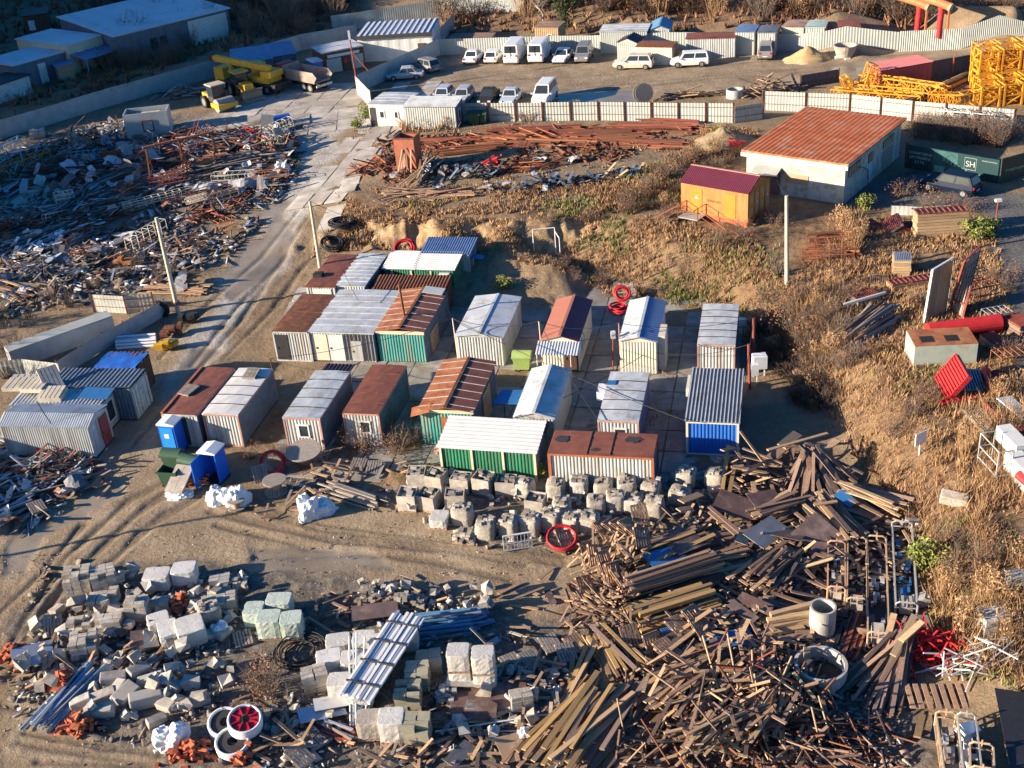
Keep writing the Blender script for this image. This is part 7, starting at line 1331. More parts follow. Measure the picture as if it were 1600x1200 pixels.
# toilets and bins
def toilet(label, q, rz, dooropen=False):
    a = P(*q); r = thing('portable_toilet', label, 'toilet', a, rz); w, d, h = 1.12, 1.15, 2.15; m = MB()
    if dooropen:
        for q_ in ((-w/2,-w/2+.05,-d/2,d/2),(w/2-.05,w/2,-d/2,d/2),(-w/2+.05,w/2-.05,d/2-.05,d/2)): m.bx(*q_,.1,h)
    else: m.bx(-w/2,w/2,-d/2,d/2,.1,h)
    m.build('body', M_toilet, r); m = MB(); m.bx(-w/2-.05,w/2+.05,-d/2-.05,d/2+.05,0,.1); m.build('base', M_dark, r)
    m = MB(); m.add([(-w/2-.06,-d/2-.06,h),(w/2+.06,-d/2-.06,h),(w/2+.06,d/2+.06,h),(-w/2-.06,d/2+.06,h),(-w/2-.06,-d/2-.06,h+.1),(w/2+.06,-d/2-.06,h+.1),(w/2+.06,d/2+.06,h+.1),(-w/2-.06,d/2+.06,h+.1),(0,-d/2-.06,h+.24),(0,d/2+.06,h+.24)],[(0,1,5,8,4),(1,2,6,5),(2,3,7,9,6),(3,0,4,7),(5,6,9,8),(8,9,7,4),(3,2,1,0)]); m.build('roof', M_plast, r)
    m = MB()
    if dooropen: m.bx(-w/2-.02,-w/2+.03,-d/2-.95,-d/2,.15,2.0); m.build('door', M_toilet, r)
    else:
        m.bx(-w/2+.12,w/2-.12,-d/2-.04,-d/2,.15,2.0); dd = m.build('door', mat('door blue',[(.02,.22,.68)],.4,0,.06,1,bump=0), r); m = MB(); m.bx(-.2,.12,-d/2-.05,-d/2-.041,1.25,1.55); m.build('notice', M_white, dd)
    return r
toilet('blue portable toilet with white notice, standing at the road corner',(276,703),-.3); toilet('blue portable toilet with its door swung open, beside the bins',(340,748),-.35,True)
def bin_(label, q, mt, rz, lid=True, open_=False):
    a = P(*q); r = thing('wheelie_bin', label, 'bin', a, rz); m = MB(); t = [(-.62,-.45),(.62,-.45),(.62,.45),(-.62,.45)]; vs = [(x*.8,y*.75,.15) for x,y in t]+[(x,y,1.15) for x,y in t]+[(x*.94,y*.92,1.15) for x,y in t]+[(x*.75,y*.7,.3) for x,y in t]
    m.add(vs,[(3,2,1,0)]+[(i,(i+1)%4,(i+1)%4+4,i+4) for i in range(4)]+[(i+4,(i+1)%4+4,(i+1)%4+8,i+8) for i in range(4)]+[(i+8,(i+1)%4+8,(i+1)%4+12,i+12) for i in range(4)]+[(12,13,14,15)]); m.bx(-.68,.68,-.5,-.45,1.05,1.17); m.build('body', mt, r)
    m = MB()
    if open_: m.sheet((-.62,.47,1.15),(.62,.47,1.15),(.62,.8,2.0),(-.62,.8,2.0),.05)
    else:
        n = 7; vs = [(x,-.5+1.0*j/n,1.17+.3*math.sin(PI*j/n)) for j in range(n+1) for x in (-.66,.66)]; m.add(vs,[(2*j,2*j+1,2*j+3,2*j+2) for j in range(n)]+[tuple(range(0,2*n+2,2)),tuple(range(1,2*n+2,2))[::-1]])
    if lid: m.build('lid', mt, r)
    for x in (-.45,.45):
        for y in (-.3,.3): m = MB(); m.cyl((x-.03,y,.09),(x+.03,y,.09),.09,n=8); m.build('caster', M_black, r)
    return r
bin_('dark green bin with closed domed lid beside the road toilet',(275,732),M_bin,-.3); bin_('dark green bin standing open and full of rubbish',(270,757),M_bin,-.25,False); bin_('dark green bin tilted beside the open toilet',(302,742),M_bin,-.5); bin_('light green bin standing between the silver and salmon cabins',(817,577),M_binl,-.2)
bin_('dark bin behind the ribbed shed, left of two by the fence',(742,194),M_bin,-.2); bin_('dark bin behind the ribbed shed, right of two by the fence',(753,193),M_bin,-.25)
# white sacks and film heaps
def lump(name, label, q, rx, ry, h, mt, seed, cat='sack', z=0):
    a = P(*q); m = MB(); n, k = 30, 12; vs = []
    for i in range(k+1):
        t = i/k; r_ = math.cos(t*PI/2)**.5
        for j in range(n):
            an = 2*PI*j/n; d = Vector((math.cos(an)*r_, math.sin(an)*r_, math.sin(t*PI/2))); w_ = 1+.34*mnoise.noise(d*1.6+Vector((seed*3.1,0,0)))+.16*mnoise.noise(d*4.0+Vector((0,seed*2.3,0)))+.05*mnoise.noise(d*9)
            vs.append((rx*d.x*w_, ry*d.y*w_, h*d.z*w_-.05))
    m.add(vs,[(i*n+j,i*n+(j+1)%n,(i+1)*n+(j+1)%n,(i+1)*n+j) for i in range(k) for j in range(n)]); o = m.build(name, mt, None, False); o.location = a+Vector((0,0,z)); return tag(o, label, cat)
for i, (q, rx, ry, h, lb) in enumerate((((485,805),.75,.7,1.3,'bright white film wrapped sack at the burnt patch'),((500,800),1.0,.7,.7,'bluish film sheet spread beside the white sack'),((343,783),.8,.6,.9,'dirty white sack left of the small tipped drum'),((372,785),.75,.65,1.0,'white sack pair with hole right of the dirty one'),((270,1160),.8,.7,.9,'torn white sack at the bottom left rubble edge'),((280,775),.8,.55,.35,'white film heap beneath the grey styrofoam boards'),((345,988),.5,.5,.6,'crumpled white film right of the block field'),((98,1015),.4,.5,.7,'dark bundle in film at the left rubble edge'),((690,705),.5,.4,.5,'pinkish rag bundle at the teal shed corner'),((820,1150),.4,.4,.4,'small white bag in the bottom rubble'),((443,268),.8,.7,1.0,'big white scrap bag at the plaza edge'),((180,385),.5,.5,.5,'white sack on the left scrap'),((1140,700),.6,.4,.3,'white rags in front of the blue shed'))): lump('film_sack',lb,q,rx,ry,h,M_plast if i not in (7,8) else (M_dark if i == 7 else M_pink),i+3)
m = MB(); m.bx(-.6,.6,-.95,.95,0,.12); m.bx(-.02,.02,-.95,.95,.12,.13); o = m.build('foam_board', M_concl); o.location = P(285,765)+Vector((0,0,.75)); o.rotation_euler = (.45,0,-.35); tag(o,'pale grey double foam board leaning by the bins','board')
a = P(312,758); m = MB()
for _ in range(40): s = U(.12,.3); m.box((U(-.6,.6),U(-.4,.5),U(.05,.6)),(s,s*.6,s*.5))
o = m.build('orange_rubbish', mat('orange waste',[(.50,.16,.08),(.42,.12,.07)],.7)); o.location = a; tag(o,'heap of orange plastic waste under the tilted bin','waste heap')
# stacked items right terrace
def formwork(label, q, lx, ly, lz, rz, n, mt, tx=0, ty=0, z=0, fm=None, name='formwork_stack'):
    a = P(*q); r = thing(name, label, 'formwork', a+Vector((0,0,z)), rz); r.rotation_euler = (tx,ty,rz)
    for k in range(n): m = MB(); j = U(-.05,.05); m.bx(-lx/2+j,lx/2+j,-ly/2,ly/2,k*lz/n,(k+.86)*lz/n); m.build('panel', mt, r)
    m = MB()
    for k in range(10): x = -lx/2+.05+k*(lx-.1)/9; m.bx(x-.03,x+.03,-ly/2,ly/2,lz,lz+.07)
    for y in (-ly/2+.04,ly/2-.04): m.bx(-lx/2,lx/2,y-.03,y+.03,lz,lz+.07)
    m.build('rib_frame', fm or M_redst, r); return r
formwork('tall stack of cream formwork panels with red top frame by the roadway',(1467,365),3.8,1.2,1.9,-.05,8,M_woodn); formwork('small narrow formwork stack with blue ribbed top',(1408,425),1.2,1.5,1.2,-.25,6,M_woodn,fm=M_alu); formwork('single ribbed cream formwork panel lying on the slab',(1374,440),1.3,1.8,.1,-.25,1,M_woodn,fm=M_woodn); formwork('flat ladder like formwork panel below the narrow stack',(1425,445),3.4,.9,.4,.15,2,M_woodn); formwork('dark red ribbed panel pair leaning behind, left',(1365,360),1.4,1.6,.2,-.4,1,M_wood,.3,.5); formwork('ribbed panel with grey side standing left of cream stack',(1395,360),1.4,1.6,.25,-.2,1,M_wood_g,.2,-.6,.4); formwork('maroon ribbed panel beside the tall cream stack',(1420,358),1.6,1.5,.3,-.1,2,M_redst)
formwork('bright red ribbed formwork standing on edge in the grass',(1490,612),2.0,2.4,.25,-.2,1,M_red,.2,-1.0,.9,M_red); formwork('grey ribbed panel between the two red ones',(1512,600),1.6,2.0,.2,-.1,1,M_dark,.2,.1,.1,M_alu); formwork('narrow red panel right of the grey ribbed one',(1540,600),.4,2.0,.3,-.1,1,M_red,.1,.9,.3,M_red); formwork('rusty ribbed panel strip lying in straw below the red ones',(1510,625),3.2,.5,.1,.12,1,M_red,fm=M_red); formwork('brown gutter shaped panel right of the rusty cabin',(1560,545),1.0,2.6,.5,.25,2,M_tan); formwork('brown panel lying in grass under the gutter shaped one',(1563,600),.9,2.0,.3,-.1,1,M_wood); formwork('grey ribbed panel half buried in grass, right slope',(1538,660),1.4,2.6,.2,.1,1,M_wood_g,fm=M_wood_g); formwork('dark red ribbed panel leaning on the buried grey one',(1565,655),1.0,2.6,.25,.25,1,M_redst,.1,.3); formwork('pale beam panel at the right edge of the slope',(1592,650),1.0,3.0,.3,.3,2,M_dark,.1,.1,0,M_white)
# big A-frame panels
a = P(1455,505); b = P(1497,430); 
def bigpanel(label, q, rz, tilt, L, Wd, mt, fm, slats):
    r = thing('shutter_panel', label, 'panel', P(*q), rz); r.rotation_euler = (tilt,0,rz); m = MB()
    for k in range(slats): m.bx(0,L,.02+k*Wd/slats,(k+.8)*Wd/slats,-.04,.04)
    m.build('slats', mt, r); m = MB()
    for k in range(5): x = .1+k*(L-.2)/4; m.bx(x-.05,x+.05,0,Wd,-.16,-.05)
    m.bx(0,L,-.06,.02,-.16,.06); m.bx(0,L,Wd,Wd+.08,-.16,.06); m.build('frame', fm, r); return r
def quadpanel(label, A, B, TL, TR, h, slats, mt, fm, bars):
    a = P(*A); b = P(*B); c = gp(*TR, a.z+h); d = gp(*TL, a.z+h); r = thing('shutter_panel', label, 'panel', a); a0 = Vector(a); a, b, c, d = a-a0, b-a0, c-a0, d-a0; nn = (b-a).cross(d-a).normalized()
    q = lambda u, v: (a*(1-u)+b*u)*(1-v)+(d*(1-u)+c*u)*v
    m = MB()
    for k in range(slats): u0 = k/slats; u1 = (k+.9)/slats; m.sheet(q(u0,.02),q(u1,.02),q(u1,.98),q(u0,.98),.06)
    m.build('slats', mt, r); m = MB()
    for k in range(bars): v = k/(bars-1); m.beam(q(-.04,v)-nn*.14,q(1.04,v)-nn*.14,.12)
    for u in (-.04,1.04): m.beam(q(u,0)-nn*.14,q(u,1)-nn*.14,.14)
    m.build('frame', fm, r); return r
quadpanel('large cream slatted panel leaning like one side of a tent',(1447,506),(1479,488),(1461,422),(1491,404),3.4,6,M_woodn,M_white,5); quadpanel('large dark slatted panel with rusty frame, other side of the tent',(1505,500),(1487,484),(1534,386),(1511,408),3.8,5,M_wood_g,M_redst,6)
a = P(1468,560); r = thing('scrap_cabin','pale green scrap cabin lying with rusty top and two black openings','scrap cabin',a,-.08); m = MB(); m.bx(-1.9,1.9,-1.1,1.1,-.2,1.5); m.build('body', mat('pale green steel',[(.40,.46,.40)],.7,.05,.25,1,(.26,.16,.1),1,.6), r); m = MB(); m.bx(-1.9,1.9,-1.1,1.1,1.5,1.56); m.build('rust_plate', M_rust, r)
for x in (-1.0,.5): m = MB(); m.bx(x-.4,x+.4,-.7,.1,1.565,1.575); m.build('opening', M_black, r)
m = MB(); m.cyl((-2.6,0,.8),(2.2,.4,.8),.55,n=18); o = m.build('red_tank', M_red); o.location = P(1510,530); tag(o,'long red cylindrical tank behind the scrap cabin','tank'); 
bundle('log',(1315,545),(1380,492),30,2.6,1.1,.2,.2,[M_wood,M_wood_g,M_steelblue],ja=.08); bundle('log',(1322,505),(1382,488),1,.1,.1,.2,.2,[M_white],z0=1.4); bundle('log',(1320,560),(1340,525),1,.1,.1,.22,.22,[M_wood])
bundle('log',(1410,170),(1520,120),8,1.6,.7,.36,.36,[M_woody],ja=.04)
flush('log','log',{M_wood.name:'brown pole in the log pile on the grassy slope',M_wood_g.name:'grey pole in the log pile on the grassy slope',M_steelblue.name:'bluish pole in the log pile on the grassy slope',M_white.name:'white pole lying across the log pile',M_woody.name:'mossy yellow log before the crane stack'},'log','logs and poles',200,'log_heap','heap of logs',True)
formwork('upright stack of brown boards at the right edge, upper slope',(1590,520),1.3,1.8,.9,.3,5,M_wood); formwork('pale board stack in straw, right edge middle slope',(1592,700),1.6,1.8,.7,.2,4,M_woodn); formwork('weathered panel pile behind the log pile',(1350,470),1.8,1.3,.5,.3,3,M_wood_g)
# sign, boom lift, misc
a = P(1436,712); r = thing('sign_board','small blank white sign on a post on the grassy slope','sign',a,.5); m = MB(); m.beam((0,0,-.2),(0,0,.9),.07); m.build('post', M_white, r); m = MB(); m.bx(-.42,.42,-.02,.02,.75,1.55); m.build('board', M_plast, r)
a = P(1592,760); r = thing('access_machine','white access machine with grey cage and red arm at the right edge','machine',a,.1); m = MB(); m.bx(-.2,2.6,-.9,1.4,.2,1.4); m.bx(.3,1.1,1.2,3.4,.9,1.7); m.build('body', M_white, r); m = MB()
for x in (-1.0,-.2):
    for y in (.6,2.6): m.beam((x,y,.2),(x,y,1.9),.06)
for z in (.4,1.1,1.9): m.beam((-1.0,.6,z),(-1.0,2.6,z),.05); m.beam((-1.0,.6,z),(-.2,.6,z),.05); m.beam((-1.0,2.6,z),(-.2,2.6,z),.05)
m.build('cage', M_wall, r); m = MB(); m.tube([(-.3,-.3,1.0),(-.1,-1.3,.9),(.3,-2.6,.5)],.26,10); m.build('arm', M_red, r)
# concrete panels stacked on the low container roof
for i, (q, z, d, rz, tx, lb) in enumerate((((40,597),2.35,(2.3,1.5,.16),.05,.1,'bluish concrete panel lying uppermost at the roof left end'),((35,603),2.32,(2.2,1.5,.3),.1,0,'cream concrete panel under the bluish one'),((57,606),2.6,(1.7,1.3,.35),.0,.05,'cream ribbed concrete slab pair in the roof middle'),((80,593),2.9,(1.3,2.0,.2),.75,.5,'dark tilted concrete panel across the others'),((84,620),2.35,(1.6,1.3,.45),.08,.12,'hollow core cream slab with sunlit end on the roof'))):
    o_ = gp(*q, z); m = MB(); n = 5
    for k in range(n): m.bx(-d[0]/2+k*d[0]/n,-d[0]/2+(k+.8)*d[0]/n,-d[1]/2,d[1]/2,d[2]*.8,d[2])
    m.bx(-d[0]/2,d[0]/2,-d[1]/2,d[1]/2,0,d[2]*.8); o = m.build('concrete_slab', M_panel if 'cream' in lb else M_conc); o.location = o_; o.rotation_euler = (tx,0,rz+AL); tag(o, lb, 'concrete panel')
a = P(35,640)
m = MB(); m.bx(-4.0,4.0,-.55,.55,0,1.5); m.sheet((-4,-.6,1.55),(4,-.6,1.62),(4,.6,1.68),(-4,.6,1.6),.05,1); o = m.build('sheet_box',[M_fence,M_fencew]); o.location = P(100,545)+Vector((0,0,-.05)); o.rotation_euler = (0,0,.62); tag(o,'long grey sheet metal box with sunlit top, left of the hoarding','sheet box')
for lb, q, mt, k in (('yellow and black machine scrap beside the white pipes',(262,548),M_yellow,1),('dark generator scrap with orange lid near the leaning pole',(272,525),M_darkrust,2),('big black tyre leaning at the hoarding end',(253,495),M_black,3),('dark net heap in the grass near the leaning pole foot',(295,505),M_dark,4),('black bumper and orange buoy on left scrap',(205,408),M_black,5),('bright orange scrap float, left scrap yard',(195,415),M_orange,6)):
    a = P(*q); m = MB()
    if k == 3: m.tube([(.55*math.cos(j*.4488),0,.6+.55*math.sin(j*.4488)) for j in range(14)],.2,8,closed=True)
    else:
        for _ in range(7): m.box((U(-.6,.6),U(-.4,.4),U(.2,.7)),(U(.3,.9),U(.3,.7),U(.2,.5)))
    o = m.build('machine_scrap' if k != 3 else 'tyre', mt); o.location = a; tag(o, lb, 'scrap' if k != 3 else 'tyre')
# cages and frames in the scrap yard
def cage(label, q0, q1, w, h, mt, nb=8):
    a = P(*q0); b = P(*q1); d = b-a; L = d.length; r = thing('wire_cage', label, 'cage', a, math.atan2(d.y,d.x)); m = MB()
    for y in (0,w):
        for z in (0.05,h/2,h): m.beam((0,y,z),(L,y,z),.05)
        for k in range(nb+1): m.beam((L*k/nb,y,.05),(L*k/nb,y,h),.035)
    for k in range(nb+1): m.beam((L*k/nb,0,h),(L*k/nb,w,h),.035); m.beam((L*k/nb,0,.05),(L*k/nb,w,.05),.035)
    m.build('bars', mt, r); return r
for lb, q0, q1, w_, h_, mt, nb in (('rusty steel rack full of beams beside the pale straw clumps',(1256,416),(1334,410),1.3,1.7,M_rust,4),('rusty rack standing by the roadway, right of the tent panels',(1530,478),(1562,470),1.2,1.3,M_redst,4),('grey steel rack half hidden in straw near the roadway',(1545,520),(1580,512),1.1,1.2,M_alu,4),('brown rack in straw at the right edge below the red tank',(1562,588),(1600,580),1.2,1.2,M_rust,4),('dark blue window frame rack behind the tent panels',(1518,455),(1540,450),.4,1.4,M_dark,2)): cage(lb,q0,q1,w_,h_,mt,nb)
cage('cream wire cage on the left scrap, beside the mossy heap',(197,335),(285,310),.7,1.0,M_ivory); cage('white wire cage in the middle of the scrap yard',(332,290),(395,285),1.2,1.0,M_ivory,6); cage('second pale wire cage leaning near the pole top',(210,395),(262,360),.8,1.3,M_ivory,6); cage('dark red long frame cradle on the scrap',(258,330),(358,312),.9,1.0,M_redst,5); cage('orange rusty frame lying left of the grey slabs',(120,410),(155,395),.6,.9,M_rust,3); cage('orange steel frame tangle near the track, scrap yard end',(345,365),(372,355),1.0,1.0,M_orange,3); cage('pale ladder fence lying on the dirt track edge',(788,862),(832,855),.05,1.0,M_white,8); cage('white ribbed trailer frame near blue tarp, lower left',(55,745),(90,720),.8,.8,M_concl,4); cage('dark frame with blue sheets beside flooded road',(75,770),(108,745),.8,.9,M_dark,3)
for k in range(22):
    q = R.choice([(60,290),(120,250),(170,235),(300,250),(360,240),(410,250),(250,300),(150,320),(70,340),(320,330),(220,370),(120,380),(290,380),(390,300),(40,420),(180,420),(330,280),(440,215),(100,220),(210,320),(280,330),(30,310)]); q = (q[0]+U(-22,22), q[1]+U(-14,14)); c = cage('bent steel rack lying among the left scrap', q, (q[0]+U(25,60), q[1]-U(2,24)), U(.5,1.0), U(.5,1.1), R.choice([M_darkrust,M_redst,M_alu,M_ivory,M_skin,M_rust]), R.choice([3,4,6])); c['group'] = 'racks among the scrap'; c.location.z += U(.1,.7); c.rotation_euler.x = U(-.4,.4); c.rotation_euler.y = U(-.2,.2)
a = P(240,285); r = thing('gantry_frame','tall rusty A frame gantry standing in the scrap yard','gantry',a,.5); tops = []
for k in range(3):
    m = MB(); x = k*3.4
    for s in (-1,1): m.beam((x+s*.55,s*1.1,-.1),(x,0,3.6),.14)
    for t in (.3,.55,.8): m.beam((x-.55*(1-t),-1.1*(1-t),3.6*t),(x+.55*(1-t),1.1*(1-t),3.6*t),.08)
    m.build('trestle', M_darkrust, r)
m = MB(); m.beam((-.3,0,3.65),(7.1,0,3.65),.2); m.build('top_beam', M_rust, r)
a = P(20,815); 
for q, lb in (((852,398),'thin white football goal like frame under the cliff'),): 
    a = P(*q); m = MB(); 
    for p, q_ in (((-.9,0,0),(-.9,0,2.3)),((.9,0,0),(.9,0,2.3)),((-.9,0,2.3),(.9,0,2.3)),((1.2,-.6,0),(1.2,-.6,1.6)),((.9,0,2.0),(1.2,-.6,1.6))): m.tube([p,q_],.05,6)
    o = m.build('goal_posts', M_white); o.location = a; tag(o, lb, 'frame')
for q, lb in (((1004,440),'thin rusty stake on the slope foot'),((983,425),'pale stake on the slope left of the rusty one')):
    a = P(*q); m = MB(); m.beam((0,0,-.2),(0,0,1.7),.1); o = m.build('stake', M_wood); o.location = a; tag(o, lb, 'stake')
# ================================================================ plants
def blades(name, polys, per, hmin, hmax, mats, label, cat, nb=7, clump=(3.5,1.2), thr=-.15, wid=.035, keep=None):
    Vs = []; Fs = []; Ms = []; cnt = 0
    for s in polys:
        q = wpoly(s); xs = [p[0] for p in q]; ys = [p[1] for p in q]; x0, x1, y0, y1 = min(xs), max(xs), max(min(ys),36), min(max(ys),260)
        k = int(per*(x1-x0)*(y1-y0)); X = NR.uniform(x0,x1,k); Y = NR.uniform(y0,y1,k)
        ok = inpoly(X, Y, q); X = X[ok]; Y = Y[ok]; d = fbm(X[None], Y[None], 41, [(clump[0],1.0),(clump[1],.9)])[0]; ok = (d > thr)&(np.abs(zv(X,Y+.5)-zv(X,Y-.5)) < .5)&(NR.random(len(X)) < np.clip(60/Y,.25,1)*1.2); X = X[ok]; Y = Y[ok]; d = d[ok]
        gsel = fbm(X[None], Y[None], 52, [(7,1.0),(2.5,.8)])[0]
        n = len(X); far = np.clip(Y/70,.8,2.2)[:,None]; X = X[:,None]+NR.normal(0,.10,(n,nb)); Y = Y[:,None]+NR.normal(0,.10,(n,nb)); Z = zv(X,Y)-.05
        h = NR.uniform(hmin,hmax,(n,nb))*(1+.5*np.clip(d,-.5,.8))[:,None]; a = NR.uniform(0,2*PI,(n,nb)); l = h*NR.uniform(.1,.8,(n,nb)); w_ = wid*NR.uniform(.6,1.5,(n,nb))*far; b = NR.uniform(0,PI,(n,nb))
        p0 = np.stack([X-w_*np.cos(b),Y-w_*np.sin(b),Z],-1); p1 = np.stack([X+w_*np.cos(b),Y+w_*np.sin(b),Z],-1); p2 = np.stack([X+l*np.cos(a),Y+l*np.sin(a),Z+h],-1)
        Vs.append(np.stack([p0,p1,p2],2).reshape(-1,3)); m = n*nb; Fs.append(np.arange(m*3).reshape(-1,3)+cnt); cnt += m*3
        Ms.append(np.repeat(np.where(gsel > .22, 1, 0), nb))
    stuff(bigmesh(name, np.concatenate(Vs), np.concatenate(Fs), mats, None, np.concatenate(Ms)), label, cat)
SL = ["1180,500 1240,440 1330,340 1440,345 1545,345 1560,390 1585,560 1610,800 1610,1100 1560,1070 1500,1060 1455,1000 1440,900 1405,800 1345,730 1295,650 1235,560","540,310 620,340 800,345 900,330 1060,350 1180,380 1240,440 1180,495 1000,472 860,415 700,402 530,392","900,300 1060,240 1120,200 1185,205 1160,240 1065,290 1060,345 940,330","580,295 900,285 1040,300 940,338 640,338"]
blades('dry_grass', SL, 13, .16, .5, [M_straw, M_strawg], 'dry straw coloured grass with green patches over the slopes', 'grass', 7, thr=-.5)
blades('tall_straw', ["1400,700 1610,650 1610,1080 1500,1040 1440,960 1430,850 1380,760","1450,640 1610,600 1610,1090 1540,1050 1450,990 1440,880 1480,760","1190,440 1300,470 1330,560 1270,600 1210,520","1280,340 1345,335 1350,400 1290,395","620,190 712,190 715,205 625,208"], 5, .5, 1.15, [M_straw, M_straw], 'tall pale straw stems standing on the right slope', 'grass', 9, (2.5,1.0), -.1, .03)
blades('bank_grass', ["690,58 860,50 1150,46 1400,44 1610,40 1610,-20 690,-20","330,80 560,45 560,-20 -20,-20 -20,180 200,140"], 1.6, .4, 1.1, [M_dry, M_straw], 'rough dry growth on the banks behind the fences', 'undergrowth', 7, thr=-.3, wid=.06)
blades('weeds', ["580,190 1140,195 1060,330 600,335","420,640 700,690 640,760 560,720 420,720","560,170 610,190 560,330 500,420 470,420 530,300","0,380 240,430 330,470 150,480 0,520","1000,560 1060,560 1060,740 960,740"], 2.2, .1, .4, [M_straw, M_strawg], 'thin weeds growing between scrap and slabs', 'weeds', 6, thr=.05)
blades('green_grass', ["1080,372 1215,385 1232,450 1180,485 1060,470 1030,425","1380,640 1460,600 1500,560 1440,560","640,380 760,385 740,395 640,392"], 9, .18, .45, [M_strawg, M_leafg], 'green grass patches on the slope', 'grass', 7, thr=-.1)
def leafcloud(m, c, r, n, s, mi=0, flat=.8, rr=R):
    c = Vector(c); V = NR.normal(0,1,(n,3)); V /= np.linalg.norm(V,axis=1)[:,None]; rad_ = NR.random(n)**.45; 
    for i in range(n):
        p = c+Vector((V[i][0]*r*rad_[i], V[i][1]*r*rad_[i], V[i][2]*r*flat*rad_[i])); a = NR.normal(0,1,3); b = NR.normal(0,1,3); a = Vector(a).normalized()*s*rr.uniform(.6,1.4); b = Vector(b).normalized()*s*rr.uniform(.5,1.1)
        m.add([p-a, p+b, p+a, p-b], [(0,1,2,3)], None, mi)
def stems(m, n, h, spread, r, mi=0, sub=3, base=.15):
    for i in range(n):
        a = U(0,2*PI); l = h*U(.6,1.1); p0 = Vector((math.cos(a)*base*U(0,1), math.sin(a)*base*U(0,1), -.1)); d = Vector((math.cos(a)*spread*U(.2,1), math.sin(a)*spread*U(.2,1), l)); mid = p0+d*.5+Vector((U(-.1,.1),U(-.1,.1),0)); e = p0+d
        m.tube([p0,mid,e],[r,r*.7,r*.25],4,mi,cap=False)
        for k in range(sub):
            t = U(.3,.9); q = p0+d*t; b = q+Vector((U(-.5,.5),U(-.5,.5),U(.15,.5)))*l*.4; m.tube([q,b],[r*.5,r*.15],3,mi,cap=False)
PROTO = {}
def shrub(kind):
    if kind in PROTO: return PROTO[kind]
    f = MB(); s = MB(); h = 1.5
    if kind == 'russet': stems(s,34,1.35,.85,.014,sub=5,base=.3); [leafcloud(f,(U(-.75,.75),U(-.75,.75),U(.25,1.25)),.5,46,.042) for _ in range(9)]; lm = M_dry; tm = M_twig
    elif kind == 'straw': stems(s,40,1.5,.5,.014,sub=1,base=.4); [leafcloud(f,(U(-.4,.4),U(-.4,.4),U(.7,1.5)),.25,40,.05) for _ in range(8)]; lm = M_straw; tm = M_straw
    elif kind == 'green': stems(s,8,1.0,.5,.025); [leafcloud(f,(U(-.6,.6),U(-.6,.6),U(.2,.95)),.4,80,.07) for _ in range(8)]; lm = M_leafg; tm = M_twig
    elif kind == 'bare': stems(s,26,1.7,1.1,.018,sub=5); lm = None; tm = M_twig
    elif kind == 'dark': stems(s,12,1.6,.9,.03); [leafcloud(f,(U(-.8,.8),U(-.8,.8),U(.3,1.4)),.5,80,.08) for _ in range(10)]; lm = M_leaf; tm = M_twig
    PROTO[kind] = (f.mesh('leaves', lm) if lm else None, s.mesh('stems', tm)); return PROTO[kind]
def plant(kind, q, sc, label, group):
    a = q if isinstance(q, Vector) else P(*q); L_, T_ = shrub(kind); r = thing('shrub', label, 'shrub', a, U(0,6.28), group); r.scale = (sc*U(.85,1.2),sc*U(.85,1.2),sc*U(.8,1.15))
    if L_: put('foliage', L_, r)
    put('stems', T_, r)
SG_ = 'shrubs and dry bushes'
for k, (x, y, sc, kd) in enumerate(((1240,520,1.5,'russet'),(1260,545,1.3,'russet'),(1225,490,1.2,'russet'),(1290,505,1.1,'russet'),(1205,470,1.3,'russet'),(1250,470,1.2,'russet'),(1330,470,.9,'russet'),(1275,590,.9,'russet'),(1340,560,.9,'russet'),(1440,625,.8,'russet'),(1420,650,.8,'russet'),(1395,680,.8,'russet'),(1580,560,.9,'russet'),(1430,475,.8,'russet'),(1575,455,.9,'russet'),(1560,440,1.2,'russet'),(1180,345,1.1,'russet'),(1160,370,1.0,'russet'),(1210,350,1.0,'russet'),(1040,280,1.4,'russet'),(1020,300,1.2,'russet'),(1060,262,1.3,'russet'),(1085,250,1.2,'russet'),(1000,310,1.0,'russet'),(980,330,1.0,'russet'),(1045,340,1.0,'russet'),(1120,385,1.0,'russet'),(690,195,1.2,'russet'),(660,200,1.0,'russet'),(845,185,1.1,'russet'),(820,190,1.0,'russet'),(880,420,.8,'russet'),(940,445,.9,'russet'),(1005,460,.9,'russet'),(900,435,.7,'russet'),(1480,855,1.1,'russet'),(1540,880,1.1,'russet'),(1500,905,1.2,'russet'),(1300,405,.8,'russet'),(1410,305,1.2,'russet'),(1450,330,1.2,'russet'),(1500,330,1.1,'russet'),(560,700,1.1,'russet'),(590,690,1.2,'russet'),(620,705,1.2,'russet'),(645,690,.9,'russet'),(420,1085,1.2,'russet'),(405,1070,1.0,'russet'),(440,715,.7,'russet'),(395,715,.7,'russet'),(575,345,.6,'russet'),(800,362,.6,'russet'),(690,358,.6,'russet'),(860,350,.8,'russet'),(920,345,.8,'russet'))):
    plant(kd,(x,y),sc*1.15,'low russet brown dry bush on the rough ground',SG_+' russet')
for x, y, sc in ((1318,375,1.6),(1332,392,1.3),(1305,365,1.4),(1340,380,1.2),(1180,330,1.2),(1225,340,1.2),(700,200,1.1),(680,190,1.2),(900,178,1.0),(850,185,1.0),(1505,710,1.1),(1560,950,1.3),(1575,1000,1.2),(1535,930,1.3),(1590,880,1.2),(1480,930,1.2),(1510,1000,1.3),(1560,620,1.0),(1590,610,1.0),(1530,690,1.0),(1100,215,.9),(1120,240,.9)): plant('straw',(x,y),sc,'tall pale straw clump with feathery top',SG_+' straw')
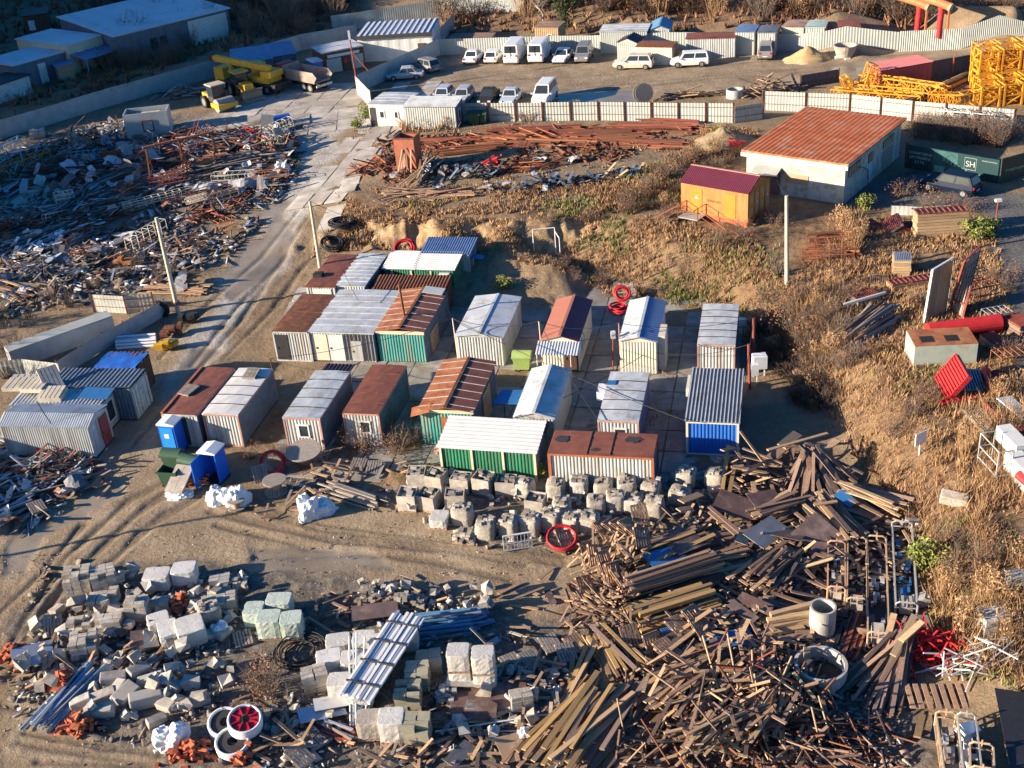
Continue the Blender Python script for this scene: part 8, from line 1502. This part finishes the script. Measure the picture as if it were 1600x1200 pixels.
for x, y, sc, lb in ((1525,375,1.5,'yellow green bush beside the rusty lamp post'),(1545,365,1.2,'yellow green bush at the roadway corner'),(1450,880,1.3,'green bush in straw grass beside the weathered block'),(790,450,1.1,'light green bush behind the silver pitched shed'),(848,745,.8,'yellow green weed between green shed and container'),(655,1,.1,''),(335,700,.6,'small green clump between the two toilets'),(505,690,.7,'green weed at the window cabin right corner'),(600,655,.9,'green weed tuft before the red brown cabin'),(572,185,1.2,'olive bush at the guard booth corner'),(560,200,1.1,'olive bush left of the booth ramp'),(1350,325,1.2,'bright green bush under the workshop lamp post'),(1160,505,.6,'green tuft beside the back right cabin'),(780,735,.7,'green weed before the green shed front')):
    if lb: plant('green',(x,y),sc,lb,None)
for x, y, sc in ((600,680,1.3),(575,690,1.2),(80,470,1.3),(110,480,1.2),(20,560,1.5),(10,590,1.5),(150,450,1.0),(270,430,1.1),(250,440,1.0),(1215,430,1.2),(1290,520,1.1),(650,650,.9),(1200,500,1.2),(1185,520,1.2),(220,415,1.0),(205,430,1.0)): plant('bare',(x,y),sc,'leafless thin twigged bush',SG_+' leafless')
for i in range(34):
    x = U(1425,1600); y = 200+(x-1425)*.10+U(-8,20); plant('russet' if i%2 else 'bare',(x,y),U(1.1,1.6),'dark tangled bush behind the green hoarding' if i%2 else 'leafless thin twigged bush',SG_+' hoarding' if i%2 else SG_+' leafless')
for i in range(46):
    x = U(150,560); y = 120-(x-150)*.19+U(-34,0); 
    plant('russet' if i%3 == 0 else 'bare',(x,y),U(1.5,2.6),'dark bush on the shaded bank at upper left' if i%3 == 0 else 'leafless thin twigged bush',SG_+' upper left' if i%3 == 0 else SG_+' leafless')
for k, (i, q, z) in enumerate(((2,(1075,659),2.6),(0,(935,656),2.6),(3,(804,652),2.7),(4,(549,581),2.6),(2,(783,527),2.6),(6,(1090,538),2.5),(1,(903,532),2.6),(5,(1153,661),2.6))): cable('overhead_cable',['cable from the teal post to the blue fronted shed','cable from the salmon cabin post down to a silver cabin','cable from the white thin post to the pitched shed','cable from the dark post to the window cabin','cable from the teal post to the silver pitched shed','cable between the rusted post and the back right cabin','cable from the pink post to the salmon roofed cabin','short cable from the red post to the blue fronted shed'][k], YW[i], gp(*q,z), .35, .02)
# far hillside scrub, one mass that nobody could count
def mass(name, polys, n, kinds, smin, smax, label):
    V = []; F = []; MI = []; mats = []; cnt = 0
    src = []
    for k in kinds:
        for me in shrub(k):
            if me is None: continue
            nv = len(me.vertices); co_ = np.zeros(nv*3, np.float32); me.vertices.foreach_get('co', co_); fs = np.array([list(p.vertices) for p in me.polygons if len(p.vertices) == 4], np.int32)
            if me.materials[0] not in mats: mats.append(me.materials[0])
            src.append((k, co_.reshape(-1,3), fs, mats.index(me.materials[0])))
    for s in polys:
        q = wpoly(s); xs = [p[0] for p in q]; ys = [p[1] for p in q]; c = 0
        for _ in range(n*6):
            if c >= n: break
            x, y = U(min(xs),max(xs)), U(min(ys),max(ys))
            if not inpoly(np.array([x]),np.array([y]),q)[0]: continue
            c += 1; sc = U(smin,smax); an = U(0,6.28); k = R.choice(kinds); ca, sa = math.cos(an)*sc, math.sin(an)*sc; z = zat(x,y)
            for kk, co_, fs, mi in src:
                if kk != k: continue
                V.append(np.stack([co_[:,0]*ca-co_[:,1]*sa+x, co_[:,0]*sa+co_[:,1]*ca+y, co_[:,2]*sc*.9+z],-1)); F.append(fs+cnt); MI.append(np.full(len(fs),mi)); cnt += len(co_)
    stuff(bigmesh(name, np.concatenate(V), np.concatenate(F), mats, None, np.concatenate(MI)), label, 'scrub')
mass('undergrowth',["690,40 815,32 850,18 915,18 990,20 1200,38 1420,38 1610,36 1610,-60 690,-60"],270,['russet','russet','bare','straw'],1.6,3.2,'brown scrub covering the far hillside')
mass('thicket',["200,70 330,50 480,25 560,20 560,-30 120,-30"],70,['bare','russet','bare'],2.0,3.6,'dark thicket on the shaded upper left bank')
mass('brush',["1190,440 1310,450 1340,590 1290,650 1215,545","1050,250 1165,212 1140,300 1050,330 950,330","1185,500 1235,560 1290,640 1250,640 1180,540"],40,['russet','russet','straw','bare'],.5,1.15,'tangled russet brush on the slopes')
# trees
def tree_mesh(seed, H_, lev=4, spread=.6, leaf=None, r0=.16, nl=0):
    rr = random.Random(seed); t = MB(); c = MB(); f = MB()
    def grow(p, d, l, r, k):
        e = p+d*l; mid = p+d*l*.5+Vector((rr.uniform(-.06,.06),rr.uniform(-.06,.06),0))*l; (t if k < 2 else c).tube([p,mid,e],[r,r*.82,r*.62],6 if k < 2 else 3,0,cap=False)
        if k >= lev:
            if leaf: leafcloud(f, e, .55, nl, .09)
            return
        for _ in range(rr.choice((2,3,3)) if k else rr.choice((3,4))):
            a = Vector((rr.gauss(0,1),rr.gauss(0,1),rr.gauss(.25,.5))).normalized(); dd = (d*(1-spread)+a*spread+Vector((0,0,.12))).normalized(); s_ = rr.uniform(.55,1); grow(p.lerp(e,s_), dd, l*rr.uniform(.55,.8), r*.55, k+1)
    grow(Vector((0,0,-.3)), Vector((rr.uniform(-.08,.08),rr.uniform(-.08,.08),1)).normalized(), H_*.36, r0, 0)
    return t, c, f
TM = []
for sd in (1,2,3): t, c, f = tree_mesh(sd,7.5,5,.62); TM.append((t.mesh('trunk',M_twig), c.mesh('twigs',M_twig)))
def bare_tree(q, sc, label, group=None, kind=0, rz=0):
    a = q if isinstance(q, Vector) else P(*q); r = thing('bare_tree', label, 'tree', a, rz, group); r.scale = (sc,)*3; put('trunk', TM[kind][0], r); put('crown', TM[kind][1], r)
for i, (x, y, sc, lb) in enumerate(((212,82,1.1,'leafless tree standing against the long white roof'),(190,88,.7,'smaller leafless tree left of the one against the roof'),(80,95,.8,'leafless tree between the two left white roofs'),(262,62,.7,'leafless tree before the pale warehouse facade'),(330,55,.9,'leafless tree at the dark bank right of the warehouse'),(20,20,.8,'leafless tree behind the small dark shed'),(95,20,.8,'leafless tree at the top left behind the warehouse'),(430,40,.9,'leafless tree on the dark bank above the blue roofs'),(130,115,.6,'low leafless tree just behind the grey fence'),(25,180,.6,'leafless sapling behind the fence, far left'),(50,175,.6,'second leafless sapling behind the fence, far left'))): bare_tree((x,y),sc,lb,None,i%3,i*1.3)
a = P(858,48)
t, c, f = tree_mesh(9,7.0,5,.7); r = thing('pale_tree','pale leafless spreading tree beside the ivy covered one','tree',a+Vector((-.6,.5,0))); t.build('trunk',M_twigl,r); c.build('crown',M_twigl,r)
r = thing('ivy_tree','ivy covered dark green tree above the wooden hut','tree',P(881,56)); m = MB(); m.tube([(0,0,-.3),(.1,0,2.5),(-.2,.1,5.2)],[.2,.16,.06],8); m.tube([(.1,0,2),(1.2,.2,5)],[.1,.04],6); m.build('trunk',M_twig,r); m = MB()
for p, rr_, n in (((0,0,1.6),.9,300),((.1,0,2.8),1.1,380),((-.4,.1,3.9),1.0,340),((1.0,.2,3.9),.9,280),((-.7,.1,5.0),.6,160),((1.2,.2,5.0),.6,160),((.3,.1,4.8),.6,140)): leafcloud(m,p,rr_*1.1,int(n*1.3),.12,0,1.0)
m.build('crown',M_leaf,r)
# ================================================================ beyond the left edge of the view: what casts the long shadows
o = thing('apartment_block','tall apartment block standing beyond the left edge','building',(-125,130,2)); m = MB(); m.bx(0,20,0,168,-2,27); m.build('wall',M_concw,o); m = MB(); m.bx(-.4,20.4,-.4,168.4,27,27.6); m.build('roof',M_dark,o)
for i, (x, y, lx, ly, h, lb) in enumerate(((-74,100,14,29,8.6,'grey depot hall beyond the left edge, north one'),(-57,57,13,10,4.2,'low store shed beyond the left edge'))):
    o = thing('depot_hall',lb,'building',(x,y,zat(x,y))); m = MB(); m.bx(0,lx,0,ly,-.5,h); m.build('wall',M_concw,o); m = MB(); m.bx(-.3,lx+.3,-.3,ly+.3,h,h+.3); m.build('roof',M_dark,o)
DT = []
for sd in (5,6): t, c, f = tree_mesh(sd,9.5,4,.6,True,.2,26); DT.append((t.mesh('trunk',M_twig), c.mesh('branches',M_twig), f.mesh('crown',M_leaf)))
for i, (x, y, sc) in enumerate(((-52,83,.72),(-54,86.5,.85),(-56,90,.95),(-58,94.5,.9),(-68,105,1.35),(-68,113,1.45),(-69,121,1.4),(-70,129,1.5),(-72,137,1.5),(-60,74,.8),(-48,47,.6),(-50,42,.7))):
    r = thing('leafy_tree','leafy tree in the row beyond the left edge','tree',(x,y,zat(x,y)),i*1.1,'trees beyond the left edge'); r.scale = (sc,)*3
    for nm, me in zip(('trunk','branches','crown'), DT[i%2]): put(nm, me, r)
m = MB(); m.cyl((0,0,-.4),(0,0,8.3),.16,.11,10); r = thing('utility_pole','tall pole beyond the left edge','pole',(-45,54.6,0)); m.build('shaft',M_pole,r)
